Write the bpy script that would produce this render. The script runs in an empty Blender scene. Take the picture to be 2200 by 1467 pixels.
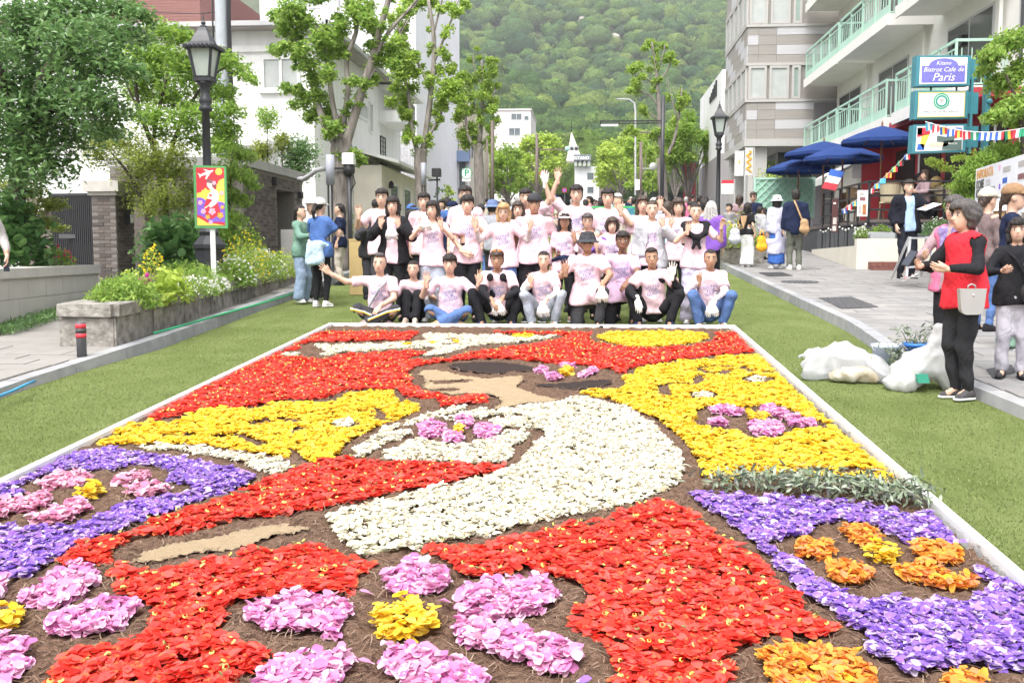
import bpy,math,random
import numpy as np
from mathutils import Vector,Matrix,Euler
from mathutils.bvhtree import BVHTree
from math import sin,cos,pi,radians
rng=np.random.default_rng(7)
random.seed(7)
SC=bpy.context.scene
COL=SC.collection
# ------------------------------------------------------------------ camera, sky, sun, exposure
FPX=2139.0 # focal length in pixels of the 2200 px wide photograph (35 mm lens)
CAM_H=1.65
PITCH=math.atan((733.5-541.0)/FPX)
_v=np.array([1265.0-1100.0,733.5-431.0,-FPX]) # the street's vanishing point
_cp,_sp=cos(-PITCH),sin(-PITCH)
_w=np.array([_v[0],-_v[2]*_cp-_v[1]*_sp,_v[1]*_cp-_v[2]*_sp]) # camera space -> level, y forward
YAW=math.atan2(_w[0],_w[1])
SLOPE=_w[2]/math.hypot(_w[0],_w[1]) # the road climbs away from the camera
SLOPE=float(SLOPE)
cam=bpy.data.cameras.new('camera');cam.sensor_width=36.0;cam.lens=36.0*FPX/2200.0
cam.clip_start=0.05;cam.clip_end=6000
cam_ob=bpy.data.objects.new('camera',cam);COL.objects.link(cam_ob)
cam_ob.location=(0,0,CAM_H)
cam_ob.rotation_euler=(pi/2-PITCH,0,YAW)
SC.camera=cam_ob
SC.render.resolution_x,SC.render.resolution_y=1024,682
SUN_EL,SUN_AZ=radians(62),radians(200) # azimuth clockwise from +Y
world=bpy.data.worlds.new('World');SC.world=world;world.use_nodes=True
wn=world.node_tree;wn.nodes.clear()
wo=wn.nodes.new('ShaderNodeOutputWorld');wb=wn.nodes.new('ShaderNodeBackground')
sky=wn.nodes.new('ShaderNodeTexSky');sky.sky_type='NISHITA';sky.sun_disc=False
sky.sun_elevation=SUN_EL;sky.sun_rotation=SUN_AZ
sky.air_density=1.0;sky.dust_density=6.0;sky.ozone_density=1.0
hs=wn.nodes.new('ShaderNodeHueSaturation');hs.inputs['Saturation'].default_value=0.25
wn.links.new(sky.outputs[0],hs.inputs['Color']);wn.links.new(hs.outputs[0],wb.inputs['Color'])
wn.links.new(wb.outputs[0],wo.inputs[0])
wb.inputs['Strength'].default_value=0.15
sun=bpy.data.lights.new('sun','SUN');sun.energy=0.6;sun.angle=radians(40);sun.color=(1.0,0.97,0.92)
sun_ob=bpy.data.objects.new('sun',sun);COL.objects.link(sun_ob)
_sd=Vector((sin(SUN_AZ)*cos(SUN_EL),cos(SUN_AZ)*cos(SUN_EL),sin(SUN_EL)))
sun_ob.rotation_euler=_sd.to_track_quat('Z','Y').to_euler();sun_ob.location=_sd*200
SC.view_settings.view_transform='Standard';SC.view_settings.look='None'
SC.view_settings.gamma=1.0;SC.view_settings.use_curve_mapping=False
SC.view_settings.exposure=1.5
SC.cycles.max_bounces=8;SC.cycles.diffuse_bounces=5;SC.cycles.transmission_bounces=8;SC.cycles.transparent_max_bounces=6
SC.cycles.caustics_reflective=False;SC.cycles.caustics_refractive=False
_R=np.array(Euler((pi/2-PITCH,0,YAW)).to_matrix())
def ray(px,py):
 return _R@np.array([(px-1100.0)/FPX,(733.5-py)/FPX,-1.0])
def G(px,py,dz=0.0):
 """point of the sloping street surface, raised by dz, seen at this place of the photograph"""
 d=ray(px,py);t=(dz-CAM_H)/(d[2]-SLOPE*d[1])
 return Vector((d[0]*t,d[1]*t,CAM_H+d[2]*t))
def P(px,py,Y):
 d=ray(px,py);t=Y/d[1]
 return Vector((d[0]*t,Y,CAM_H+d[2]*t))
def gz(y,dz=0.0):
 return SLOPE*y+dz
def KX(px,Y):
 return P(px,500,Y).x
TILT=math.atan(SLOPE)
# ------------------------------------------------------------------ materials
MATS={}
def mat(name,col,rough=0.8,var=0.08,scale=8.0,bump=0.0,bscale=60.0,metal=0.0,spec=0.4,var2=None,coat=0.0,trans=0.0,stretch=None,detail=4.0):
 if name in MATS:return MATS[name]
 m=bpy.data.materials.new(name);m.use_nodes=True;MATS[name]=m
 nt=m.node_tree;b=nt.nodes['Principled BSDF']
 b.inputs['Roughness'].default_value=rough;b.inputs['Metallic'].default_value=metal
 b.inputs['Specular IOR Level'].default_value=spec
 if coat:b.inputs['Coat Weight'].default_value=coat
 c=(*col,1.0)
 tc=nt.nodes.new('ShaderNodeTexCoord');src=tc.outputs['Object']
 if stretch:
  mp=nt.nodes.new('ShaderNodeMapping');mp.inputs['Scale'].default_value=stretch
  nt.links.new(src,mp.inputs[0]);src=mp.outputs[0]
 if var>0 or var2:
  n=nt.nodes.new('ShaderNodeTexNoise');n.inputs['Scale'].default_value=scale;n.inputs['Detail'].default_value=detail
  nt.links.new(src,n.inputs['Vector'])
  r=nt.nodes.new('ShaderNodeValToRGB')
  r.color_ramp.elements[0].position=0.3;r.color_ramp.elements[1].position=0.7
  if var2:a,z=col,var2
  else:a,z=[x*(1-var)for x in col],[min(1,x*(1+var))for x in col]
  r.color_ramp.elements[0].color=(*a,1);r.color_ramp.elements[1].color=(*z,1)
  nt.links.new(n.outputs['Fac'],r.inputs[0]);nt.links.new(r.outputs[0],b.inputs['Base Color'])
 else:
  b.inputs['Base Color'].default_value=c
 if bump>0:
  n2=nt.nodes.new('ShaderNodeTexNoise');n2.inputs['Scale'].default_value=bscale;n2.inputs['Detail'].default_value=5
  nt.links.new(src,n2.inputs['Vector'])
  bp=nt.nodes.new('ShaderNodeBump');bp.inputs['Strength'].default_value=bump;bp.inputs['Distance'].default_value=0.02
  nt.links.new(n2.outputs['Fac'],bp.inputs['Height']);nt.links.new(bp.outputs[0],b.inputs['Normal'])
 if trans:
  out=nt.nodes['Material Output']
  t=nt.nodes.new('ShaderNodeBsdfTranslucent');t.inputs['Color'].default_value=c
  mx=nt.nodes.new('ShaderNodeMixShader');mx.inputs[0].default_value=trans
  nt.links.new(b.outputs[0],mx.inputs[1]);nt.links.new(t.outputs[0],mx.inputs[2]);nt.links.new(mx.outputs[0],out.inputs[0])
 return m
def cloth(col,name=None):
 key=name or 'cloth_%02x%02x%02x'%tuple(int(min(1,c)*255)for c in col)
 if key in MATS:return MATS[key]
 m=mat(key,col,rough=0.92,var=0.05,scale=25,spec=0.15);nt=m.node_tree;b=nt.nodes['Principled BSDF']
 tc=nt.nodes.new('ShaderNodeTexCoord')
 n=nt.nodes.new('ShaderNodeTexNoise');n.inputs['Scale'].default_value=9;n.inputs['Detail'].default_value=2.5;n.inputs['Distortion'].default_value=1.2
 mp=nt.nodes.new('ShaderNodeMapping');mp.inputs['Scale'].default_value=(1.2,1.0,.75);mp.inputs['Rotation'].default_value=(.3,.5,.2)
 nt.links.new(tc.outputs['Object'],mp.inputs[0]);nt.links.new(mp.outputs[0],n.inputs['Vector'])
 bp=nt.nodes.new('ShaderNodeBump');bp.inputs['Strength'].default_value=.55;bp.inputs['Distance'].default_value=.05
 nt.links.new(n.outputs['Fac'],bp.inputs['Height'])
 w=nt.nodes.new('ShaderNodeTexNoise');w.inputs['Scale'].default_value=260
 nt.links.new(tc.outputs['Object'],w.inputs['Vector'])
 b2=nt.nodes.new('ShaderNodeBump');b2.inputs['Strength'].default_value=.1;b2.inputs['Distance'].default_value=.01
 nt.links.new(w.outputs['Fac'],b2.inputs['Height']);nt.links.new(bp.outputs[0],b2.inputs['Normal']);nt.links.new(b2.outputs[0],b.inputs['Normal'])
 return m
def petal_mat(name,cols,base,trans=0.36,rough=0.7,tip=None):
 """cols: colour stops picked by the petal's own random number (uv.y); base: colour at the petal's foot (uv.x = 0)"""
 m=bpy.data.materials.new(name);m.use_nodes=True;nt=m.node_tree;b=nt.nodes['Principled BSDF']
 uv=nt.nodes.new('ShaderNodeUVMap');sp=nt.nodes.new('ShaderNodeSeparateXYZ');nt.links.new(uv.outputs[0],sp.inputs[0])
 r=nt.nodes.new('ShaderNodeValToRGB');els=r.color_ramp.elements
 while len(els)<len(cols):els.new(0.5)
 for i,c in enumerate(cols):
  els[i].position=i/max(1,len(cols)-1);els[i].color=(*c,1)
 nt.links.new(sp.outputs[1],r.inputs[0])
 r2=nt.nodes.new('ShaderNodeValToRGB')
 e=r2.color_ramp.elements;e[0].position=0.02;e[0].color=(0,0,0,1);e[1].position=0.26;e[1].color=(1,1,1,1)
 nt.links.new(sp.outputs[0],r2.inputs[0])
 mx=nt.nodes.new('ShaderNodeMixRGB');mx.inputs[1].default_value=(*base,1)
 nt.links.new(r2.outputs[0],mx.inputs[0]);nt.links.new(r.outputs[0],mx.inputs[2])
 nt.links.new(mx.outputs[0],b.inputs['Base Color'])
 b.inputs['Roughness'].default_value=rough;b.inputs['Specular IOR Level'].default_value=0.16
 t=nt.nodes.new('ShaderNodeBsdfTranslucent');nt.links.new(mx.outputs[0],t.inputs['Color'])
 ms=nt.nodes.new('ShaderNodeMixShader');ms.inputs[0].default_value=trans
 out=nt.nodes['Material Output']
 nt.links.new(b.outputs[0],ms.inputs[1]);nt.links.new(t.outputs[0],ms.inputs[2]);nt.links.new(ms.outputs[0],out.inputs[0])
 return m
 # ------------------------------------------------------------------ mesh building
def mesh_np(name,v,f,uv=None,smooth=False,mats=None,mi=None):
 """v (n,3); f: (m,k) array or list of such arrays"""
 me=bpy.data.meshes.new(name)
 fs=f if isinstance(f,list)else[f]
 fs=[np.asarray(a,np.int32)for a in fs if len(a)]
 v=np.asarray(v,np.float32)
 loops=np.concatenate([a.ravel()for a in fs]);sizes=np.concatenate([np.full(len(a),a.shape[1],np.int32)for a in fs])
 me.vertices.add(len(v));me.vertices.foreach_set('co',v.ravel())
 me.loops.add(len(loops));me.loops.foreach_set('vertex_index',loops)
 me.polygons.add(len(sizes));st=np.zeros(len(sizes),np.int32);st[1:]=np.cumsum(sizes)[:-1]
 me.polygons.foreach_set('loop_start',st);me.polygons.foreach_set('loop_total',sizes)
 if mi is not None:me.polygons.foreach_set('material_index',np.asarray(mi,np.int32))
 me.polygons.foreach_set('use_smooth',np.full(len(sizes),bool(smooth)))
 if uv is not None:
  l=me.uv_layers.new(name='UVMap');l.data.foreach_set('uv',np.asarray(uv,np.float32)[loops].ravel())
 me.update(calc_edges=True);me.validate()
 for m in(mats or[]):me.materials.append(m)
 return me
def link(name,me,parent=None,loc=None,rot=None,mtx=None):
 o=bpy.data.objects.new(name,me);COL.objects.link(o)
 if parent is not None:o.parent=parent
 if loc is not None:o.location=loc
 if rot is not None:o.rotation_euler=rot
 if mtx is not None:o.matrix_basis=mtx
 return o
def tag(o,label=None,cat=None,group=None,kind=None):
 if label:o['label']=label
 if cat:o['category']=cat
 if group:o['group']=group
 if kind:o['kind']=kind
 return o
def thing(name,label,cat,loc=(0,0,0),rz=0.0,group=None,rot=None):
 o=bpy.data.objects.new(name,None);COL.objects.link(o)
 o.location=loc;o.rotation_euler=rot if rot is not None else(0,0,rz)
 o.empty_display_size=0.1
 return tag(o,label,cat,group)
def dup_tree(o,parent=None):
 c=o.copy();COL.objects.link(c)
 if parent is not None:c.parent=parent
 for ch in o.children:dup_tree(ch,c)
 return c
class MB:
 """collects shapes into one mesh"""
 def __init__(s):s.v=[];s.f={3:[],4:[]};s.poly=[];s.n=0;s.smooth=False
 def add(s,v,f):
  v=np.asarray(v,float);s.v.append(v)
  for a in f:
   a=[i+s.n for i in a]
   if len(a)in(3,4):s.f[len(a)].append(a)
   else:s.poly.append(a)
  s.n+=len(v);return s
 def box(s,x0,x1,y0,y1,z0,z1,bev=0.0):
  if bev>0:
   b=min(bev,(x1-x0)/3,(y1-y0)/3,(z1-z0)/3)
   return s.prism([(x0+b,y0),(x1-b,y0),(x1,y0+b),(x1,y1-b),(x1-b,y1),(x0+b,y1),(x0,y1-b),(x0,y0+b)],z0,z1,b)
  v=[(x0,y0,z0),(x1,y0,z0),(x1,y1,z0),(x0,y1,z0),(x0,y0,z1),(x1,y0,z1),(x1,y1,z1),(x0,y1,z1)]
  return s.add(v,[(0,3,2,1),(4,5,6,7),(0,1,5,4),(1,2,6,5),(2,3,7,6),(3,0,4,7)])
 def prism(s,pts,z0,z1,bev=0.0):
  """plan polygon (counter-clockwise) between heights z0 and z1"""
  n=len(pts);c=np.mean(np.array(pts),0)
  v=[(x,y,z0)for x,y in pts]
  rings=1
  if bev>0:
   v+=[(x,y,z1-bev)for x,y in pts];rings=2
   v+=[(x+(c[0]-x)/max(1e-6,math.hypot(x-c[0],y-c[1]))*bev,y+(c[1]-y)/max(1e-6,math.hypot(x-c[0],y-c[1]))*bev,z1)for x,y in pts]
  else:v+=[(x,y,z1)for x,y in pts]
  f=[]
  for r in range(rings):
   for i in range(n):f.append((r*n+i,r*n+(i+1)%n,(r+1)*n+(i+1)%n,(r+1)*n+i))
  f.append(tuple(range(n-1,-1,-1)));f.append(tuple(rings*n+i for i in range(n)))
  return s.add(v,f)
 def hexa(s,p):
  """8 corners: 4 bottom then 4 top, each ring counter-clockwise"""
  return s.add(p,[(0,3,2,1),(4,5,6,7),(0,1,5,4),(1,2,6,5),(2,3,7,6),(3,0,4,7)])
 def bar(s,a,b,w,h=None,up=(0,0,1)):
  a,b=Vector(a),Vector(b);d=(b-a).normalized();h=h or w
  u=Vector(up)
  if abs(d.dot(u))>0.98:u=Vector((0,1,0))
  r=d.cross(u).normalized()*(w/2);t=r.normalized().cross(d).normalized()*(h/2)
  p=[a-r-t,a+r-t,b+r-t,b-r-t,a-r+t,a+r+t,b+r+t,b-r+t]
  return s.hexa([tuple(q)for q in p])
 def tube(s,pts,rad,n=8,cap=True):
  pts=[Vector(p)for p in pts]
  if not hasattr(rad,'__len__'):rad=[rad]*len(pts)
  v=[];f=[];m=len(pts);ref=None
  for i,p in enumerate(pts):
   d=(pts[min(i+1,m-1)]-pts[max(i-1,0)]).normalized()
   if ref is None:
    ref=Vector((1,0,0))if abs(d.x)<0.8 else Vector((0,1,0))
   a=(ref-d*ref.dot(d)).normalized();b=d.cross(a);ref=a
   for k in range(n):
    t=2*pi*k/n;v.append(p+(a*cos(t)+b*sin(t))*rad[i])
  for i in range(m-1):
   for k in range(n):f.append((i*n+k,i*n+(k+1)%n,(i+1)*n+(k+1)%n,(i+1)*n+k))
  if cap:f.append(tuple(range(n-1,-1,-1)));f.append(tuple((m-1)*n+k for k in range(n)))
  return s.add([tuple(q)for q in v],f)
 def lathe(s,prof,n=16,c=(0,0,0),sq=False):
  """prof: (radius, z) from bottom to top; sq: square section"""
  v=[];f=[]
  if sq:n=4
  for r,z in prof:
   for k in range(n):
    t=2*pi*k/n+(pi/4 if sq else 0);rr=r*(math.sqrt(2)if sq else 1)
    v.append((c[0]+rr*cos(t),c[1]+rr*sin(t),c[2]+z))
  m=len(prof)
  for i in range(m-1):
   for k in range(n):f.append((i*n+k,i*n+(k+1)%n,(i+1)*n+(k+1)%n,(i+1)*n+k))
  f.append(tuple(range(n-1,-1,-1)));f.append(tuple((m-1)*n+k for k in range(n)))
  return s.add(v,f)
 def quad(s,a,b,c,d):return s.add([tuple(a),tuple(b),tuple(c),tuple(d)],[(0,1,2,3)])
 def sphere(s,c,r,n=10,m=7):
  if not hasattr(r,'__len__'):r=(r,r,r)
  prof=[(sin(pi*i/m),-cos(pi*i/m))for i in range(m+1)]
  v=[];f=[]
  for q,z in prof:
   q=max(q,0.02)
   for k in range(n):v.append((c[0]+r[0]*q*cos(2*pi*k/n),c[1]+r[1]*q*sin(2*pi*k/n),c[2]+r[2]*z))
  for i in range(m):
   for k in range(n):f.append((i*n+k,i*n+(k+1)%n,(i+1)*n+(k+1)%n,(i+1)*n+k))
  f.append(tuple(range(n-1,-1,-1)));f.append(tuple(m*n+k for k in range(n)))
  return s.add(v,f)
 def mesh(s,name,m,smooth=None):
  v=np.concatenate(s.v);fl=[np.array(s.f[k])for k in(3,4)if s.f[k]]
  by={}
  for p in s.poly:by.setdefault(len(p),[]).append(p)
  fl+=[np.array(q)for q in by.values()]
  ms=m if isinstance(m,list)else[m]
  return mesh_np(name,v,fl,smooth=s.smooth if smooth is None else smooth,mats=ms)
 def build(s,name,m,parent=None,smooth=None,**kw):
  return link(name,s.mesh(name,m,smooth),parent,**kw)
def text_mesh(txt,size=0.1,align='CENTER',depth=0.0,shear=0.0,spacing=1.0,bold=0.0):
 cu=bpy.data.curves.new('text','FONT');cu.body=txt;cu.size=size;cu.align_x=align;cu.align_y='CENTER'
 cu.extrude=depth;cu.shear=shear;cu.space_character=spacing;cu.resolution_u=2;cu.offset=bold
 o=bpy.data.objects.new('text',cu);COL.objects.link(o)
 dg=bpy.context.evaluated_depsgraph_get()
 me=bpy.data.meshes.new_from_object(o.evaluated_get(dg))
 bpy.data.objects.remove(o);bpy.data.curves.remove(cu)
 return me
def mesh_arrays(me):
 v=np.empty(len(me.vertices)*3,np.float32);me.vertices.foreach_get('co',v);v=v.reshape(-1,3)
 return v,[list(p.vertices)for p in me.polygons]
def flat_on(px_origin,right,up,v2,off):
 """2-D points -> points on the plane through origin spanned by right / up, lifted by off along the normal"""
 o,r,u=Vector(px_origin),Vector(right),Vector(up);n=r.cross(u).normalized()
 return[tuple(o+r*x+u*y+n*off)for x,y in v2]
 # ------------------------------------------------------------------ people: one continuous body per person grown from a distance field
class Field:
 def __init__(s,lo,hi,res):
  s.lo=np.array(lo,float)-2.5*res;s.res=res
  s.n=np.ceil((np.array(hi)-s.lo)/res).astype(int)+3
  s.ax=[s.lo[i]+res*np.arange(s.n[i])for i in range(3)]
  s.d=np.full(tuple(s.n),0.5,np.float32)
 def win(s,lo,hi):
  a=np.clip(np.floor((np.array(lo)-s.lo)/s.res).astype(int),0,s.n);b=np.clip(np.ceil((np.array(hi)-s.lo)/s.res).astype(int)+1,0,s.n)
  sl=tuple(slice(a[i],b[i])for i in range(3))
  return sl,s.ax[0][sl[0]][:,None,None],s.ax[1][sl[1]][None,:,None],s.ax[2][sl[2]][None,None,:]
 def cone(s,a,b,r1,r2,k=0.02,flat=None,ff=1.0,sub=False):
  a,b=np.array(a,float),np.array(b,float);R=max(r1,r2)+0.05
  sl,X,Y,Z=s.win(np.minimum(a,b)-R,np.maximum(a,b)+R)
  if 0 in s.d[sl].shape:return s
  ab=b-a;L=max(1e-9,ab@ab)
  x,y,z=X-a[0],Y-a[1],Z-a[2]
  t=np.clip((x*ab[0]+y*ab[1]+z*ab[2])/L,0,1)
  qx,qy,qz=x-t*ab[0],y-t*ab[1],z-t*ab[2]
  q2=qx*qx+qy*qy+qz*qz
  if flat is not None:
   fl=np.array(flat);dn=qx*fl[0]+qy*fl[1]+qz*fl[2]
   q2=q2+dn*dn*(ff*ff-1)
  d=np.sqrt(q2)-(r1+(r2-r1)*t)
  o=s.d[sl]
  if sub:
   s.d[sl]=np.maximum(o,-d)
  else:
   h=np.clip(0.5+0.5*(d-o)/k,0,1)
   s.d[sl]=d*(1-h)+o*h-k*h*(1-h)
  return s
 def ell(s,c,r,M=None,k=0.015,sub=False):
  c=np.array(c,float);R=max(r)+0.05
  sl,X,Y,Z=s.win(c-R,c+R)
  x,y,z=X-c[0],Y-c[1],Z-c[2]
  if M is not None:
   x,y,z=(M[0,0]*x+M[1,0]*y+M[2,0]*z),(M[0,1]*x+M[1,1]*y+M[2,1]*z),(M[0,2]*x+M[1,2]*y+M[2,2]*z)
  d=(np.sqrt((x/r[0])**2+(y/r[1])**2+(z/r[2])**2)-1)*min(r)
  o=s.d[sl]
  if sub:s.d[sl]=np.maximum(o,-d)
  else:
   h=np.clip(0.5+0.5*(d-o)/k,0,1);s.d[sl]=d*(1-h)+o*h-k*h*(1-h)
  return s
 def cut(s,p,n,near=None,R=0.2):
  """remove everything on the side n of the plane through p (only within R of near when given)"""
  p,n=np.array(p,float),np.array(n,float)/np.linalg.norm(n)
  if near is None:sl,X,Y,Z=s.win(s.lo,s.lo+s.n*s.res)
  else:sl,X,Y,Z=s.win(np.array(near)-R,np.array(near)+R)
  d=(X-p[0])*n[0]+(Y-p[1])*n[1]+(Z-p[2])*n[2]
  s.d[sl]=np.maximum(s.d[sl],d);return s
 def folds(s,amp,seed,fx=14.0,fz=30.0):
  r=np.random.default_rng(seed);sl,X,Y,Z=s.win(s.lo,s.lo+s.n*s.res)
  p=r.uniform(0,6.28,8);m=r.uniform(.7,1.3,8)
  w=np.sin(fx*m[0]*X+9*m[1]*Z+p[0]+1.6*np.sin(11*m[2]*Z+p[1]))*np.sin(10*m[3]*Y+p[2]+6*X)
  w=w+0.8*np.sin(fz*m[4]*Z+13*m[5]*X+p[3]+1.4*np.sin(9*X+p[4]))*np.sin(12*m[6]*X-8*Y+p[5])
  w=w+1.1*(np.abs(np.sin(7*m[2]*X+8*m[3]*Z+p[6]+1.2*np.sin(6*m[1]*Z+p[7])))-.6)
  s.d[sl]=s.d[sl]+(amp*w).astype(np.float32);return s
 def crumple(s,amp,seed,n=9,f0=12.,f1=46.):
  r=np.random.default_rng(seed);sl,X,Y,Z=s.win(s.lo,s.lo+s.n*s.res);w=0
  for i in range(n):
   k=r.normal(0,1,3);k*=r.uniform(f0,f1)/np.linalg.norm(k);q=X*k[0]+Y*k[1]+Z*k[2]+r.uniform(0,6)
   w=w+(np.abs(np.sin(q+1.3*np.sin(.6*(X*k[1]-Y*k[2]+Z*k[0]))))-.64)*f0*1.6/np.linalg.norm(k)
  s.d[sl]+=(amp*w).astype(np.float32);return s
 def nets(s):
  d=s.d;sg=d<0
  c=np.zeros(tuple(s.n-1),np.int8)
  for i in(0,1):
   for j in(0,1):
    for k in(0,1):c+=sg[i:s.n[0]-1+i,j:s.n[1]-1+j,k:s.n[2]-1+k]
  mask=(c>0)&(c<8);cells=np.argwhere(mask);idx=np.full(mask.shape,-1,np.int32);idx[mask]=np.arange(len(cells))
  acc=np.zeros((len(cells),3));cnt=np.zeros(len(cells));E=np.eye(3,dtype=int)
  for ax in range(3):
   o1,o2=[q for q in range(3)if q!=ax]
   for u in(0,1):
    for w in(0,1):
     a=np.zeros(3,int);a[o1]=u;a[o2]=w
     ca=cells+a;cb=ca+E[ax]
     da=d[ca[:,0],ca[:,1],ca[:,2]];db=d[cb[:,0],cb[:,1],cb[:,2]]
     x=(da<0)!=(db<0);t=np.where(x,da/np.where(x,da-db,1),0)
     p=a[None,:]+t[:,None]*E[ax][None,:]
     acc[x]+=p[x];cnt+=x
  v=s.lo+s.res*(cells+acc/np.maximum(cnt,1)[:,None])
  F=[]
  for ax in range(3):
   o1,o2=(ax+1)%3,(ax+2)%3
   a=[slice(None)]*3;b=[slice(None)]*3
   a[ax]=slice(0,-1);b[ax]=slice(1,None)
   for o in(o1,o2):a[o]=slice(1,-1);b[o]=slice(1,-1)
   A,B=sg[tuple(a)],sg[tuple(b)]
   e=np.argwhere(A!=B)
   if not len(e):continue
   flip=A[A!=B]
   base=e.copy();base[:,o1]+=1;base[:,o2]+=1
   q=[]
   for u,w in((-1,-1),(0,-1),(0,0),(-1,0)):
    g=base.copy();g[:,o1]+=u;g[:,o2]+=w;q.append(idx[g[:,0],g[:,1],g[:,2]])
   q=np.stack(q,1);q[~flip]=q[~flip][:,::-1];F.append(q)
  return v,np.concatenate(F)
def ik(a,t,l1,l2,hint):
 a,t,hint=np.array(a,float),np.array(t,float),np.array(hint,float)
 d=t-a;L=np.linalg.norm(d);u=d/L
 if L>(l1+l2)*0.995:L=(l1+l2)*0.995;t=a+u*L
 if L<abs(l1-l2)*1.1:L=abs(l1-l2)*1.1;t=a+u*L
 x=(l1*l1-l2*l2+L*L)/(2*L);h=math.sqrt(max(0,l1*l1-x*x))
 n=hint-u*(hint@u);n=n/max(1e-6,np.linalg.norm(n))
 return a+u*x+n*h,t
 # --- hands (palm and five fingers), grown finely once per gesture. fingers +z, palm faces -y, thumb +x
def hand_proto(curl,spread,thumb=0.7,up=(0,1,2,3)):
 f=Field((-.075,-.07,-.06),(.1,.03,.2),0.0069)
 f.cone((0,0,-.05),(0,0,.0),.026,.025,.01,(0,1,0),1.2)
 f.cone((-.018,0,.02),(-.022,0,.075),.022,.02,.01,(0,1,0),1.35)
 f.cone((.012,0,.015),(.02,0,.075),.026,.022,.01,(0,1,0),1.35)
 L=(.068,.076,.070,.055);X=(.030,.010,-.011,-.030) # index .. little
 for i in range(4):
  c=curl if i in up else 1.25
  a=spread*(1.5-i)*0.16
  p=np.array([X[i],0,.083-(.008 if i==3 else 0)]);ang=0.12
  for s_,q in enumerate((.45,.31,.24)):
   ang+=c*(.55,.75,.5)[s_]
   d=np.array([sin(a)*cos(ang),-sin(ang),cos(a)*cos(ang)])
   n=p+d*L[i]*q;r=.0092-.0009*s_-(.001 if i==3 else 0)
   f.cone(p,n,r,r-.0008,.004);p=n
 t0=np.array([.022,-.004,.02]);t1=t0+np.array([.032*thumb,-.012,.030]);t2=t1+np.array([.022*thumb,-.006-.01*curl,.030])
 f.cone(t0,t1,.015,.0115,.008);f.cone(t1,t2,.0112,.0085,.004)
 return f.nets()
HANDS={'open':hand_proto(0.06,1.0),'wave':hand_proto(0.2,0.6),'relax':hand_proto(0.55,0.15,0.5),'fist':hand_proto(1.15,0.0,0.3),'peace':hand_proto(0.06,1.3,0.1,up=(0,1))}
def frame(F,N,side):
 F=np.array(F,float);F=F/np.linalg.norm(F);N=np.array(N,float);N=N-F*(N@F);N/=np.linalg.norm(N)
 T=np.cross(F,N)*(1 if side<0 else-1)
 return np.stack([T,-N,F],1) # columns: x (thumb), y (back of hand), z (fingers)
def proto_mesh(name,f,mats,mi=None,smooth=True):
 v,F=f.nets();me=mesh_np(name,v,F,smooth=smooth,mats=mats,mi=None if mi is None else mi(v[F].mean(1)))
 return me
 # --- heads: field primitives in head space (origin between the ears, face looks along -y)
def head_prims(f,o,M,s,fem):
 T=lambda p:o+M@(np.array(p)*s)
 f.ell(T((0,.012,.035)),np.array((.074,.093,.088))*s,M,.02)
 f.ell(T((0,-.022,-.02)),np.array((.064,.072,.082))*s,M,.02)
 f.ell(T((0,-.04,-.078)),np.array((.042 if not fem else .036,.046,.034))*s,M,.025)
 f.cone(T((0,-.088,.012)),T((0,-.109,-.022)),.008*s,.013*s,.012)
 f.ell(T((0,-.09,-.052)),np.array((.024,.012,.010))*s,M,.012)
 for sx in(-1,1):
  f.ell(T((sx*.076,.005,-.008)),np.array((.010,.02,.032))*s,M,.008)
  f.ell(T((sx*.034,-.083,.012)),np.array((.019,.012,.012))*s,M,sub=True)
  f.ell(T((sx*.034,-.068,.012)),np.array((.018,.016,.014))*s,M,.006)
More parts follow.
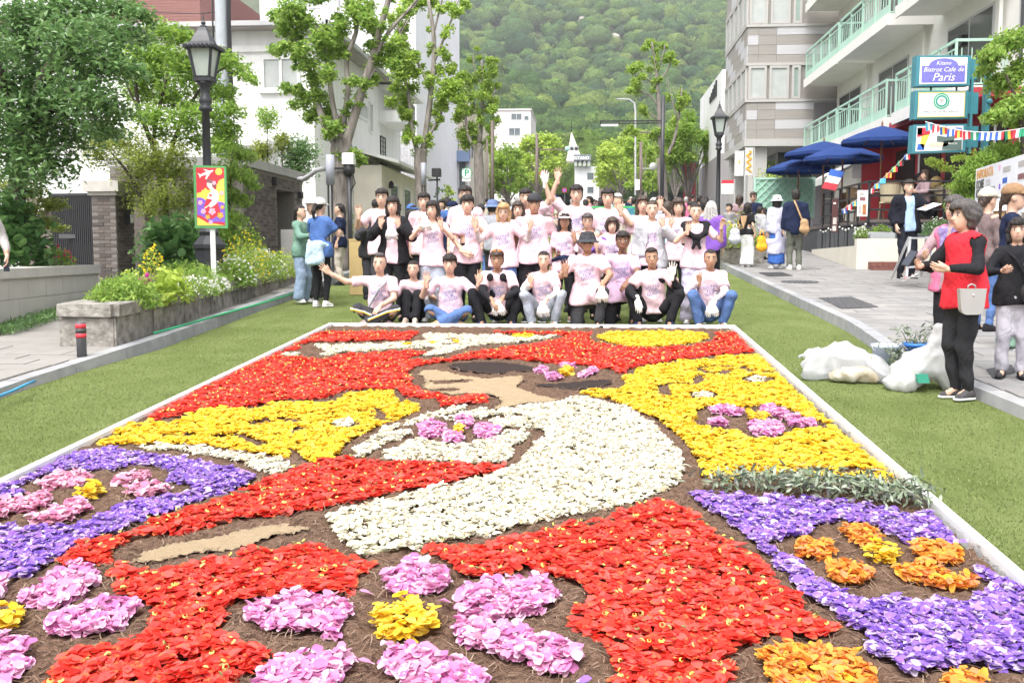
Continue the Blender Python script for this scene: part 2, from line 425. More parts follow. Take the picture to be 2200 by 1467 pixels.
def hair_field(kind):
 long=kind in('long','bob','bob_full')
 f=Field((-.14,-.15,-.34 if kind=='long' else-.2),(.14,.26 if kind in('pony','lowpony')else .16,.19),0.0115)
 if kind=='crop':
  f.ell((0,.017,.046),(.081,.1,.094));f.ell((0,-.025,.1),(.058,.06,.036),k=.03)
 elif kind=='sides':
  f.ell((0,.022,.038),(.081,.098,.08));f.ell((0,.0,.11),(.06,.085,.035),k=.03)
 elif kind in('short','fringe'):
  f.ell((0,.014,.045),(.088,.106,.098));f.ell((0,-.04,.085),(.07,.06,.045),k=.04);f.ell((0,.05,-.02),(.075,.06,.08),k=.03)
 elif kind=='pony':
  f.ell((0,.016,.042),(.081,.1,.092));f.ell((0,.115,.04),(.026,.03,.028),k=.02)
  f.cone((0,.13,.035),(0,.17,-.06),.028,.034,.02);f.cone((0,.17,-.06),(0,.16,-.18),.034,.012,.02)
 elif kind=='lowpony':
  f.ell((0,.016,.042),(.081,.1,.092));f.ell((0,.085,-.02),(.05,.04,.06),k=.03)
  f.cone((0,.11,-.04),(.01,.12,-.19),.03,.016,.02)
 elif kind=='bun':
  f.ell((0,.016,.042),(.082,.1,.092));f.ell((0,.1,.09),(.045,.045,.042),k=.015)
 elif kind=='bob':
  f.ell((0,.014,.045),(.09,.107,.098));f.cone((-.072,.02,0),(-.074,.0,-.105),.038,.026,.03);f.cone((.072,.02,0),(.074,.0,-.105),.038,.026,.03)
  f.cone((0,.06,0),(0,.055,-.1),.07,.062,.03);f.ell((0,-.05,.08),(.07,.055,.05),k=.03)
 elif kind=='bob_full':
  f.ell((0,.014,.045),(.102,.118,.106));f.cone((-.075,.03,0),(-.065,.02,-.07),.05,.032,.04);f.cone((.075,.03,0),(.065,.02,-.07),.05,.032,.04)
  f.cone((0,.07,.02),(0,.05,-.09),.08,.05,.04);f.ell((0,-.055,.085),(.075,.055,.045),k=.04)
 elif kind=='long':
  f.ell((0,.014,.045),(.089,.106,.098));f.cone((-.07,.03,0),(-.085,.0,-.24),.036,.022,.03);f.cone((.07,.03,0),(.085,.0,-.24),.036,.022,.03)
  f.cone((0,.06,0),(0,.07,-.25),.07,.06,.03);f.ell((0,-.05,.08),(.068,.05,.048),k=.03)
 elif kind=='wave': # grey wavy hair over the shoulders
  f.ell((0,.014,.045),(.092,.11,.1));f.cone((-.06,.05,0),(-.09,.06,-.18),.05,.05,.03);f.cone((.06,.05,0),(.09,.06,-.18),.05,.05,.03);f.cone((0,.08,0),(0,.09,-.18),.06,.06,.03)
 sl,X,Y,Z=f.win(f.lo,f.lo+f.n*f.res)
 a=np.arctan2(X,Y+.0)+0*Z
 f.d[sl]+=(.0036*np.sin(21*a+9*np.sin(14*Z+2*a))+.003*np.sin(37*a+30*Z+3*np.sin(20*Z))).astype(np.float32)
 # the face stays free
 top={'crop':.085,'sides':.085,'short':.062,'fringe':.045,'pony':.07,'lowpony':.07,'bun':.078,'bob':.05,'bob_full':.055,'long':.058,'wave':.06}[kind]
 wd=.062 if long else .08
 face=np.maximum(np.maximum(Y+(.012 if not long else .03)-.25*np.maximum(Z,0),np.abs(X)-wd),np.maximum(Z-top-.15*np.abs(X),-Z-.2))
 f.d[sl]=np.maximum(f.d[sl],-face)
 if not long and kind!='wave': # ears and neck stay free
  ear=np.maximum(np.maximum(-(np.abs(X)-.05),np.abs(Y+.005)-.03),np.maximum(Z-.022,-Z-.15))
  f.d[sl]=np.maximum(f.d[sl],-ear)
  f.d[sl]=np.maximum(f.d[sl],np.maximum(-Z-.075,np.where(Y>.105,-1,-Z-.075))if kind not in('pony','lowpony')else np.where(Y>.1,-1,-Z-.06))
 return f
def hat_field(kind):
 f=Field((-.19,-.24,-.06),(.19,.2,.19),0.0125)
 if kind=='cap':
  f.ell((0,.012,.062),(.096,.114,.098));f.cut((0,0,.045),(0,0,-1))
  g=Field((-.19,-.24,-.06),(.19,.2,.19),0.0125)
  g.ell((0,-.08,.05),(.088,.125,.016));g.cut((0,-.07,0),(0,1,-.0));
  f.d=np.minimum(f.d,g.d)
 else:
  f.cone((0,.01,.06),(0,.01,.12),.1,.082,.01,(0,1,0),.92);f.cut((0,0,.135),(0,0,1))
  f.cone((0,.01,.04),(0,.01,.012),.105,.155,.012,(0,1,0),.95)
  f.cut((0,0,.005),(0,0,-1));f.cone((0,.01,-.02),(0,.01,.02),.14,.09,.01,(0,1,0),.95,sub=True)
 return f
HAIR={}
def hair_mesh(kind,m):
 if kind not in HAIR:HAIR[kind]=hair_field(kind).nets()
 v,F=HAIR[kind];key=('hm',kind,m.name)
 if key not in HAIR:HAIR[key]=mesh_np('hair',v,F,smooth=True,mats=[m])
 return HAIR[key]
def hat_mesh(kind,m):
 key=('hat',kind,m.name)
 if key not in HAIR:
  v,F=hat_field(kind).nets();HAIR[key]=mesh_np(kind,v,F,smooth=True,mats=[m])
 return HAIR[key]
def shoe_field():
 f=Field((-.07,-.23,-.09),(.07,.1,.08),0.011)
 f.cone((0,.03,-.035),(0,-.13,-.052),.043,.034,.03);f.cone((0,.02,-.03),(0,.02,.03),.044,.04,.02)
 f.cone((0,-.06,-.03),(0,-.02,0),.035,.036,.03)
 f.cut((0,0,-.078),(0,0,-1));f.cut((0,0,.035),(0,0,1))
 return f
def sole_field():
 f=Field((-.07,-.23,-.09),(.07,.1,.0),0.011)
 f.cone((0,.03,-.07),(0,-.135,-.07),.05,.046,.03);f.cut((0,0,-.082),(0,0,-1));f.cut((0,0,-.058),(0,0,1))
 return f
_SH,_SO=shoe_field().nets(),sole_field().nets()
def shoe_meshes(mu,ms):
 key=('shoe',mu.name,ms.name)
 if key not in HAIR:HAIR[key]=(mesh_np('shoe',*_SH,smooth=True,mats=[mu]),mesh_np('sole',*_SO,smooth=True,mats=[ms]))
 return HAIR[key]
SKIN={'a':mat('skin_light',(0.57,0.365,0.27),0.55,0.05,12,spec=0.35),'b':mat('skin_tan',(0.37,0.21,0.135),0.55,0.05,12,spec=0.35),'c':mat('skin_brown',(0.21,0.108,0.066),0.55,0.05,12,spec=0.35)}
HM={'black':mat('hair_black',(0.020,0.016,0.015),0.55,0.3,40,0.8,90,spec=0.4,stretch=(1,1,.2)),'brown':mat('hair_brown',(0.045,0.026,0.018),0.45,0.2,40,0.5,90,spec=0.5,stretch=(1,1,.2)),'blond':mat('hair_blond',(0.42,0.27,0.13),0.5,0.25,40,0.5,90,stretch=(1,1,.2)),'grey':mat('hair_grey',(0.40,0.38,0.37),0.5,0.35,40,0.5,90,stretch=(1,1,.2)),'darkgrey':mat('hair_salt',(0.07,0.062,0.06),0.5,0.4,40,0.5,90,stretch=(1,1,.2))}
EYE=mat('eye_dark',(0.02,0.014,0.012),0.25,0);LIP=mat('lip',(0.42,0.15,0.13),0.5,0)
def _ellmesh(name,r,m):
 b=MB();b.sphere((0,0,0),r,8,6);return b.mesh(name,m,True)
EYEW=mat('eye_white',(0.72,0.70,0.68),0.3,0)
ME_EYE=_ellmesh('eye',(.016,.006,.0066),EYEW);ME_IRIS=_ellmesh('iris',(.0085,.004,.0068),EYE)
ME_MOUTH=_ellmesh('mouth',(.023,.006,.0055),LIP)
ME_BROW={k:_ellmesh('eyebrow',(.021,.007,.0048),m)for k,m in HM.items()}
GLOVE=mat('glove_white',(0.72,0.71,0.68),0.9,0.05,60,0.3,300)
PINK=cloth((0.76,0.555,0.615),'tee_pink');PRINT=mat('print_blue',(0.18,0.22,0.42),0.7,0);PRINTL=mat('print_line',(0.42,0.33,0.40),0.7,0)
_pr={}
def tee_print():
 """GIVING FOR GOOD inside a scalloped ring, as flat shapes in metres"""
 if _pr:return _pr['v'],_pr['f'],_pr['k']
 V,Fc,K=[],[],[]
 for i,w in enumerate(('GIVING','FOR','GOOD')):
  me=text_mesh(w,0.072,spacing=1.04,bold=.0012);v,f=mesh_arrays(me);n=len(V)
  a=0.22
  for x,y,_ in v:
   y+=0.056*(1-i);V.append((x*cos(a)-y*sin(a),x*sin(a)+y*cos(a)))
  Fc+=[[q+n for q in p]for p in f];K+=[0]*len(f);bpy.data.meshes.remove(me)
 n=len(V);N=48
 for j in range(N):
  t=2*pi*j/N;r=.148+.004*abs(sin(6*t))
  V+=[(r*cos(t),r*sin(t)),((r+.0045)*cos(t),(r+.0045)*sin(t))]
 for j in range(N):
  a,b=n+2*j,n+2*((j+1)%N);Fc.append([a,a+1,b+1,b]);K.append(1)
 _pr.update(v=V,f=Fc,k=K);return V,Fc,K
def rotz(a):return np.array([[cos(a),-sin(a),0],[sin(a),cos(a),0],[0,0,1.0]])
ARM={ # wrist offset from the shoulder (metres for a 1.7 m person, x counted outwards), elbow hint, fingers, palm normal, hand kind
'down':((.07,-.03,-.50),(.3,1,0),(0,-.1,-1),(-1,0,0),'relax'),'downf':((.05,-.12,-.47),(.3,1,0),(0,-.3,-1),(-1,0,0),'relax'),'wave':((.10,-.23,-.02),(.8,.1,-1),(.05,-.1,1),(0,-1,-.1),'open'),'wavein':((-.02,-.25,-.04),(.9,.1,-1),(-.1,-.1,1),(0,-1,-.1),'open'),'waveout':((.24,-.20,.0),(.5,.3,-1),(.25,-.1,1),(0,-1,-.1),'open'),'wavelow':((.10,-.26,-.16),(.8,.2,-1),(.1,-.15,1),(0,-1,-.1),'open'),'high':((.10,-.08,.44),(1,-.2,.1),(.05,0,1),(0,-1,0),'open'),'reach':((.46,-.12,.10),(.1,.2,-1),(.75,-.1,.65),(0,-1,0),'open'),'clasp':((-.13,-.20,-.42),(1,.3,0),(-.9,-.1,-.45),(0,1,0),'relax'),'knee':((.02,-.36,-.30),(1,.2,-.2),(-.1,-.5,-.8),(0,.4,-1),'relax'),'kneein':((-.12,-.34,-.32),(1,.2,-.2),(-.5,-.4,-.7),(0,.4,-1),'relax'),'hold':((-.03,-.33,-.20),(.8,.5,-.6),(-.35,-.9,.15),(-.7,0,.3),'relax'),'chest':((-.10,-.24,-.14),(.9,.2,-.6),(-.3,-.3,1),(0,-1,0),'wave'),'bag':((.10,.02,-.49),(.3,1,0),(0,-.1,-1),(-1,0,0),'fist'),'phone':((-.02,-.34,.0),(.8,.3,-1),(-.1,-.5,1),(0,1,0),'relax'),'pocket':((.06,-.05,-.44),(1,.5,0),(0,-.1,-1),(-1,0,0),'relax'),}
LEGS={ # pelvis height / y, ankles (x outwards, y, z), knee hints, foot yaw (outwards)
'stand':(.93,.0,((.10,0,.08),(.10,0,.08)),((0,-1,0),(0,-1,0)),(.2,.2)),'narrow':(.93,.0,((.07,0,.08),(.07,.02,.08)),((0,-1,0),(0,-1,0)),(.15,.15)),'walk':(.91,.0,((.07,-.17,.08),(.07,.22,.10)),((0,-1,0),(0,-1,0)),(.05,.05)),'squat':(.27,.17,((.15,-.06,.08),(.15,-.06,.08)),((.55,-1,.8),(.55,-1,.8)),(.35,.35)),'squatwide':(.25,.17,((.20,-.06,.08),(.20,-.06,.08)),((.9,-1,.8),(.9,-1,.8)),(.5,.5)),'cross':(.14,.12,((-.14,-.20,.06),(-.10,-.30,.07)),((1,-.15,.5),(1,-.15,.5)),(1.2,1.2)),'kneesup':(.14,.22,((.07,-.20,.08),(.07,-.20,.08)),((0,-.3,1),(0,-.3,1)),(.1,.1)),'kneel':(.44,.12,((.08,.40,.06),(.15,-.24,.08)),((.2,-1,-.4),(.35,-1,.6)),(.0,.25)),'kneel2':(.46,.12,((.15,-.24,.08),(.08,.40,.06)),((.35,-1,.6),(.2,-1,-.4)),(.25,.0)),'sit':(.50,.20,((.10,-.25,.08),(.10,-.25,.08)),((.1,-1,.6),(.1,-1,.6)),(.1,.1)),}
PEOPLE=[]
HS=1.06;CR_=1.3
def person(label,loc,H=1.7,face=0.0,legs='stand',arms=('down','down'),lean=(0,0),head=(0,0,0),fem=False,wide=1.0,skin='a',hair='short',hc='black',hat=None,top=('tee',PINK),under=None,pants=('straight',None),shoes=None,gloves='',tee_print_on=False,res=0.018,group=None,extra=None,eyes=True,dz=0.0,glasses=None,seed=None):
 if res==.018 and loc[1]>14.4:res=.022 if loc[1]<19 else .028
 seed=seed if seed is not None else len(PEOPLE)*13+5
 rr=np.random.default_rng(seed);s=H/1.70
 root=thing('person',label,'person',loc,face,group)
 pz,py,ank,kh,fy=LEGS[legs]
 sw=(.150 if fem else .168)*wide**.5;hw=.088*wide**.3
 pel=np.array([0,py,pz])
 td=np.array([lean[0],-lean[1],1.0]);td/=np.linalg.norm(td)
 rt=np.array([1.0,0,-lean[0]]);rt/=np.linalg.norm(rt);fw=np.cross(td,rt) # fw points backwards (+y)
 nk=pel+td*.515;ch=pel+td*.36;ws=pel+td*.17
 shs=[nk-td*.065+rt*sx*sw for sx in(-1,1)]
 hd_dir=td*.5+np.array([0,0,.5]);hd_dir/=np.linalg.norm(hd_dir)
 hc_=nk+hd_dir*.155+np.array([0,-.018,0])
 hm=np.array(Euler((head[1],head[2],head[0]),'XYZ').to_matrix())
 J=dict(pel=pel,nk=nk,ch=ch,ws=ws)
 A=[]
 for i,sx in enumerate((-1,1)):
  spec=arms[i]
  if isinstance(spec,str):spec=(spec,)
  base=ARM[spec[0]];off=spec[1]if len(spec)>1 else base[0];kind=spec[2]if len(spec)>2 else base[4]
  mir=np.array([sx,1,1]);o=np.array(off)*mir
  jit=rr.normal(0,.012,3)
  wr=shs[i]+rt*o[0]+np.array([0,o[1],o[2]])+jit
  el,wr=ik(shs[i],wr,.275,.245,np.array(base[1])*mir)
  F,N=np.array(base[2],float)*mir,np.array(base[3],float)*mir
  A.append((shs[i],el,wr,F,N,kind))
 Lg=[]
 for i,sx in enumerate((-1,1)):
  mir=np.array([sx,1,1]);hip=pel+rt*sx*hw-td*.04
  an=np.array(ank[i])*mir;kn,an=ik(hip,an,.42,.40,np.array(kh[i])*mir);Lg.append((hip,kn,an))
 pts=[hc_+np.array([0,0,.14]),hc_+np.array([.12,.13,0]),hc_-np.array([.12,.13,0])]+[q for a in A for q in a[:3]]+[q for l in Lg for q in l]+[pel,ch]
 lo,hi=np.min(pts,0)*s-.16,np.max(pts,0)*s+.14
 lo[2]=min(lo[2],-.02)
 S=lambda p:np.array(p)*s
 w=wide
 # body
 f=Field(lo,hi,res)
 f.cone(S(pel),S(ws),.115*s*w,.10*s*w,.03,fw,1.3);f.cone(S(ws),S(ch),.10*s*w,.122*s*w**.7,.03,fw,1.4)
 f.cone(S(shs[0]),S(shs[1]),.055*s,.055*s,.03);f.cone(S(ch),S(nk-td*.05),.12*s,.07*s,.04,fw,1.2)
 f.cone(S(nk-td*.05),S(hc_+np.array([0,.02,-.05])),.054*s*w**.4,.047*s*w**.4,.025)
 head_prims(f,S(hc_),hm,s*HS,fem)
 aw=(.85 if fem else 1.0)*w**.5
 for sh,el,wr,F_,N_,kd in A:
  f.cone(S(sh),S(el),.05*s*aw,.04*s*aw,.02);f.cone(S(el),S(wr),.041*s*aw,.027*s*aw,.012)
 for hip,kn,an in Lg:
  f.cone(S(hip),S(kn),.068*s*w**.6,.046*s*w**.4,.03);f.cone(S(kn),S(an),.047*s*w**.4,.034*s,.015)
  f.cone(S(an),S(an+np.array([0,-.08,-.03])),.034*s,.03*s,.02)
 v,F=f.nets();n=len(v);VV,FF=[v],[F]
 gl=[]
 for i,sx in enumerate((-1,1)):
  sh,el,wr,F_,N_,kd=A[i];M=frame(F_,N_,sx)
  hv,hf=HANDS[kd];hv=hv*s*(.93 if fem else 1.04)
  if sx>0 and False:hv=hv
  q=hv@M.T+S(wr)
  fl=hf if np.linalg.det(M)>0 else hf[:,::-1]
  if(i==0 and 'a' in gloves)or(i==1 and 'b' in gloves):
   qc=q.mean(0);gl.append((q+(q-qc)*.1,fl))
  else:VV.append(q);FF.append(fl+n);n+=len(q)
 body=link('body',mesh_np('body',np.concatenate(VV),np.concatenate(FF),smooth=True,mats=[SKIN[skin]]),root)
 for q,fl in gl:link('glove',mesh_np('glove',q,fl,smooth=True,mats=[GLOVE]),root)
 # head things
 mh=Matrix.Translation(S(hc_))@Matrix(hm.tolist()).to_4x4()@Matrix.Scale(s*HS,4)
 if eyes:
  for sx in(-1,1):
   e=link('eye',ME_EYE,root,mtx=mh@Matrix.Translation((sx*.032,-.081,.012)))
   link('iris',ME_IRIS,e,mtx=Matrix.Translation((0,-.0034,0)))
   link('eyebrow',ME_BROW[hc],root,mtx=mh@Matrix.Translation((sx*.034,-.086,.034))@Matrix.Rotation(sx*.12,4,'Y'))
  link('mouth',ME_MOUTH,root,mtx=mh@Matrix.Translation((0,-.097,-.052)))
 if hair:link('hair',hair_mesh(hair,HM[hc]),root,mtx=mh)
 if hat:link(hat[0],hat_mesh('cap' if hat[0]=='cap' else 'bucket',hat[1]),root,mtx=mh@(Matrix.Rotation(pi,4,'Z')if len(hat)>2 else Matrix.Identity(4)))
 if glasses:
  b=MB()
  for sx in(-1,1):
   b.tube([(sx*.034+.022*cos(t),-.101,.012+.018*sin(t))for t in np.linspace(0,2*pi,13)],.0022,5)
   b.tube([(sx*.056,-.1,.016),(sx*.078,-.05,.016),(sx*.08,.01,.012)],.002,5)
   if glasses=='sun':b.prism([(sx*.034+.022*cos(t),-.1+.002*sin(t))for t in np.linspace(0,2*pi,9)[:-1]],-.005,.028)
  b.tube([(-.012,-.104,.014),(.012,-.104,.014)],.002,5)
  b.build('glasses',mat('glasses_black',(.012,.012,.014),.3,0),root,mtx=mh)
  # shoes
 if shoes:
  mu,ms=shoes;a_,b_=shoe_meshes(mu,ms)
  for i,sx in enumerate((-1,1)):
   hip,kn,an=Lg[i];rot=rotz(-sx*-fy[i])
   mrot=Matrix.Rotation(sx*fy[i],4,'Z')
   if legs=='cross':mrot=Matrix.Rotation(-sx*1.2,4,'Z')@Matrix.Rotation(sx*.5,4,'Y')
   if legs.startswith('kneel')and an[1]>.2:mrot=Matrix.Rotation(pi/2*.75,4,'X')
   o=link('shoe',a_,root,mtx=Matrix.Translation(S(an))@mrot@Matrix.Scale(s*(.9 if fem else 1.02),4));link('sole',b_,o)
   # trousers / skirt
 kind,pm=pants
 if pm is not None:
  f=Field(lo,hi,res*CR_)
  hp=.142*s*w
  f.cone(S(pel+td*.06),S(pel-td*.05),hp*.93,hp,.03,fw,1.22)
  if kind in('skirt','longskirt'):
   zb=.12 if kind=='longskirt' else .5
   f.cone(S(pel),S((pel[0],pel[1],zb)),hp*1.05,hp*(1.45 if kind=='longskirt' else 1.2),.03,(0,1,0),1.25)
   f.cut(S((0,0,zb)),(0,0,-1));f.folds(.009*s,seed+3,40,4)
  else:
   r={'straight':(.094,.074,.066,.062),'slim':(.088,.064,.056,.046),'wide':(.102,.098,.098,.105),'shorts':(.1,.09,.09,.09),'tight':(.084,.059,.058,.040)}[kind]
   for(hip,kn,an)in Lg:
    ww=w**.6
    f.cone(S(hip),S(kn),r[0]*s*ww,r[1]*s*ww,.03)
    u=an-kn;u=u/np.linalg.norm(u)
    end=kn+(an-kn)*(1.0 if kind!='shorts' else-.0)+u*(.035 if kind in('wide',)else .01)
    if kind!='shorts':f.cone(S(kn),S(end),r[2]*s*ww,r[3]*s*ww,.02)
   if kind!='shorts':
    for(hip,kn,an)in Lg:
     u=an-kn;u=u/np.linalg.norm(u);f.cut(S(an+u*(.03 if kind=='wide' else .0)),u,S(an),.13*s)
   f.folds((.0065 if kind!='tight' else .002)*s,seed+3,16,34)
  v,F=f.nets();link('skirt' if 'skirt' in kind else 'trousers',mesh_np('trousers',v,F,smooth=True,mats=[pm]),root)
  # tops: list of (kind, material) from the inside out
 hem0=.055 if legs in('cross','kneesup','squat','squatwide','sit')else .13
 tops=[]
 if under:tops.append(under)
 tops.append(top)
 for ti,tp in enumerate(tops):
  kind,tm=tp[0],tp[1];inf=.0 if(ti==0 and under)else(.012 if under else .0)
  if kind in('vest','jacket','hoodie'):inf+=.010
  if res>.02:inf+=.012
  if kind=='none':continue
  hem=hem0+{'tee':0,'long':0,'sleeves':0,'jacket':.0,'vest':-.01,'dress':.45,'hoodie':.03,'crop':-.07}.get(kind,0)
  if ti==0 and under and kind in('sleeves','long'):hem-=.03
  sleeve={'tee':.72,'vest':0,'crop':.72}.get(kind,2.0)
  f=Field(lo,hi,res*CR_)
  loose={'tee':1.06,'sleeves':.95,'long':1.02,'jacket':1.12,'vest':1.03,'dress':1.05,'hoodie':1.14,'crop':1.05}[kind]
  if fem:loose*=.97
  r1,r2,r3=.145*s*w**.7*loose+inf,.142*s*w*loose+inf,(.155 if kind in('dress','crop')else .176)*s*w**.8*loose+inf
  f.cone(S(nk-td*.12),S(ws),r1,r2,.03,fw,1.32);f.cone(S(ws),S(pel-td*(hem+.12)),r2,r3 if kind!='dress' else r3*1.5,.04,fw,1.36)
  if hem0>.1:
   for hip,kn,an in Lg:f.cone(S(hip+td*.06),S(hip+(kn-hip)*.55),(.118 if kind not in('dress','vest')else .13 if kind=='dress' else .100)*s*w**.6+inf,(.17 if kind=='dress' else .105 if kind=='vest' else .126)*s*w**.6+inf,.05,fw,1.05)
  f.cone(S(shs[0]+td*-.005),S(shs[1]+td*-.005),.058*s+inf,.058*s+inf,.035)
  f.cone(S(nk-td*.07),S(nk-td*.02),.1*s,.058*s,.03)
  ends=[]
  if sleeve:
   for sh,el,wr,*_ in A:
    k1=1.12 if kind in('jacket','hoodie')else 1.0
    if sleeve<1:
     e=sh+(el-sh)*sleeve;f.cone(S(sh),S(e+(el-sh)*.15),.061*s*aw+inf,.072*s*aw+inf,.03);ends.append((e,el-sh))
    else:
     f.cone(S(sh),S(el),.064*s*aw*k1+inf,.056*s*aw*k1+inf,.03);f.cone(S(el),S(wr),.054*s*aw*k1+inf,.042*s*aw*k1+inf,.012);ends.append((wr-(wr-el)*.04,wr-el))
  for e,u in ends:f.cut(S(e),u,S(e),.12*s)
  if kind!='sleeves':f.folds((.0075 if kind!='dress' else .008)*s,seed+7+ti)
  hp_=pel-td*hem
  sl,X,Y,Z=f.win(f.lo,f.lo+f.n*f.res)
  c=S(hp_);dd=(X-c[0])*-td[0]+(Y-c[1])*-td[1]+(Z-c[2])*-td[2]+.008*np.sin(18*X+seed)
  armfree=np.full(f.d.shape,False)
  for sh,el,wr,*_ in A: # the hem never trims the sleeves
   for a,b in((sh,el),(el,wr)):
    a,b=S(a),S(b);ab=b-a
    t=np.clip(((X-a[0])*ab[0]+(Y-a[1])*ab[1]+(Z-a[2])*ab[2])/(ab@ab),0,1)
    armfree|=((X-a[0]-t*ab[0])**2+(Y-a[1]-t*ab[1])**2+(Z-a[2]-t*ab[2])**2)<(.062*s)**2 if sleeve>1 else False
  f.d[sl]=np.where(armfree,f.d[sl],np.maximum(f.d[sl],dd))
  f.cone(S(nk-td*.03),S(nk+td*.06),.06*s,.075*s,.01,sub=True)if kind not in('jacket','hoodie','vest')else f.cone(S(nk-td*.02),S(nk+td*.06),.066*s,.085*s,.01,sub=True)
  if kind in('jacket','hoodie','vest')and not(len(tp)>2 and tp[2]=='closed'): # open front
   c=S(nk);fx=rt;gap=tp[2]if len(tp)>2 else .055
   ux=(X-c[0])*fx[0]+(Y-c[1])*fx[1]+(Z-c[2])*fx[2];uy=(X-c[0])*fw[0]+(Y-c[1])*fw[1]+(Z-c[2])*fw[2]
   uz=(X-c[0])*td[0]+(Y-c[1])*td[1]+(Z-c[2])*td[2]
   g=np.maximum(np.abs(ux)-(gap+.012*np.sin(9*uz))*s,uy+.03)
   f.d[sl]=np.where(armfree,f.d[sl],np.maximum(f.d[sl],-g))
  if kind=='vest': # arm holes
   for sh in shs:f.cone(S(sh+rt*0),S(sh+rt*np.sign((sh-nk)@rt)*.1-td*.06),.07*s,.085*s,.01,sub=True)
  if kind=='hoodie':
   hk=S(nk+fw*.07-td*.02);f.ell(hk,(.11*s,.06*s,.08*s),None,.02)
  v,F=f.nets()
  nm={'tee':'tee_shirt','sleeves':'undershirt','long':'long_sleeve_shirt','jacket':'jacket','vest':'vest','dress':'dress','hoodie':'hooded_jacket','crop':'top'}[kind]
  so=link(nm,mesh_np(nm,v,F,smooth=True,mats=[tm]),root)
  if tee_print_on and kind in('tee','long')and(ti==len(tops)-1 or tm is PINK):
   tree=BVHTree.FromPolygons([tuple(p)for p in v],[tuple(int(x)for x in q)for q in F])
   pv,pf,pk=tee_print();cen=nk-td*.235;out=[]
   for x,y in pv:
    o=S(cen+rt*x*.82+td*y*.82)-fw*.45
    hit=tree.ray_cast(Vector(o),Vector(fw),.6)
    q=np.array(hit[0])if hit[0]is not None else S(cen+rt*x+td*y)-fw*.16
    out.append(q-fw*.0035)
   by={}
   for p,k in zip(pf,pk):by.setdefault(len(p),[]).append((p,k))
   link('shirt_print',mesh_np('shirt_print',np.array(out),[np.array([p for p,k in g])for g in by.values()],mats=[PRINT,PRINTL],mi=[k for g in by.values()for p,k in g]),so)
 J.update(hc=hc_,A=A,L=Lg,s=s,td=td,rt=rt,fw=fw,mh=mh,shs=shs,S=S)
 PEOPLE.append((root,J))
 if extra:extra(root,J)
 return root,J
 # ------------------------------------------------------------------ ground, turf, kerbs, pavements
def cum(pts):
 d=[0]
 for a,b in zip(pts,pts[1:]):d.append(d[-1]+(Vector(b)-Vector(a)).length)
 return d
def at_len(pts,d,q):
 for i in range(len(pts)-1):
  if q<=d[i+1]or i==len(pts)-2:
   t=(q-d[i])/max(1e-6,d[i+1]-d[i]);return Vector(pts[i]).lerp(Vector(pts[i+1]),t)
KL=[G(x,y).xy for x,y in((-150,912),(0,857),(80,828),(170,800),(345,750),(560,668),(640,640),(780,588))]
KR=[G(x,y).xy for x,y in((2420,1010),(2200,902),(2000,816),(1875,750),(1825,715),(1700,652),(1560,583))]
KL=[(KL[0].x,-8)]+[tuple(p)for p in KL]+[(-5.75,60),(-6.2,140)]
KR=[(KR[0].x+.1,-8)]+[tuple(p)for p in KR]+[(3.3,60),(3.9,140)]
grass_m=mat('turf_green',(0.122,0.160,0.046),0.95,0.0,2.2,0.9,200,spec=0.1,var2=(0.182,0.222,0.078),detail=15,stretch=(1,.7,1))
asphalt=mat('asphalt',(0.16,0.16,0.165),0.9,0.15,30,0.3,200)
b=MB();b.quad((-500,-60,gz(-60,-.06)),(500,-60,gz(-60,-.06)),(500,260,gz(260,-.06)),(-500,260,gz(260,-.06)))
tag(b.build('ground',mat('bare_ground',(0.24,0.235,0.22),0.95,0.15,1.5,0.2,40)),kind='structure')
def strip(name,L,R,dz,m,kind='structure'):
 ys=sorted(set([p[1]for p in L]+[p[1]for p in R]));f=lambda K,y:float(np.interp(y,[p[1]for p in K],[p[0]for p in K]))
 b=MB()
 for y0,y1 in zip(ys,ys[1:]):
  b.quad((f(L,y0),y0,gz(y0,dz)),(f(R,y0),y0,gz(y0,dz)),(f(R,y1),y1,gz(y1,dz)),(f(L,y1),y1,gz(y1,dz)))
 return tag(b.build(name,m),kind=kind)
cut_=lambda K,a,c:[(float(np.interp(a,[p[1]for p in K],[p[0]for p in K])),a)]+[p for p in K if a<p[1]<c]+[(float(np.interp(c,[p[1]for p in K],[p[0]for p in K])),c)]
strip('turf',cut_(KL,-8,46),cut_(KR,-8,46),0.0,grass_m)
strip('road',cut_(KL,46,140),cut_(KR,46,140),-0.01,asphalt)
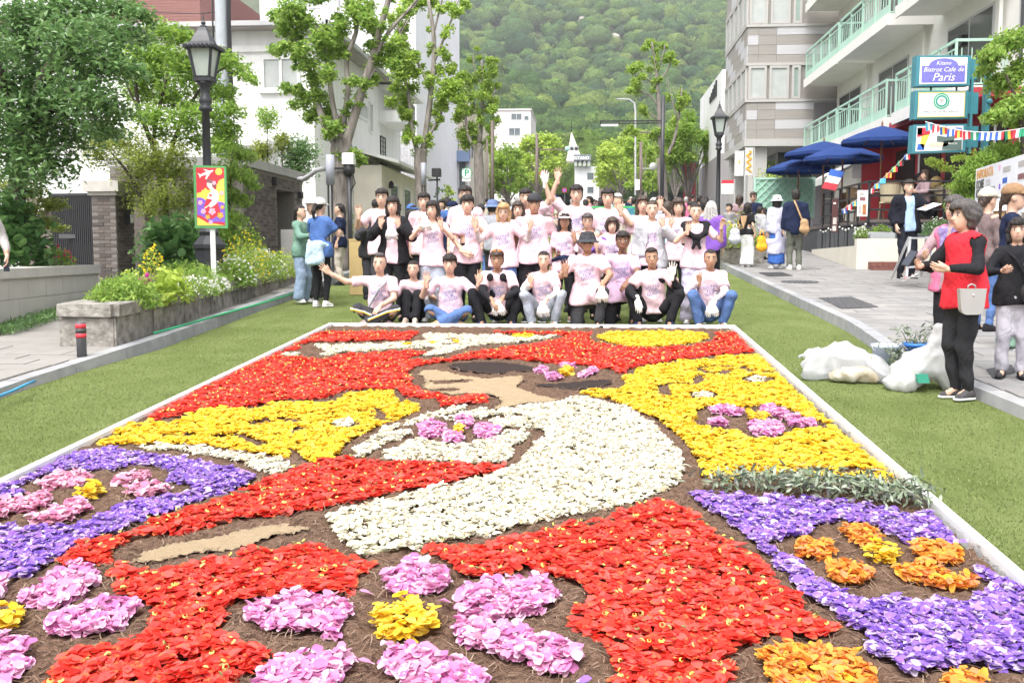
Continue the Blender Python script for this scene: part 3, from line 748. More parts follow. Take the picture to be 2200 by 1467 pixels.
def kerb(name,K,out,hfun,m,w=.17,step=.9,y0=3.0,y1=40.0):
 K2=cut_(K,y0,y1);d=cum([(*p,0)for p in K2]);n=int(d[-1]/step)
 root=tag(bpy.data.objects.new(name,None),kind='structure');COL.objects.link(root)
 P3=[(*p,0)for p in K2]
 for i in range(n):
  a=at_len(P3,d,i*d[-1]/n+.006);c=at_len(P3,d,(i+1)*d[-1]/n-.006);t=(c-a).normalized();r=Vector((t.y,-t.x,0))*out*w
  ha,hc=hfun(a.y),hfun(c.y);e=r*.14
  b=MB();z=lambda p,h:gz(p.y,h)
  q=[a,a+r,c+r,c]if out>0 else[a+r,a,c,c+r]
  b0=[(p.x,p.y,z(p,-.05))for p in q]
  top=[(a+e,ha),(a+r,ha),(c+r,hc),(c+e,hc)]if out>0 else[(a+r,ha),(a+e,ha),(c+e,hc),(c+r,hc)]
  b.hexa(b0+[(p.x,p.y,z(p,h+random.uniform(-.003,.003)))for p,h in top])
  o=b.build('kerb_stone',random.choice(GRAN),root)
 for y0_,y1_ in((-8,y0),(y1,140)):
  k=cut_(K,y0_,y1_);off=[(x+out*w,y)for x,y in k]
  L_,R_=(k,off)if out>0 else(off,k)
  bb=MB()
  ys=[p[1]for p in L_]
  for(xa,ya),(xb,_),(xc,yc),(xd,_)in zip(L_,R_,L_[1:],R_[1:]):
   bb.hexa([(xa,ya,gz(ya,-.05)),(xb,ya,gz(ya,-.05)),(xd,yc,gz(yc,-.05)),(xc,yc,gz(yc,-.05)),(xa,ya,gz(ya,.12)),(xb,ya,gz(ya,.12)),(xd,yc,gz(yc,.12)),(xc,yc,gz(yc,.12))])
  bb.build('kerb_run',m,root)
granite=mat('kerb_granite',(0.235,0.24,0.25),0.85,0,7,0.35,120,var2=(.31,.315,.325),detail=10)
GRAN=[granite,mat('kerb_granite_b',(0.20,0.205,0.215),0.85,0,7,0.35,120,var2=(.28,.285,.295),detail=10),mat('kerb_granite_c',(0.25,0.25,0.255),0.85,0,5,0.35,120,var2=(.335,.335,.335),detail=10)]
kerb('left_kerb',KL,-1,lambda y:float(np.interp(y,[7.5,9.6,10.6],[.085,.09,.13])),granite)
kerb('right_kerb',KR,1,lambda y:float(np.interp(y,[10.5,12.2],[.09,.13])),granite)
pave_m=mat('pavement_stone',(0.185,0.18,0.176),0.9,0,2.2,0.3,120,var2=(.26,.252,.246),detail=12)
pave_l=mat('pavement_beige',(0.235,0.222,0.205),0.9,0.1,4,0.2,120,detail=8)
offs=lambda K,o:[(x+o,y)for x,y in K]
PVR,PVL=.100,.100
strip('right_pavement',offs(cut_(KR,-8,140),.16),[(40,-8),(40,140)],PVR-.014,mat('pavement_joint',(0.2,0.195,0.19),0.95,.1,30))
strip('left_pavement',[(-40,-8),(-40,140)],offs(cut_(KL,-8,140),-.16),PVL-.014,pave_l)
def pavers(name,K,side,xw,y0,y1,m,dz,nmax=300,sx=.6,sy=.3,single=True):
 root=tag(bpy.data.objects.new(name,None),kind='structure');COL.objects.link(root)
 cells=[]
 y=y0;r=0
 while y<y1:
  xk=float(np.interp(y+sy/2,[p[1]for p in K],[p[0]for p in K]))+side*.18
  n=int(xw/sx)
  for i in range(n):
   x=xk+side*((i+(.5 if r%2 else 0))*sx)
   cells.append((x if side>0 else x-sx,y))
  if r%2:cells.append((xk if side>0 else xk-sx/2,y,sx/2))
  y+=sy;r+=1
 cells.sort(key=lambda c:(c[1]+abs(c[0]-side*4)*1.0))
 me=[None,None]
 def shape(b,x0,yy,w):
  g=.004;jz=random.uniform(-.003,.003)
  p=[(x0+g,yy+g),(x0+w-g,yy+g),(x0+w-g,yy+sy-g),(x0+g,yy+sy-g)]
  b.hexa([(px,py,gz(py,dz-.03))for px,py in p]+[(px,py,gz(py,dz+jz))for px,py in p])
 rest=MB();k=0
 for c in cells:
  w=c[2]if len(c)>2 else sx
  if k<nmax and single:
   b=MB();shape(b,c[0],c[1],w);b.build('paver',random.choice(PAVS)if m is pave_m else m,root);k+=1
  else:shape(rest,c[0],c[1],w)
 if rest.n:
  o=rest.build('far_pavers',m,root);o['kind']='stuff'
PAVS=[pave_m,mat('pavement_stone_b',(0.205,0.197,0.189),0.9,0,2.2,0.3,120,var2=(.285,.272,.26),detail=12),mat('pavement_stone_c',(0.172,0.171,0.171),0.9,0,3,0.3,120,var2=(.24,.236,.234),detail=12)]
pavers('right_paving',KR,1,6.6,6.6,33,pave_m,PVR)
pavers('left_paving',KL,-1,3.0,6.5,10.2,pave_l,PVL,100)
# ------------------------------------------------------------------ the flower carpet
DZ=0.05
def uvp(pts):
 """photograph -> plan coordinates on the carpet's plane"""
 return np.array([(p.x,p.y)for p in(G(x,y,DZ)for x,y in pts)])
def inside(pts,poly):
 x,y=pts[:,0],pts[:,1];r=np.zeros(len(pts),bool);n=len(poly);j=n-1
 for i in range(n):
  xi,yi=poly[i];xj,yj=poly[j]
  if yi!=yj:
   r^=((yi>y)!=(yj>y))&(x<(xj-xi)*(y-yi)/(yj-yi)+xi)
  j=i
 return r
def near_line(pts,line,w):
 r=np.zeros(len(pts),bool)
 for a,c in zip(line,line[1:]):
  ab=c-a;t=np.clip(((pts-a)@ab)/max(1e-9,ab@ab),0,1);r|=np.linalg.norm(pts-a-t[:,None]*ab,axis=1)<w
 return r
def ngon(cx,cy,rx,ry,n=20):return[(cx+rx*cos(2*pi*i/n),cy+ry*sin(2*pi*i/n))for i in range(n)]
PATCH={} # key: (kind, label)
LAY=[] # painting order: (key, polygon) or (None, polygon) for bare fibre, or ('line', pts, width)
def lay(key,*polys):
 for p in polys:LAY.append((key,uvp(p)))
def soil(*polys):lay(None,*polys)
def sline(w,*lines):
 for l in lines:LAY.append(('line',uvp(l),w))
def patch(key,kind,label):PATCH[key]=(kind,label)
patch('sky','red','large field of red tulip petals behind the face at the far end of the flower carpet')
lay('sky',[(690,714),(1580,716),(1622,757),(1536,764),(1490,771),(1452,774),(1431,779),(1373,787),(1351,795),(1345,804),(1324,802),(1318,795),(1277,790),(1242,785),(1190,782),(1141,776),(1098,771),(1016,772),(962,778),(913,785),(888,790),(875,804),(888,815),(883,828),(907,836),(935,847),(967,857),(989,853),(1016,849),(1049,851),(1054,861),(1027,869),(989,869),(945,879),(945,866),(935,857),(894,857),(869,853),(860,846),(853,838),(744,839),(711,853),(662,861),(621,858),(589,865),(534,876),(453,879),(398,890),(371,899),(333,903),(311,899),(464,820),(600,758)])
soil([(600,768),(610,756),(650,750),(640,742),(668,736),(880,731),(900,716),(1000,713),(1100,718),(1160,719),(1225,722),(1180,735),(1120,745),(1030,756),(960,772),(905,777),(870,772),(930,757),(870,756),(740,764),(690,774),(655,770)],[(1262,724),(1290,709),(1520,709),(1540,722),(1530,736),(1470,747),(1400,750),(1330,747),(1280,738)])
patch('plane','white','white petal aeroplane flying across the red field at the far end')
lay('plane',[(670,741),(694,742),(733,744),(771,741),(815,741),(842,737),(880,738),(918,731),(904,720),(937,718),(973,720),(1027,722),(1071,720),(1112,728),(1174,723),(1205,722),(1168,729),(1133,734),(1100,737),(1043,740),(1016,745),(983,752),(962,760),(934,765),(905,767),(915,759),(943,749),(921,747),(866,750),(814,753),(771,755),(738,757),(700,764),(684,765),(700,756),(684,749)],[(600,766),(612,760),(648,760),(640,767)])
sline(.05,[(956,742),(989,739)],[(1000,738),(1030,737)],[(963,731),(983,728)])
patch('plane_yellow','yellow','small yellow petal windows and cockpit on the white petal aeroplane')
lay('plane_yellow',ngon(875,742,12,3.5),ngon(929,738,10,3),ngon(978,735,10,2.5),ngon(1123,723.5,27,4.5))
patch('sun','yellow','yellow petal sun cut off by the far edge of the flower carpet')
lay('sun',[(1278,725),(1300,716),(1330,713),(1480,713),(1520,719),(1526,727),(1505,735),(1450,743),(1400,746),(1350,744),(1310,737)])
patch('castle_right','yellow','yellow petal skyline on the right side of the flower carpet')
lay('castle_right',[(1632,763),(1545,767),(1536,772),(1501,776),(1455,775),(1452,782),(1422,786),(1367,791),(1362,805),(1332,812),(1345,825),(1332,836),(1291,838),(1253,840),(1242,847),(1275,853),(1318,861),(1345,875),(1373,885),(1404,897),(1433,918),(1469,947),(1484,973),(1498,991),(1504,1009),(1498,1027),(1542,1031),(1593,1034),(1611,1024),(1636,1021),(1745,1024),(1818,1029),(1873,1035),(1942,1051),(1940,1040),(1869,980),(1782,904),(1702,831),(1660,790)])
sline(.045,[(1504,795),(1515,790),(1547,788),(1591,789),(1604,795),(1618,800),(1662,802)],[(1509,800),(1536,806)],[(1441,827),(1474,826)],[(1731,1014),(1767,1013)])
sline(.05,[(1825,1014),(1866,1013)],[(1590,1017),(1600,1016)])
soil(ngon(1558,801,14,5.5),[(1493,808),(1506,806),(1514,820),(1490,830)],[(1416,828),(1433,826),(1442,854),(1415,851)],ngon(1629,817,36,9),ngon(1509,850,32,8))
soil([(1484,909),(1505,900),(1495,885),(1520,875),(1564,873),(1611,876),(1658,871),(1702,882),(1709,896),(1753,905),(1785,916),(1767,924),(1716,918),(1687,933),(1655,944),(1607,942),(1596,925),(1556,927),(1513,919)])
patch('window_a','white','small white petal window on the yellow skyline nearest the right frame');lay('window_a',ngon(1624,817,23,5.5))
patch('window_b','white','small white petal window on the yellow skyline left of the other one');lay('window_b',ngon(1511,850,26,5))
patch('castle_flower','pink','pink petal blossom with yellow centre set into the yellow skyline on the right')
lay('castle_flower',[(1516,880),(1560,872),(1604,886),(1593,896),(1549,890),(1520,888)],[(1625,876),(1651,873),(1695,886),(1709,896),(1676,901),(1633,889)],[(1680,904),(1709,897),(1756,908),(1760,921),(1727,922),(1691,916)],[(1600,913),(1629,906),(1691,918),(1687,934),(1651,941),(1611,932)],[(1513,911),(1535,899),(1571,907),(1564,917),(1527,918)])
patch('castle_flower_eye','yellow','yellow petal centre of the pink blossom in the right skyline');lay('castle_flower_eye',[(1596,892),(1636,890),(1658,900),(1651,909),(1607,909)])
patch('hair','dark','dark earth hair of the carpet woman above her sand face')
lay('hair',[(955,788),(975,780),(1016,777),(1071,777),(1125,784),(1157,790),(1144,797),(1112,798),(1071,804),(1030,802),(989,796)])
patch('bun','dark','dark earth hair bun behind the carpet woman below her hair blossom')
lay('bun',[(1144,823),(1190,823),(1236,819),(1291,814),(1317,817),(1317,825),(1285,834),(1236,838),(1193,835),(1155,829)])
patch('face','sand','pale sand face and neck of the carpet woman in profile')
lay('face',[(894,802),(907,794),(932,793),(973,800),(1005,808),(1044,812),(1082,809),(1125,806),(1128,817),(1112,830),(1131,839),(1155,847),(1211,858),(1182,864),(1135,866),(1100,873),(1060,882),(1058,874),(1076,864),(1068,853),(1044,846),(989,846),(973,850),(929,840),(907,831),(911,820),(907,809)])
sline(.05,[(934,819),(956,822),(973,820),(1003,817)],[(929,839),(973,836)])
patch('hair_flower','pink','small pink petal blossom in the hair of the carpet woman')
lay('hair_flower',ngon(1163,798,20,6),ngon(1220,789,22,5),[(1236,812),(1253,798),(1288,793),(1290,801),(1253,814)],ngon(1190,812,23,7))
patch('hair_flower_eye','yellow','yellow petal centre of the small blossom in the hair');lay('hair_flower_eye',ngon(1218,802,21,8))
patch('robe','white','broad white petal kimono sweeping through the middle of the flower carpet')
lay('robe',[(1248,853),(1295,865),(1353,876),(1375,895),(1415,916),(1433,944),(1455,962),(1471,984),(1473,1016),(1462,1038),(1439,1053),(1380,1074),(1286,1098),(1159,1120),(1064,1149),(991,1158),(909,1180),(773,1194),(745,1175),(718,1150),(694,1112),(724,1098),(773,1087),(814,1074),(882,1063),(895,1045),(964,1046),(1018,1030),(1073,1014),(1095,1003),(1114,995),(1136,967),(1147,948),(1169,940),(1164,924),(1109,918),(1076,921),(1041,910),(1065,902),(1040,899),(1022,899),(973,902),(948,902),(973,894),(1000,888),(1041,881),(1095,880),(1125,872),(1191,866),(1218,858)])
sline(.045,[(1040,901),(1065,897),(1112,893)])
patch('collar','white','narrow white petal collar strip along the left of the kimono')
lay('collar',[(1003,872),(959,880),(918,891),(877,905),(823,921),(804,937),(774,956),(753,970),(763,987),(782,985),(804,967),(831,956),(864,942),(888,932),(891,927),(848,926),(850,919),(891,912),(935,899),(973,889),(1006,877)])
patch('sleeve','white','white petal sleeve below the pink kimono blossom')
lay('sleeve',[(820,973),(853,962),(875,945),(907,945),(940,951),(973,954),(1019,954),(1052,945),(1074,937),(1087,924),(1125,925),(1147,935),(1125,948),(1104,962),(1104,981),(1076,994),(1000,997),(945,991),(864,990),(818,992)])
patch('kimono_flower','pink','pink petal blossom on the white kimono in the middle of the carpet')
lay('kimono_flower',[(891,915),(926,907),(965,917),(958,929),(956,940),(924,945),(896,935)],[(970,905),(995,897),(1022,904),(1022,916),(1000,920),(975,914)],[(1014,921),(1041,911),(1082,927),(1068,944),(1035,947),(1014,937)],[(945,948),(962,929),(1003,936),(1003,948),(986,956),(948,955)])
patch('kimono_flower_eye','yellow','small yellow petal centre of the kimono blossom');lay('kimono_flower_eye',ngon(986,928,17,7))
patch('castle_left','yellow','yellow petal skyline on the left side of the flower carpet')
lay('castle_left',[(207,952),(243,928),(275,914),(303,911),(327,906),(371,909),(393,897),(425,885),(488,875),(532,883),(562,876),(592,867),(644,866),(687,865),(714,866),(747,844),(847,840),(853,858),(864,869),(888,865),(907,877),(896,885),(864,899),(831,911),(795,926),(760,943),(741,956),(730,981),(708,987),(684,995),(657,990),(638,973),(622,968),(627,978),(616,986),(570,978),(521,969),(466,962),(398,955),(316,954),(207,957)])
sline(.045,[(776,885),(809,883)],[(548,913),(560,906),(581,904)],[(600,902),(638,907)],[(360,937),(406,937)],[(461,939),(488,939)],[(507,936),(529,946),(560,956)],[(632,927),(645,922)],[(227,936),(250,939)])
soil([(812,883),(828,888),(825,906),(804,906)],ngon(742,913,30,10))
patch('window_c','white','small white petal window on the left yellow skyline');lay('window_c',ngon(738,911,24,8))
patch('stream','white','curved white petal band between left skyline and purple field')
lay('stream',[(292,967),(303,959),(365,955),(412,961),(453,965),(488,973),(556,977),(605,986),(632,1005),(589,1022),(562,1016),(532,1000),(494,989),(453,978),(412,977),(404,969),(357,969)])
patch('purple_left','purple','purple iris petal field on the left side of the flower carpet')
lay('purple_left',[(-300,1180),(-60,1072),(0,1046),(35,1035),(68,1019),(112,993),(153,978),(175,970),(229,964),(281,968),(327,980),(409,985),(464,1001),(545,1016),(556,1030),(518,1046),(502,1057),(447,1071),(382,1093),(314,1115),(278,1136),(218,1155),(164,1172),(131,1199),(95,1218),(65,1243),(25,1248),(0,1237),(-300,1180)])
soil([(35,1049),(68,1033),(115,1016),(164,1011),(245,1012),(286,999),(327,1001),(367,1016),(349,1035),(395,1042),(414,1057),(382,1067),(327,1072),(259,1084),(232,1100),(191,1119),(153,1129),(109,1135),(49,1143),(33,1125),(0,1132),(-60,1140),(-60,1080),(20,1072),(60,1066)])
patch('left_flower','pink2','pink petal blossom lying in the left purple field')
lay('left_flower',[(68,1041),(115,1025),(169,1018),(202,1024),(207,1034),(164,1049),(93,1058)],[(222,1045),(262,1018),(338,1018),(322,1031),(259,1045)],[(252,1052),(314,1041),(380,1046),(349,1066),(286,1072)],[(-20,1093),(0,1085),(30,1076),(104,1058),(122,1076),(98,1095),(27,1107),(0,1116),(-30,1117)],[(44,1120),(117,1096),(177,1073),(212,1090),(175,1110),(136,1129),(68,1129)])
patch('left_flower_eye','yellow','yellow petal centre of the blossom in the left purple field');lay('left_flower_eye',[(147,1071),(164,1057),(218,1048),(239,1057),(202,1075)])
patch('skirt_mid','red','long red petal band of the skirt between left purple field and white kimono')
lay('skirt_mid',[(679,992),(725,985),(777,991),(853,994),(945,995),(1000,998),(1049,1001),(1095,995),(1082,1008),(1041,1018),(973,1035),(932,1046),(896,1052),(836,1059),(814,1068),(718,1090),(623,1105),(555,1112),(500,1117),(417,1147),(300,1154),(259,1172),(245,1187),(243,1213),(199,1216),(113,1225),(131,1196),(164,1180),(185,1168),(224,1158),(286,1147),(322,1117),(382,1109),(393,1095),(436,1082),(505,1063),(535,1049),(559,1035),(578,1025),(597,1020),(644,1007)])
patch('arm','sand','pale sand arm of the carpet woman between two red fields')
lay('arm',[(281,1202),(300,1183),(368,1164),(464,1150),(500,1140),(555,1128),(609,1122),(669,1134),(636,1146),(593,1152),(560,1165),(500,1181),(409,1189),(341,1206),(300,1211)])
patch('skirt_left','red','red tulip petal field at the lower left of the carpet')
lay('skirt_left',[(500,1199),(516,1188),(582,1183),(664,1169),(724,1185),(740,1202),(816,1211),(786,1232),(767,1240),(768,1281),(732,1277),(691,1277),(636,1271),(582,1287),(500,1300),(491,1291),(500,1324),(469,1348),(488,1373),(529,1375),(559,1400),(600,1405),(578,1414),(570,1433),(532,1449),(504,1467),(490,1520),(50,1520),(88,1467),(115,1438),(125,1411),(175,1395),(232,1386),(265,1378),(300,1367),(333,1348),(316,1329),(327,1313),(319,1296),(273,1290),(240,1272),(245,1245),(224,1236),(245,1215),(275,1211),(286,1223),(341,1228),(395,1219),(450,1201)])
patch('corner_flower','pink','pink petal blossom at the lower left corner of the carpet')
lay('corner_flower',[(30,1285),(87,1253),(136,1223),(175,1213),(210,1224),(228,1250),(191,1278),(142,1303),(101,1314),(38,1303)],[(91,1356),(104,1329),(136,1305),(191,1305),(256,1289),(321,1299),(295,1330),(262,1357),(185,1371),(136,1376),(109,1371)],[(-150,1380),(0,1368),(19,1366),(35,1377),(63,1384),(84,1422),(55,1453),(33,1468),(20,1520),(-150,1520)],[(-60,1240),(0,1246),(14,1241),(27,1255),(13,1283),(0,1295),(-60,1302)])
patch('corner_flower_eye','yellow','yellow petal centre at the left border of the carpet');lay('corner_flower_eye',[(-60,1315),(0,1315),(49,1310),(70,1324),(49,1349),(0,1368),(-60,1370)])
patch('centre_flower','pink','large pink petal blossom at the bottom centre of the carpet')
lay('centre_flower',[(812,1244),(849,1221),(887,1201),(936,1221),(964,1219),(977,1265),(925,1280),(882,1287),(823,1283)],[(967,1301),(985,1259),(1059,1250),(1100,1243),(1127,1246),(1175,1240),(1212,1279),(1178,1315),(1121,1331),(1064,1337),(1016,1334),(977,1329)],[(956,1350),(1018,1337),(1073,1346),(1127,1348),(1165,1367),(1223,1380),(1266,1422),(1254,1439),(1204,1452),(1159,1445),(1095,1426),(1048,1407),(991,1392)],[(801,1434),(827,1394),(882,1392),(925,1392),(972,1420),(1034,1433),(1058,1459),(1062,1520),(880,1520),(854,1465),(814,1455)],[(533,1459),(598,1416),(653,1411),(713,1397),(762,1397),(775,1432),(740,1460),(729,1520),(533,1520)],[(514,1323),(541,1305),(647,1277),(707,1289),(769,1297),(766,1323),(740,1344),(742,1374),(713,1377),(680,1365),(582,1362),(536,1343)])
patch('centre_flower_eye','yellow','round yellow petal centre of the large pink blossom at the bottom');lay('centre_flower_eye',[(782,1339),(798,1317),(849,1294),(876,1286),(909,1303),(952,1325),(952,1356),(909,1381),(863,1382),(806,1378)])
patch('skirt_right','red','large red tulip petal field at the lower right of the carpet')
lay('skirt_right',[(901,1188),(947,1169),(964,1177),(1018,1175),(1083,1158),(1156,1142),(1197,1133),(1286,1120),(1331,1098),(1366,1091),(1410,1074),(1458,1085),(1484,1104),(1515,1126),(1541,1155),(1589,1177),(1630,1200),(1662,1228),(1668,1254),(1694,1276),(1723,1282),(1730,1310),(1757,1330),(1791,1347),(1827,1352),(1791,1363),(1753,1375),(1699,1368),(1648,1371),(1607,1391),(1580,1398),(1569,1426),(1586,1432),(1569,1467),(1560,1520),(1310,1520),(1312,1464),(1318,1432),(1299,1416),(1309,1390),(1274,1371),(1213,1343),(1229,1311),(1261,1305),(1251,1257),(1223,1254),(1175,1238),(1127,1228),(1080,1235),(1018,1245),(983,1238),(977,1219),(950,1203)])
patch('purple_right','purple','purple iris petal field along the right frame of the flower carpet')
lay('purple_right',[(1472,1062),(1518,1057),(1620,1065),(1702,1067),(1757,1073),(1859,1084),(1934,1100),(2004,1104),(2036,1139),(2084,1172),(2111,1200),(2115,1221),(2200,1262),(2400,1380),(2400,1450),(2200,1447),(2098,1436),(2030,1439),(1941,1453),(1907,1426),(1859,1402),(1846,1354),(1811,1340),(1781,1310),(1726,1279),(1702,1252),(1651,1200),(1614,1166),(1569,1129),(1528,1102),(1491,1074)])
soil([(1655,1166),(1695,1153),(1747,1157),(1750,1132),(1801,1118),(1876,1130),(1921,1154),(1941,1165),(2030,1166),(2081,1175),(2113,1200),(2115,1221),(2081,1224),(2098,1241),(2130,1255),(2117,1272),(2081,1272),(2074,1290),(1995,1294),(1907,1277),(1886,1290),(1852,1288),(1801,1264),(1757,1246),(1729,1209),(1682,1195)])
patch('orange_flower','orange','orange petal blossom set in the right purple field')
lay('orange_flower',[(1693,1183),(1709,1162),(1784,1164),(1817,1190),(1770,1205),(1706,1198)],[(1782,1136),(1849,1130),(1886,1145),(1912,1163),(1845,1178),(1822,1164)],[(1939,1187),(1961,1165),(2064,1172),(2086,1204),(2036,1219),(1982,1205)],[(1905,1231),(1975,1203),(2030,1230),(2110,1248),(2107,1270),(2047,1273),(1961,1256)],[(1758,1214),(1818,1206),(1886,1227),(1888,1248),(1842,1263),(1777,1249)])
patch('orange_flower_eye','yellow','yellow petal centre of the orange blossom');lay('orange_flower_eye',[(1837,1187),(1886,1174),(1941,1182),(1946,1207),(1914,1220),(1863,1205)])
patch('orange_bottom','orange','orange petal blossom cut off by the bottom edge left of the purple field')
lay('orange_bottom',[(1612,1409),(1682,1378),(1757,1390),(1825,1404),(1895,1449),(1890,1520),(1650,1520),(1625,1429)])
patch('orange_corner','orange','orange petals at the bottom right corner of the carpet');lay('orange_corner',[(2007,1468),(2057,1448),(2105,1445),(2134,1460),(2130,1520),(2000,1520)])
def lin(a,b):return a
PC={'red':petal_mat('petal_red',[(.60,.026,.020),(.72,.045,.030),(.80,.065,.040),(.78,.14,.12),(.68,.045,.042)],(.62,.17,.06)),'yellow':petal_mat('petal_yellow',[(.78,.52,.025),(.84,.60,.05),(.86,.67,.12),(.78,.48,.02)],(.80,.55,.05)),'white':petal_mat('petal_white',[(.82,.80,.68),(.77,.74,.58),(.84,.83,.76),(.82,.81,.71),(.50,.38,.25)],(.52,.52,.31)),'purple':petal_mat('petal_purple',[(.17,.08,.44),(.25,.13,.56),(.31,.18,.60),(.33,.15,.48),(.68,.60,.72)],(.60,.50,.62)),'pink':petal_mat('petal_pink',[(.58,.18,.42),(.66,.25,.50),(.71,.34,.56),(.67,.27,.46),(.78,.56,.68)],(.82,.66,.74)),'pink2':petal_mat('petal_rose',[(.58,.19,.33),(.65,.26,.40),(.70,.35,.48),(.76,.54,.62)],(.84,.68,.72)),'orange':petal_mat('petal_orange',[(.72,.24,.055),(.76,.30,.07),(.80,.36,.05),(.70,.26,.14),(.82,.48,.04)],(.78,.44,.06))}
SPEC={'red':(3050,.060,.58,.15),'yellow':(3400,.048,.66,.22),'white':(4400,.040,.6,.30),'purple':(4900,.043,.72,.24),'pink':(5200,.049,.78,.34),'pink2':(5400,.045,.72,.34),'orange':(5600,.045,.55,.36)}
def petal_template(nu,nv,seed,wr):
 r=np.random.default_rng(seed);u=np.linspace(0,1,nu)[:,None];w=np.linspace(-1,1,nv)[None,:]
 half=wr*.5*np.sin(pi*np.clip(u*.86+.09,0,1))**.75
 x=w*half+0*u;y=u+0*w
 z=.30*(w*half/(wr*.5))**2*wr*r.uniform(.4,1.3)*(.3+u)+r.uniform(-.12,.30)*(u-.4)**2+.05*np.sin(6*u+r.uniform(0,6))*w
 v=np.stack([x,y-.5,z],2).reshape(-1,3)
 f=np.array([(i*nv+j,i*nv+j+1,(i+1)*nv+j+1,(i+1)*nv+j)for i in range(nu-1)for j in range(nv-1)])
 uv=np.stack([u+0*w,0*u+0*w],2).reshape(-1,2)
 return v,f,uv
def scatter(pos,size,temps,pitch,r,flat=None,uvr=None):
 """many copies of small templates in one mesh: returns verts, faces, uv; pos (n,3)"""
 n=len(pos);V,Fc,UV,off=[],[],[],0
 pick=r.integers(0,len(temps),n)
 for k,(tv,tf,tuv)in enumerate(temps):
  p=pos[pick==k];m=len(p)
  if not m:continue
  s=size*np.clip(r.normal(1,.17,m),.55,1.5)
  yaw,pit,rol=r.uniform(0,2*pi,m),r.normal(0,pitch,m),r.normal(0,pitch,m)
  cy,sy,cp,sp,cr,sr=np.cos(yaw),np.sin(yaw),np.cos(pit),np.sin(pit),np.cos(rol),np.sin(rol)
  x,y,z=[tv[None,:,i]*s[:,None]for i in range(3)]
  x,z=x*cr[:,None]+z*sr[:,None],-x*sr[:,None]+z*cr[:,None]
  y,z=y*cp[:,None]-z*sp[:,None],y*sp[:,None]+z*cp[:,None]
  x,y=x*cy[:,None]-y*sy[:,None],x*sy[:,None]+y*cy[:,None]
  z=z+SLOPE*y if flat else z
  V.append(np.stack([x+p[:,0:1],y+p[:,1:2],z+p[:,2:3]],2).reshape(-1,3))
  K=len(tv);Fc.append((tf[None]+(np.arange(m)*K)[:,None,None]+off).reshape(-1,tf.shape[1]));off+=m*K
  rv=r.uniform(0,1,m)
  q=np.repeat(tuv[None],m,0).copy();q[:,:,1]=rv[:,None];UV.append(q.reshape(-1,2))
 return np.concatenate(V),np.concatenate(Fc),np.concatenate(UV)
cL,cR=-3.47,1.90 # frame's inner edges
yN,yF=2.35,G(1100,711).y
cL,cR=G(688,713,DZ).x,G(1582,715,DZ).x
def classify(pts):
 top=np.full(len(pts),-1,np.int32);keys=list(PATCH)
 for l in LAY:
  if l[0]=='line':top[near_line(pts,l[1],l[2])]=-1
  else:top[inside(pts,l[1])]=-1 if l[0]is None else keys.index(l[0])
 return top,keys
carpet=thing('flower_carpet','long flower carpet bed of brown fibre inside a low white frame on the turf','flower carpet',(0,0,0))
white_p=mat('frame_white',(0.78,0.78,0.77),0.6,0.04,6,0.05,40)
for x0,x1,y0,y1 in((cL-.05,cL,yN,yF+.05),(cR,cR+.05,yN,yF+.05),(cL,cR,yF,yF+.05),(cL,cR,yN-.05,yN)):
 n=3 if x1-x0<.1 else 2
 for i in range(n):
  b=MB();along=x1-x0<.1
  a0,a1=(y0+(y1-y0)*i/n,y0+(y1-y0)*(i+1)/n)if along else(x0+(x1-x0)*i/n,x0+(x1-x0)*(i+1)/n)
  if along:q=[(x0,a0+.002),(x1,a0+.002),(x1,a1-.002),(x0,a1-.002)]
  else:q=[(a0+.002,y0),(a1-.002,y0),(a1-.002,y1),(a0+.002,y1)]
  b.hexa([(x,y,gz(y,.002))for x,y in q]+[(x,y,gz(y,.085))for x,y in q]);b.build('frame_board',white_p,carpet)
  # fibre bed
soil_m=mat('coir_fibre',(0.105,0.064,0.044),0.95,0.0,45,0.9,130,var2=(0.20,0.128,0.09),spec=0.1,detail=8)
def hnoise(x,y):return .006*np.sin(31*x+5*np.sin(9*y))+.006*np.sin(27*y+4*np.sin(11*x))+.004*np.sin(71*x+2)*np.sin(67*y)
gx,gy=np.arange(cL,cR+.001,.036),np.arange(yN,yF+.001,.045)
X,Y=np.meshgrid(gx,gy,indexing='ij');gpts=np.stack([X.ravel(),Y.ravel()],1)
top,KEYS=classify(gpts)
Z=gz(Y)+.028+hnoise(X,Y)+np.where(top.reshape(X.shape)<0,.022,0)+rng.uniform(-.006,.006,X.shape)
nx,ny=X.shape;I=np.arange(nx*ny).reshape(nx,ny)
fq=np.stack([I[:-1,:-1],I[1:,:-1],I[1:,1:],I[:-1,1:]],2).reshape(-1,4)
o=link('fibre_bed',mesh_np('fibre_bed',np.stack([X,Y,Z],2).reshape(-1,3),fq,smooth=True,mats=[soil_m]),carpet);o['kind']='stuff'
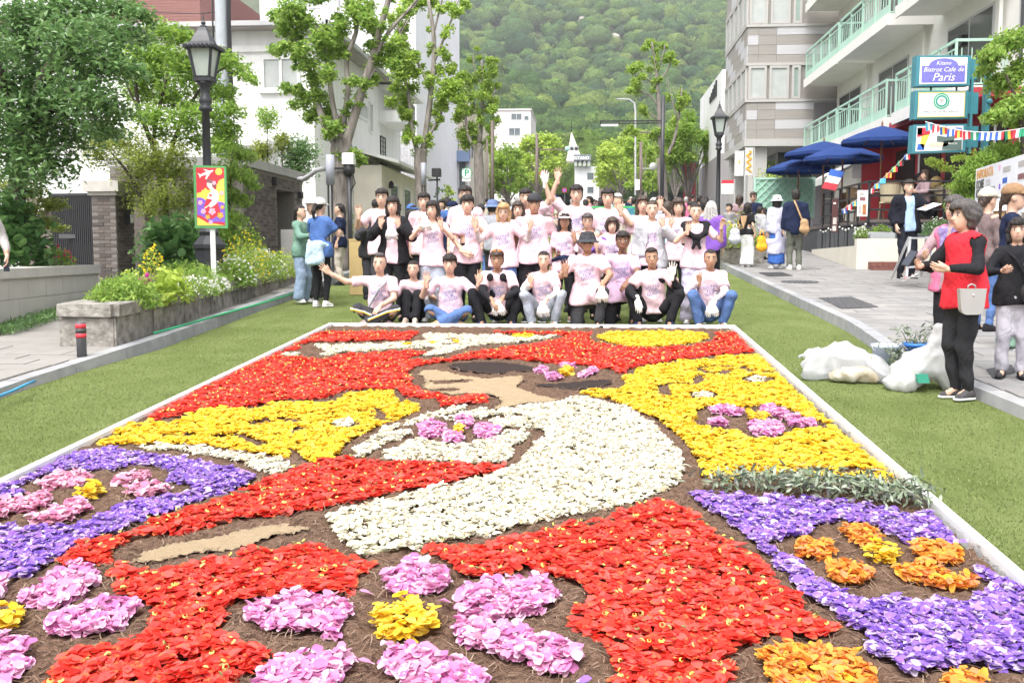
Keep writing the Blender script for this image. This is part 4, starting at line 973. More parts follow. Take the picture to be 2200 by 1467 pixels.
# loose fibres: bent strips
N=64000
fp=np.stack([rng.uniform(cL,cR,N),yN+(yF-yN)*rng.uniform(0,1,N)**1.35],1);tp,_=classify(fp);ed=np.zeros(len(fp),bool)
for dx_,dy_ in((.03,0),(-.03,0),(0,.03),(0,-.03)):ed|=classify(fp+np.array([dx_,dy_]))[0]<0
fp=fp[(tp<0)|(ed&np.isin(tp,[KEYS.index(k_)for k_ in('face','arm','hair','bun')]))]
def strips(p,z,L,wd,r):
 n=len(p);yaw=r.uniform(0,2*pi,n);d=np.stack([np.cos(yaw),np.sin(yaw)],1);s=np.stack([-np.sin(yaw),np.cos(yaw)],1);ln=L*r.uniform(.5,1.4,n)
 bend=r.normal(0,.25,n);up=r.uniform(-.15,.55,n);V=np.zeros((n,6,3))
 for k,t in enumerate((-.5,0,.5)):
  c=p+d*(t*ln)[:,None]+s*(bend*ln*(t*t*4-1)*.5)[:,None]
  zz=z+(.25-t*t)*ln*.3+up*ln*(t+.5)*.6
  for q,sg in enumerate((-1,1)):
   V[:,2*k+q,:2]=c+s*sg*wd*.5;V[:,2*k+q,2]=zz+SLOPE*c[:,1]
 F=np.array([(0,1,3,2),(2,3,5,4)])[None]+(np.arange(n)*6)[:,None,None]
 return V.reshape(-1,3),F.reshape(-1,4)
v,F=strips(fp,.05+hnoise(fp[:,0],fp[:,1]),.056,.0036,rng)
fib=petal_mat('fibre_strand',[(.075,.044,.030),(.12,.072,.05),(.20,.13,.09),(.30,.22,.16)],(.1,.06,.04),trans=0.02,rough=.9)
uvs=np.repeat(np.stack([np.ones(len(fp)),rng.uniform(0,1,len(fp))**1.6],1),6,0)
o=link('loose_fibres',mesh_np('loose_fibres',v,F,uv=uvs,mats=[fib]),carpet);o['kind']='stuff'
# petals
for ki,key in enumerate(KEYS):
 kind,label=PATCH[key];polys=[l[1]for l in LAY if l[0]==key]
 lo=np.min([p.min(0)for p in polys],0);hi=np.max([p.max(0)for p in polys],0)
 lo=np.maximum(lo,(cL+.01,yN));hi=np.minimum(hi,(cR-.01,yF-.01));area=float(np.prod(hi-lo))
 if kind in('sand','dark'):
  st=.017;gx,gy=np.arange(lo[0],hi[0],st),np.arange(lo[1],hi[1],st);X,Y=np.meshgrid(gx,gy,indexing='ij')
  jt=np.stack([X.ravel(),Y.ravel()],1);jt=jt+.010*np.stack([np.sin(61*jt[:,1]+9*np.sin(23*jt[:,0])),np.sin(57*jt[:,0]+9*np.sin(19*jt[:,1]))],1)+rng.normal(0,.006,jt.shape)
  ok=classify(jt)[0].reshape(X.shape)==ki
  Z=gz(Y)+.050+.4*hnoise(X,Y)+rng.uniform(-.0025,.0025,X.shape)
  I=np.arange(X.size).reshape(X.shape);m=ok[:-1,:-1]&ok[1:,:-1]&ok[1:,1:]&ok[:-1,1:]
  F=np.stack([I[:-1,:-1],I[1:,:-1],I[1:,1:],I[:-1,1:]],2)[m];used,inv=np.unique(F,return_inverse=True)
  mm=mat('coarse_sand',(.37,.275,.165),.95,0,160,.8,400,var2=(.50,.39,.26),spec=.1)if kind=='sand' else mat('dark_earth',(.034,.027,.026),.98,0,90,.9,300,var2=(.085,.066,.06),spec=.05)
  tag(link('sand_area' if kind=='sand' else 'earth_area',mesh_np(key,np.stack([X,Y,Z],2).reshape(-1,3)[used],inv.reshape(-1,4),smooth=False,mats=[mm])),label,'carpet figure',kind='stuff');continue
 dens,size,wr,pit=SPEC[kind];n=int(area*dens)
 p=np.stack([rng.uniform(lo[0],hi[0],n),rng.uniform(lo[1],hi[1],n)],1);p=p[classify(p)[0]==ki]
 er=.015 if kind=='white' else .027 if kind[:4]in('pink','oran')or key.endswith('_eye')else .018
 for dx,dy in((er,0),(-er,0),(0,er),(0,-er)):p=p[classify(p+np.array([dx,dy]))[0]==ki]
 heap=.034 if kind.startswith('pink')or kind=='orange' else .02
 if key.endswith('_eye'):heap=.05
 z=.048+hnoise(p[:,0],p[:,1])+rng.uniform(0,1,len(p))**1.2*heap
 pos=np.stack([p[:,0],p[:,1],z+SLOPE*p[:,1]],1)
 nearP=p[:,1]<5.3;V,Fs,U,off=[],[],[],0
 ones=[]
 if nearP.sum()>30: # the petals that show largest are objects of their own
  cand=np.where(nearP&(z>.048+heap*.62)&(p[:,1]>3.3))[0];cand=cand[np.argsort(p[cand,1])][:(110 if len(cand)>800 else 45)]
  ones=list(cand)
 rest=np.ones(len(p),bool);rest[ones]=False
 for sel,nu,nv in((nearP&rest,4,3),(~nearP&rest,3,3)):
  if not sel.sum():continue
  v,F,uv=scatter(pos[sel],size,[petal_template(nu,nv,10*ki+q,wr)for q in range(6)],pit,rng,True)
  V.append(v);Fs.append(F+off);U.append(uv);off+=len(v)
 root=tag(link(kind.replace('2','')+'_petals',mesh_np(key,np.concatenate(V),np.concatenate(Fs),uv=np.concatenate(U),smooth=True,mats=[PC[kind]])),label,'petal figure','petal figures of the flower carpet','stuff')
 mv=[]
 for q in range(5):
  tv,tf,tu=petal_template(5,4,77+10*ki+q,wr);tu=tu.copy();tu[:,1]=(q+.5)/5;mv.append(mesh_np('petal',tv,tf,uv=tu,smooth=True,mats=[PC[kind]]))
 for i in ones:
  s=size*random.uniform(.9,1.25)
  link('petal',mv[i%5],root,loc=tuple(pos[i]+np.array([0,0,.006])),rot=(random.gauss(TILT,pit*.7),random.gauss(0,pit*.7),random.uniform(0,6.28))).scale=(s,s,s)
 if kind=='red': # stamens and dark hearts among the tulip petals
  m=rng.uniform(0,1,len(p))<.032;pp=pos[m]+np.array([0,0,.03]);tt=[]
  for q in range(3):
   a=np.linspace(0,2*pi,6)[:-1];tv=np.concatenate([np.stack([.5*np.cos(a),.5*np.sin(a),0*a],1),np.stack([.28*np.cos(a),.28*np.sin(a),.25+0*a],1),[[0,0,.05]]]);
   tf=np.array([(i,(i+1)%5,5+(i+1)%5,5+i)for i in range(5)]+[(5+i,5+(i+1)%5,10,10)for i in range(5)])
   tu=np.concatenate([np.stack([1+0*a,0*a],1),np.stack([.6+0*a,0*a],1),[[0,0]]]);tt.append((tv,tf,tu))
  tt=[(a,b[:5],c)for a,b,c in tt];v,F,uv=scatter(pp,.022,tt,.5,rng,True)
  fan=petal_mat('tulip_heart',[(.62,.52,.10),(.50,.50,.16),(.16,.14,.06)],(.05,.05,.035),trans=.05)
  h=link('tulip_hearts',mesh_np('tulip_hearts',v,F,uv=uv,mats=[fan]),root);h['kind']='stuff'
  # stray petals on the fibre
stray=[('pink',787,1272,'single pale pink petal lying left of the topmost lobe of the bottom centre blossom'),('pink',832,1383,'pink petal strayed just below the round yellow centre'),('pink',787,1421,'pink petal standing between the two lowest lobes of the centre blossom'),('pink',957,1292,'small pink petal between the yellow centre and the right lobe'),('pink',182,1222,'pink petal lying above the corner blossom beside the red field'),('pink',62,1383,'upright pink petal at the corner blossom below the yellow centre at the left edge'),('red',600,1408,'red petal strayed onto the fibre right of the lower left red field'),('purple',1255,1460,'lone purple petal on the fibre at the bottom edge'),('white',1478,1000,'white petal strayed onto the dark outline right of the kimono'),('red',1690,1367,'red petal strayed below the large lower right red field')]
for k,x,y,lbl in stray:
 tv,tf,tu=petal_template(5,4,x,SPEC[k][2]);tu=tu.copy();tu[:,1]=random.random();g=G(x,y,.075)
 o=link('loose_petal',mesh_np('petal',tv,tf,uv=tu,smooth=True,mats=[PC[k]]),loc=g,rot=(.25,.2,x));s=SPEC[k][1]*1.25;o.scale=(s,s,s)
 tag(o,lbl,'petal','stray petals on the fibre')
 # olive sprigs along the right skyline's foot
olive_m=petal_mat('olive_leaf',[(.13,.17,.10),(.20,.25,.17),(.33,.37,.30),(.09,.13,.06)],(.2,.24,.14),trans=.12)
stem_m=mat('olive_stem',(.20,.17,.11),.9,.1)
def sprig(name,label,cat,a,b_,n,group,wob=.06,leaf=.062,parent=None,sag=.05):
 r=np.random.default_rng(int(a[0]*1000)%99991+int(b_[1]*97)%991);a,b_=np.array(a),np.array(b_)
 root=thing(name,label,cat,(0,0,0),group=group)
 t=np.linspace(0,1,6)[:,None];pts=a+(b_-a)*t+np.array([0,0,1])*np.sin(pi*t)*sag;mb=MB();mb.tube([tuple(q)for q in pts],[.006,.005,.004,.004,.003,.002],5);mb.build('stem',stem_m,root)
 p=a+(b_-a)*r.uniform(.05,1,(n,1))+r.normal(0,wob,(n,3))*np.array([1,1,.45])+np.array([0,0,.03]);p[:,2]=np.maximum(p[:,2],SLOPE*p[:,1]+.05)
 v,F,uv=scatter(p,leaf,[petal_template(4,3,500+q,.24)for q in range(4)],.6,r)
 link('leaves',mesh_np('leaves',v,F,uv=uv,smooth=True,mats=[olive_m]),root);return root
for i,(x0,y0,x1,y1)in enumerate([(1510,1042,1640,1036),(1590,1033,1740,1046),(1640,1028,1800,1040),(1690,1050,1860,1062),(1740,1036,1900,1050),(1800,1052,1960,1068),(1830,1040,1975,1056),(1870,1068,1985,1074)]):
 sprig('olive_sprig',('leftmost thin olive sprig ending in the bare fibre','second olive sprig from the left along the skyline foot','olive sprig touching the yellow petals left of the middle','olive sprig on the purple side left of the middle','olive sprig on the yellow side right of the middle','olive sprig on the purple side near the right frame','olive sprig on the yellow side reaching the right frame','olive sprig hanging over the right white frame board')[i],'olive sprig',G(x0,y0,.09),G(x1,y1,.09),120,'olive sprigs on the flower carpet')
 # ------------------------------------------------------------------ wooded hill and sky-side setting
HY,HZ=[140,300,350,500,800,1100,1400,1800],[gz(140)-1.5,gz(300),26,58,158,294,440,560]
def hill_z(x,y):
 return np.interp(y,HY,HZ)+np.clip((y-330)/300,0,1)*(16*np.sin(x/76+1.2+y/300)+10*np.sin(x/38+y/120)+9*np.sin(y/62+x/160))+np.abs(x+20)*.02
gx,gy=np.arange(-800,801,20.0),np.arange(140,1261,20.0);X,Y=np.meshgrid(gx,gy,indexing='ij')
I=np.arange(X.size).reshape(X.shape);fq=np.stack([I[:-1,:-1],I[1:,:-1],I[1:,1:],I[:-1,1:]],2).reshape(-1,4)
tag(link('hill',mesh_np('hill',np.stack([X,Y,hill_z(X,Y)],2).reshape(-1,3),fq,smooth=True,mats=[mat('hill_floor',(.045,.06,.02),.95,.2,.1)])),kind='structure')
def leaf_mat(name,cols,trans=.3,rough=.5,spec=.35,lo=.72):
 """colour per leaf from uv.y, small per-leaf change from uv.x"""
 m=bpy.data.materials.new(name);m.use_nodes=True;nt=m.node_tree;b=nt.nodes['Principled BSDF']
 uv=nt.nodes.new('ShaderNodeUVMap');sp=nt.nodes.new('ShaderNodeSeparateXYZ');nt.links.new(uv.outputs[0],sp.inputs[0])
 r=nt.nodes.new('ShaderNodeValToRGB');els=r.color_ramp.elements
 while len(els)<len(cols):els.new(.5)
 for i,c in enumerate(cols):els[i].position=i/max(1,len(cols)-1);els[i].color=(*c,1)
 nt.links.new(sp.outputs[1],r.inputs[0])
 mr=nt.nodes.new('ShaderNodeMapRange');mr.inputs[3].default_value=lo;mr.inputs[4].default_value=1.3;nt.links.new(sp.outputs[0],mr.inputs[0])
 mx=nt.nodes.new('ShaderNodeVectorMath');mx.operation='SCALE';nt.links.new(r.outputs[0],mx.inputs[0]);nt.links.new(mr.outputs[0],mx.inputs['Scale'])
 nt.links.new(mx.outputs[0],b.inputs['Base Color']);b.inputs['Roughness'].default_value=rough;b.inputs['Specular IOR Level'].default_value=spec
 t=nt.nodes.new('ShaderNodeBsdfTranslucent');nt.links.new(mx.outputs[0],t.inputs['Color'])
 ms=nt.nodes.new('ShaderNodeMixShader');ms.inputs[0].default_value=trans;out=nt.nodes['Material Output']
 nt.links.new(b.outputs[0],ms.inputs[1]);nt.links.new(t.outputs[0],ms.inputs[2]);nt.links.new(ms.outputs[0],out.inputs[0])
 return m
def leaf_t(wr=.5,fold=.08,lobed=False):
 v=np.array([(0,-.5,0),(wr/2,-.05,fold),(0,.5,-.06),(-wr/2,-.05,fold)])
 return v,np.array([(0,1,2,3)]),np.ones((4,2))
def spread(cl,r):
 """cluster list (centre, radius or radii, count) -> points, more of them near the surface"""
 out=[]
 for c,rad,n in cl:
  d=r.normal(0,1,(n,3));d/=np.linalg.norm(d,axis=1)[:,None]
  out.append(np.array(c)+d*np.array(rad)*(r.uniform(.0,1,(n,1))**.5)*r.choice([.75,1,1,1.3],(n,1)))
 return np.concatenate(out)
def leaves(name,cl,size,m,parent,seed,wr=.5,pitch=.7,kind=None,zmin=None):
 r=np.random.default_rng(seed);p=spread(cl,r)
 if zmin is not None:p[:,2]=np.maximum(p[:,2],zmin+r.uniform(0,.05,len(p)))
 v,F,uv=scatter(p,size,[leaf_t(wr,q)for q in(.04,.1,.16)],pitch,r)
 k=np.repeat(r.uniform(0,1,len(p)),4);uv[:,0]=k[:len(uv)]
 o=link(name,mesh_np(name,v,F,uv=uv,smooth=False,mats=[m]),parent)
 if kind:o['kind']=kind
 return o
def limbs(name,ls,m,parent,n=9,jitter=.0,seed=1):
 r=random.Random(seed);b=MB();b.smooth=True
 for pts,rad in ls:
 # resample smoothly
  P0=[Vector(p)for p in pts];q,rr=[],[]
  for i in range(len(P0)-1):
   a,c=P0[i],P0[i+1];pa,pc=P0[max(0,i-1)],P0[min(len(P0)-1,i+2)]
   for t in(0,.33,.66):
    t2,t3=t*t,t*t*t
    q.append(.5*((2*a)+(c-pa)*t+(2*pa-5*a+4*c-pc)*t2+(3*a-pa-3*c+pc)*t3));rr.append((rad[i]+(rad[i+1]-rad[i])*t)*(1+r.uniform(-.07,.07)))
  q.append(P0[-1]);rr.append(rad[-1]);b.tube(q,rr,n)
 return b.build(name,m,parent)
 # forest on the hill: every crown a lumpy heap of leaf clumps
def crown_t(seed,n=46,ks=1.0,nu=11,nv=7):
 """one far tree crown: a closed lumpy dome with loose leaf clumps standing off it"""
 r=np.random.default_rng(seed);V,F,U=[],[],[]
 lob=r.normal(0,1,(9,3));lob[:,2]=np.abs(lob[:,2]);lob/=np.linalg.norm(lob,axis=1)[:,None]
 rad=lambda d:.34+.15*max(0,(lob@d).max()-.72)/.28
 for j in range(nv):
  e=-.55+(pi/2+.50)*j/(nv-1)
  for k in range(nu):
   a=2*pi*(k+.5*(j%2))/nu;d=np.array([cos(a)*cos(e),sin(a)*cos(e),sin(e)]);q=(rad(d)+r.uniform(-.035,.035))*np.array([1,1,.86]);V.append(d*q);U.append((r.uniform(0,.8),0))
 for j in range(nv-1):
  for k in range(nu):F.append((j*nu+k,j*nu+(k+1)%nu,(j+1)*nu+(k+1)%nu,(j+1)*nu+k))
 for i in range(n):
  d=r.normal(0,1,3);d[2]=abs(d[2])*1.1-.3;d/=np.linalg.norm(d);c=d*(rad(d)+r.uniform(0,.03))*np.array([1,1,.86])
  nrm=d+r.normal(0,.35,3);nrm/=np.linalg.norm(nrm);a=np.cross(nrm,[.3,.2,1]);a/=np.linalg.norm(a);b=np.cross(nrm,a);s=r.uniform(.03,.075)*ks
  t=r.uniform(0,6.28);a,b=a*cos(t)+b*sin(t),-a*sin(t)+b*cos(t);m=len(V)
  V+=[c-a*s,c-b*s*.7+nrm*.02,c+a*s,c+b*s*.7+nrm*.02];F.append((m,m+1,m+2,m+3));U+=[(r.uniform(.2,1),0)]*4
 return np.array(V),np.array(F),np.array(U)
def forest_scatter(p,size,r,temps):
 V,F,U,off=[],[],[],0;pick=r.integers(0,len(temps),len(p))
 for k,(tv,tf,tu)in enumerate(temps):
  q=p[pick==k];m=len(q)
  if not m:continue
  s=size[pick==k];yaw=r.uniform(0,6.28,m);x=(tv[None,:,0]*np.cos(yaw)[:,None]-tv[None,:,1]*np.sin(yaw)[:,None])*s[:,None];y=(tv[None,:,0]*np.sin(yaw)[:,None]+tv[None,:,1]*np.cos(yaw)[:,None])*s[:,None]
  z=tv[None,:,2]*s[:,None]*r.uniform(.8,1.25,m)[:,None]
  V.append(np.stack([x+q[:,0:1],y+q[:,1:2],z+q[:,2:3]],2).reshape(-1,3));F.append((tf[None]+(np.arange(m)*len(tv))[:,None,None]+off).reshape(-1,4));off+=m*len(tv)
  u=np.repeat(tu[None],m,0).copy();u[:,:,1]=r.uniform(0,1,m)[:,None];U.append(u.reshape(-1,2))
 return np.concatenate(V),np.concatenate(F),np.concatenate(U)
r=np.random.default_rng(3);fp=[]
y=215.0
while y<1190:
 sp=8.4+y*.0034
 for x in np.arange(-.27*y,.22*y,sp):fp.append((x+r.uniform(-.5,.5)*sp,y+r.uniform(-.5,.5)*sp))
 y+=sp*1.12
fp=np.array(fp);sz=r.uniform(9,19,len(fp))*np.interp(fp[:,1],[170,330],[.8,1])*(1+fp[:,1]*.00022)*(1+.35*(r.uniform(0,1,len(fp))<.12))
p3=np.column_stack([fp,hill_z(fp[:,0],fp[:,1])+sz*.22+r.uniform(-.5,3.5,len(fp))])
temps=[crown_t(40+q,130,.75,12,8)for q in range(6)]
forest_m=leaf_mat('forest_green',[(.048,.125,.048),(.155,.29,.06),(.075,.17,.07),(.28,.40,.085),(.18,.32,.08),(.085,.19,.075),(.34,.46,.11)],.45,.8,.1,.55)
def mottled(m,scale,lo,hi,bump,dist):
 """leaf-clump mottling and relief inside each far crown"""
 nt=m.node_tree;b=nt.nodes['Principled BSDF'];src=b.inputs['Base Color'].links[0].from_socket;tc=nt.nodes.new('ShaderNodeTexCoord');n=nt.nodes.new('ShaderNodeTexNoise');n.inputs['Scale'].default_value=scale;n.inputs['Detail'].default_value=8;n.inputs['Roughness'].default_value=.72
 nt.links.new(tc.outputs['Object'],n.inputs['Vector']);mr=nt.nodes.new('ShaderNodeMapRange');mr.inputs[1].default_value=.32;mr.inputs[2].default_value=.68;mr.inputs[3].default_value=lo;mr.inputs[4].default_value=hi;nt.links.new(n.outputs['Fac'],mr.inputs[0])
 v=nt.nodes.new('ShaderNodeVectorMath');v.operation='SCALE';nt.links.new(src,v.inputs[0]);nt.links.new(mr.outputs[0],v.inputs['Scale'])
 for l in list(src.links):
  if l.to_node.name!=v.name:nt.links.new(v.outputs[0],l.to_socket)
 bp=nt.nodes.new('ShaderNodeBump');bp.inputs['Strength'].default_value=bump;bp.inputs['Distance'].default_value=dist;nt.links.new(n.outputs['Fac'],bp.inputs['Height']);nt.links.new(bp.outputs[0],b.inputs['Normal'])
mottled(forest_m,.75,.42,1.45,1.0,2.2)
pale_m=leaf_mat('forest_blossom',[(.42,.40,.34),(.52,.50,.42)],.2,.8,.1)
tf_=[crown_t(60+q,34,1.0,9,6)for q in range(6)];nr_=p3[:,1]<520;v,F,U=forest_scatter(p3[nr_],sz[nr_],r,temps);v2,F2,U2=forest_scatter(p3[~nr_],sz[~nr_],r,tf_);F=np.concatenate([F,F2+len(v)]);v=np.concatenate([v,v2]);U=np.concatenate([U,U2]);tag(link('forest',mesh_np('forest',v,F,uv=U,smooth=True,mats=[forest_m])),'dense spring green forest covering the steep hill behind the street','forest',kind='stuff')
bl=np.array([(P(x,y,Y_).x,Y_)for x,y,Y_ in((1250,165,860),(1285,180,840),(1300,195,820),(1180,195,800),(1245,160,870),(1320,205,810),(1310,185,835),(1295,170,850))])
v,F,U=forest_scatter(np.column_stack([bl,hill_z(bl[:,0],bl[:,1])+6]),np.full(len(bl),9.0),r,temps[:3]);tag(link('blossom_trees',mesh_np('blossom',v,F,uv=U,mats=[pale_m])),'pale blossoming trees scattered on the middle of the wooded hill','trees',kind='stuff')
# ------------------------------------------------------------------ trees
bark=mat('bark_grey',(.15,.13,.115),.95,0,12,1.0,40,var2=(.32,.29,.265),spec=.1,stretch=(1,1,.22),detail=8)
bark_d=mat('bark_dark',(.07,.055,.045),.95,.2,14,.6,30,stretch=(1,1,.3))
L_MAPLE=leaf_mat('leaf_maple',[(0.183,0.317,0.067),(0.281,0.427,0.085),(0.39,0.525,0.122),(0.232,0.366,0.073)],.5)
L_LIME=leaf_mat('leaf_lime',[(0.336,0.47,0.078),(0.426,0.549,0.101),(0.515,0.616,0.146)],.5)
L_DARK=leaf_mat('leaf_dark',[(0.102,0.204,0.066),(0.144,0.27,0.084),(0.216,0.348,0.12),(0.126,0.24,0.09)],.45,.33,.6)
L_MID=leaf_mat('leaf_mid',[(0.177,0.307,0.059),(0.26,0.401,0.071),(0.354,0.496,0.1)],.5)
L_OLV=leaf_mat('leaf_japanese_maple',[(0.176,0.242,0.044),(0.264,0.33,0.061),(0.363,0.418,0.094),(0.165,0.209,0.044)],.5)
L_HYD=leaf_mat('leaf_hydrangea',[(0.072,0.174,0.054),(0.12,0.24,0.072),(0.168,0.3,0.096)],.35,.45,.4)
L_LIME2=leaf_mat('leaf_lime_maple',[(0.26,0.401,0.071),(0.354,0.496,0.088),(0.448,0.578,0.13)],.5)
def street_tree(label,Y,trunk,limb,clusters,leaf=.17,m=L_MAPLE,group='pollarded trees along the street',cat='tree',dens=1.0,seed=1,base_r=.26,br=.6,shoots=.55):
 """limb points and clusters given where the photograph shows them, at the distance Y of the trunk"""
 base=P(trunk[0][0],trunk[0][1],Y);base.z=gz(Y,.1);root=thing('street_tree',label,cat,base,group=group)
 rr=random.Random(seed);loc=lambda x,y,d=0:P(x,y,Y+d)-base
 def pl(pts):
  q=[loc(*p[:2],p[3]if len(p)>3 else 0)for p in pts];return[tuple(v)for v in q],[p[2]*Y/FPX for p in pts]
 pts,rad=pl(trunk);pts[0]=(pts[0][0],pts[0][1],-.1)
 t=limbs('trunk',[(pts,rad)],bark,root,14,seed=seed)
 LL=[pl([(p_[0],p_[1],p_[2]*.66)+tuple(p_[3:])for p_ in l])for l in limb];limbs('limbs',LL,bark,root,9,seed=seed)
 cl=[]
 for c in clusters:
  d=c[3]if len(c)>3 else rr.uniform(-br,br);rad_=c[2]*1.25*Y/FPX
  cl.append((loc(c[0],c[1],d),(rad_,rad_,rad_*.85),int(dens*60*(rad_/leaf)**2)))
 for l in limb: # short shoots all along the limbs
  for a_,b_ in zip(l,l[1:]):
   for t_ in(.15,.5,.85):
    if rr.random()<shoots:
     q_=[a_[k]+(b_[k]-a_[k])*t_ for k in(0,1,2)];rad_=rr.uniform(7,14)*min(1.3,Y/22.6*.0+1)*Y/FPX;cl.append((loc(q_[0]+rr.uniform(-10,10),q_[1]+rr.uniform(-8,8),rr.uniform(-.25,.25)),(rad_,rad_,rad_),int(dens*40*(rad_/leaf)**2)))
 leaves('crown',cl,leaf,m,root,seed,wr=.62,pitch=.55)
 return root
street_tree('nearest thick pollarded street tree, ivy and leaf tufts along its forked limbs',22.6,[(738,585,27),(735,500,24),(736,420,22),(735,340,24),(733,300,22)],[[(728,320,15),(700,272,13),(680,215,10),(665,150,9),(640,90,7),(622,55,4)],[(740,320,17),(757,265,15),(780,190,13),(800,125,12),(815,70,10),(832,10,9),(850,-50,8)],[(800,130,8),(835,70,6),(875,25,5),(905,-10,4)],[(735,300,11),(718,240,9),(708,170,8),(700,110,6),(690,60,5)],[(738,270,9),(748,190,8),(745,130,8),(765,70,7),(772,10,6),(778,-40,5)],[(745,245,7),(720,255,6)],[(640,95,5),(615,60,3),(600,20,2)],[(665,150,5),(640,135,3)],[(775,200,5),(805,150,3)]],[(625,25,26),(612,60,20),(650,45,24),(590,35,14),(638,85,18),(610,105,16),(650,105,16),(592,110,14),(665,140,18),(690,85,22),(720,75,20),(735,60,18),(700,110,22),(675,170,18),(640,195,14),(615,190,13),(655,215,18),(630,225,12),(685,210,20),(700,245,20),(670,250,18),(705,160,18),(730,110,18),(728,40,14),(770,30,22),(790,45,18),(755,10,16),(790,15,14),(800,55,16),(795,100,12),(815,125,20),(845,110,18),(850,140,14),(860,120,10),(785,180,14),(800,170,14),(775,205,12),(760,175,12),(720,275,16),(705,290,12),(735,265,12),(680,-10,20),(650,-20,22),(710,-20,16),(640,120,14),(730,335,14),(760,330,12),(775,345,12),(745,310,9),(700,65,12),(745,455,8),(748,470,9),(750,485,9),(752,500,9)],dens=1.0,seed=3,leaf=.105)
street_tree('second street tree from the left side kerb, tall grey trunk with small lime tufts',33,[(912,500,15),(905,420,13),(903,350,13),(905,320,12)],[[(898,330,9),(885,280,7),(880,220,6),(868,160,5),(860,120,3)],[(908,330,11),(920,250,9),(930,160,8),(932,80,7),(920,0,5)],[(925,200,5),(905,150,4),(870,90,3),(850,50,3)],[(930,140,5),(955,80,4),(975,30,3),(985,0,2)],[(910,310,6),(940,260,5),(960,210,3)],[(930,170,4),(955,150,3),(965,130,2)],[(885,270,4),(865,235,3),(855,215,2)],[(932,70,4),(945,20,3),(955,-20,2)],[(880,40,3),(855,85,3),(845,110,2)],[(860,70,4),(880,30,3),(900,0,2)]],[(855,95,20),(870,130,18),(885,120,14),(845,130,16),(860,160,20),(885,155,16),(850,190,14),(865,215,16),(885,190,14),(840,220,12),(870,245,12),(955,205,20),(975,190,18),(985,215,14),(960,180,14),(945,230,12),(970,150,12),(990,165,10),(960,125,9),(955,75,9),(980,25,14),(965,15,10),(1000,10,10),(880,10,18),(905,5,14),(865,30,14),(840,40,10),(930,-5,14),(880,290,12),(872,300,10),(945,255,9),(900,300,8),(910,330,8),(920,160,7),(935,110,6)],leaf=.125,dens=1.0,seed=4,m=L_LIME2)
street_tree('third street tree on the left, thin forked limbs with knobbly leaf tufts',51,[(1034,470,11),(1030,400,10),(1028,340,10),(1026,310,9)],[[(1020,320,6),(1005,290,5),(1000,250,4),(990,230,3)],[(1030,310,8),(1035,250,6),(1037,190,5),(1035,130,3)],[(1033,260,4),(1015,215,3),(1000,180,3),(985,160,2)],[(1035,240,4),(1055,215,3),(1065,190,2)],[(1036,200,3),(1050,160,2),(1058,130,2)],[(1036,190,3),(1020,150,2),(1015,120,2)],[(1030,330,5),(1050,300,4),(1060,270,3)]],[(1000,240,14),(985,255,12),(1010,275,14),(995,290,14),(1020,300,10),(1000,310,12),(1035,205,12),(1048,180,10),(1020,175,9),(1005,165,8),(1025,105,6),(1050,130,8),(1065,130,6),(1060,160,8),(1068,185,8),(1035,150,8),(1058,235,10),(1065,260,10),(1050,275,10),(1010,130,7),(990,180,8),(1055,320,10),(1030,125,6)],leaf=.15,dens=1.0,seed=5,m=L_LIME2)
street_tree('pollarded street tree on the right side kerb, bare limbs ending in lime tufts',53,[(1430,480,11),(1426,430,10),(1422,380,10),(1420,340,9)],[[(1420,350,9),(1418,280,8),(1414,210,7),(1408,140,5),(1400,90,3)],[(1424,350,7),(1445,310,5),(1455,270,4),(1462,220,3),(1465,190,2)],[(1416,230,4),(1395,205,3),(1370,195,3)],[(1414,200,3),(1385,160,2),(1365,140,2)],[(1412,180,3),(1435,150,3),(1445,120,2)],[(1412,160,2),(1425,120,2),(1428,95,2)],[(1420,290,4),(1400,285,3),(1365,285,3)],[(1418,260,3),(1390,240,2),(1385,230,2)],[(1455,260,3),(1440,200,2),(1432,170,2)]],[(1360,150,11),(1372,140,9),(1365,180,11),(1380,165,8),(1352,195,8),(1400,95,9),(1385,105,7),(1425,100,9),(1440,120,10),(1430,130,8),(1450,135,7),(1465,205,10),(1475,215,8),(1460,230,8),(1365,285,9),(1355,275,8),(1380,235,8),(1410,110,6),(1395,150,6),(1462,215,7),(1420,390,10),(1408,385,7),(1345,285,6),(1418,170,6)],leaf=.15,dens=1.0,seed=6,m=L_LIME2,shoots=.3)
def round_tree(name,label,px,py_base,py_top,wpx,Y,m,seed,group,trunk_px=6,n=26,leaf=.3,flat=1.0,dens=1.0,lift=.35):
 base=P(px,py_base,Y);base.z=gz(Y,.1);root=thing(name,label,'tree',base,group=group);rr=random.Random(seed)
 k=Y/FPX;H=(py_base-py_top)*k;R=wpx*k/2
 tl=max(lift,.3);ls=[([(0,0,-.1),(rr.uniform(-.1,.1),0,H*tl*.6),(0,0,H*tl)],[trunk_px*k,trunk_px*k*.8,trunk_px*k*.7])];cl=[]
 for i in range(n):
  a=rr.uniform(0,2*pi);e=rr.uniform(-.5,1);q=(1-e*e*.8)**.5 if abs(e)<1 else .3
  c=Vector((cos(a)*R*.72*q,sin(a)*R*.72*q,H*(lift+(1-lift)*.5)+e*H*(1-lift)*.40));rad=R*rr.uniform(.22,.40)
  cl.append((c,(rad,rad,rad*.8),int(dens*18*(rad/leaf)**2)))
  if i%3==0:ls.append(([(0,0,H*tl*.8),tuple(c*.5+Vector((0,0,H*tl*.5))),tuple(c)],[trunk_px*k*.5,trunk_px*k*.3,trunk_px*k*.12]))
 limbs('trunk',ls,bark,root,7,seed=seed);leaves('crown',cl,leaf,m,root,seed,wr=.6,pitch=.5);return root
FT='leafy trees further up the street'
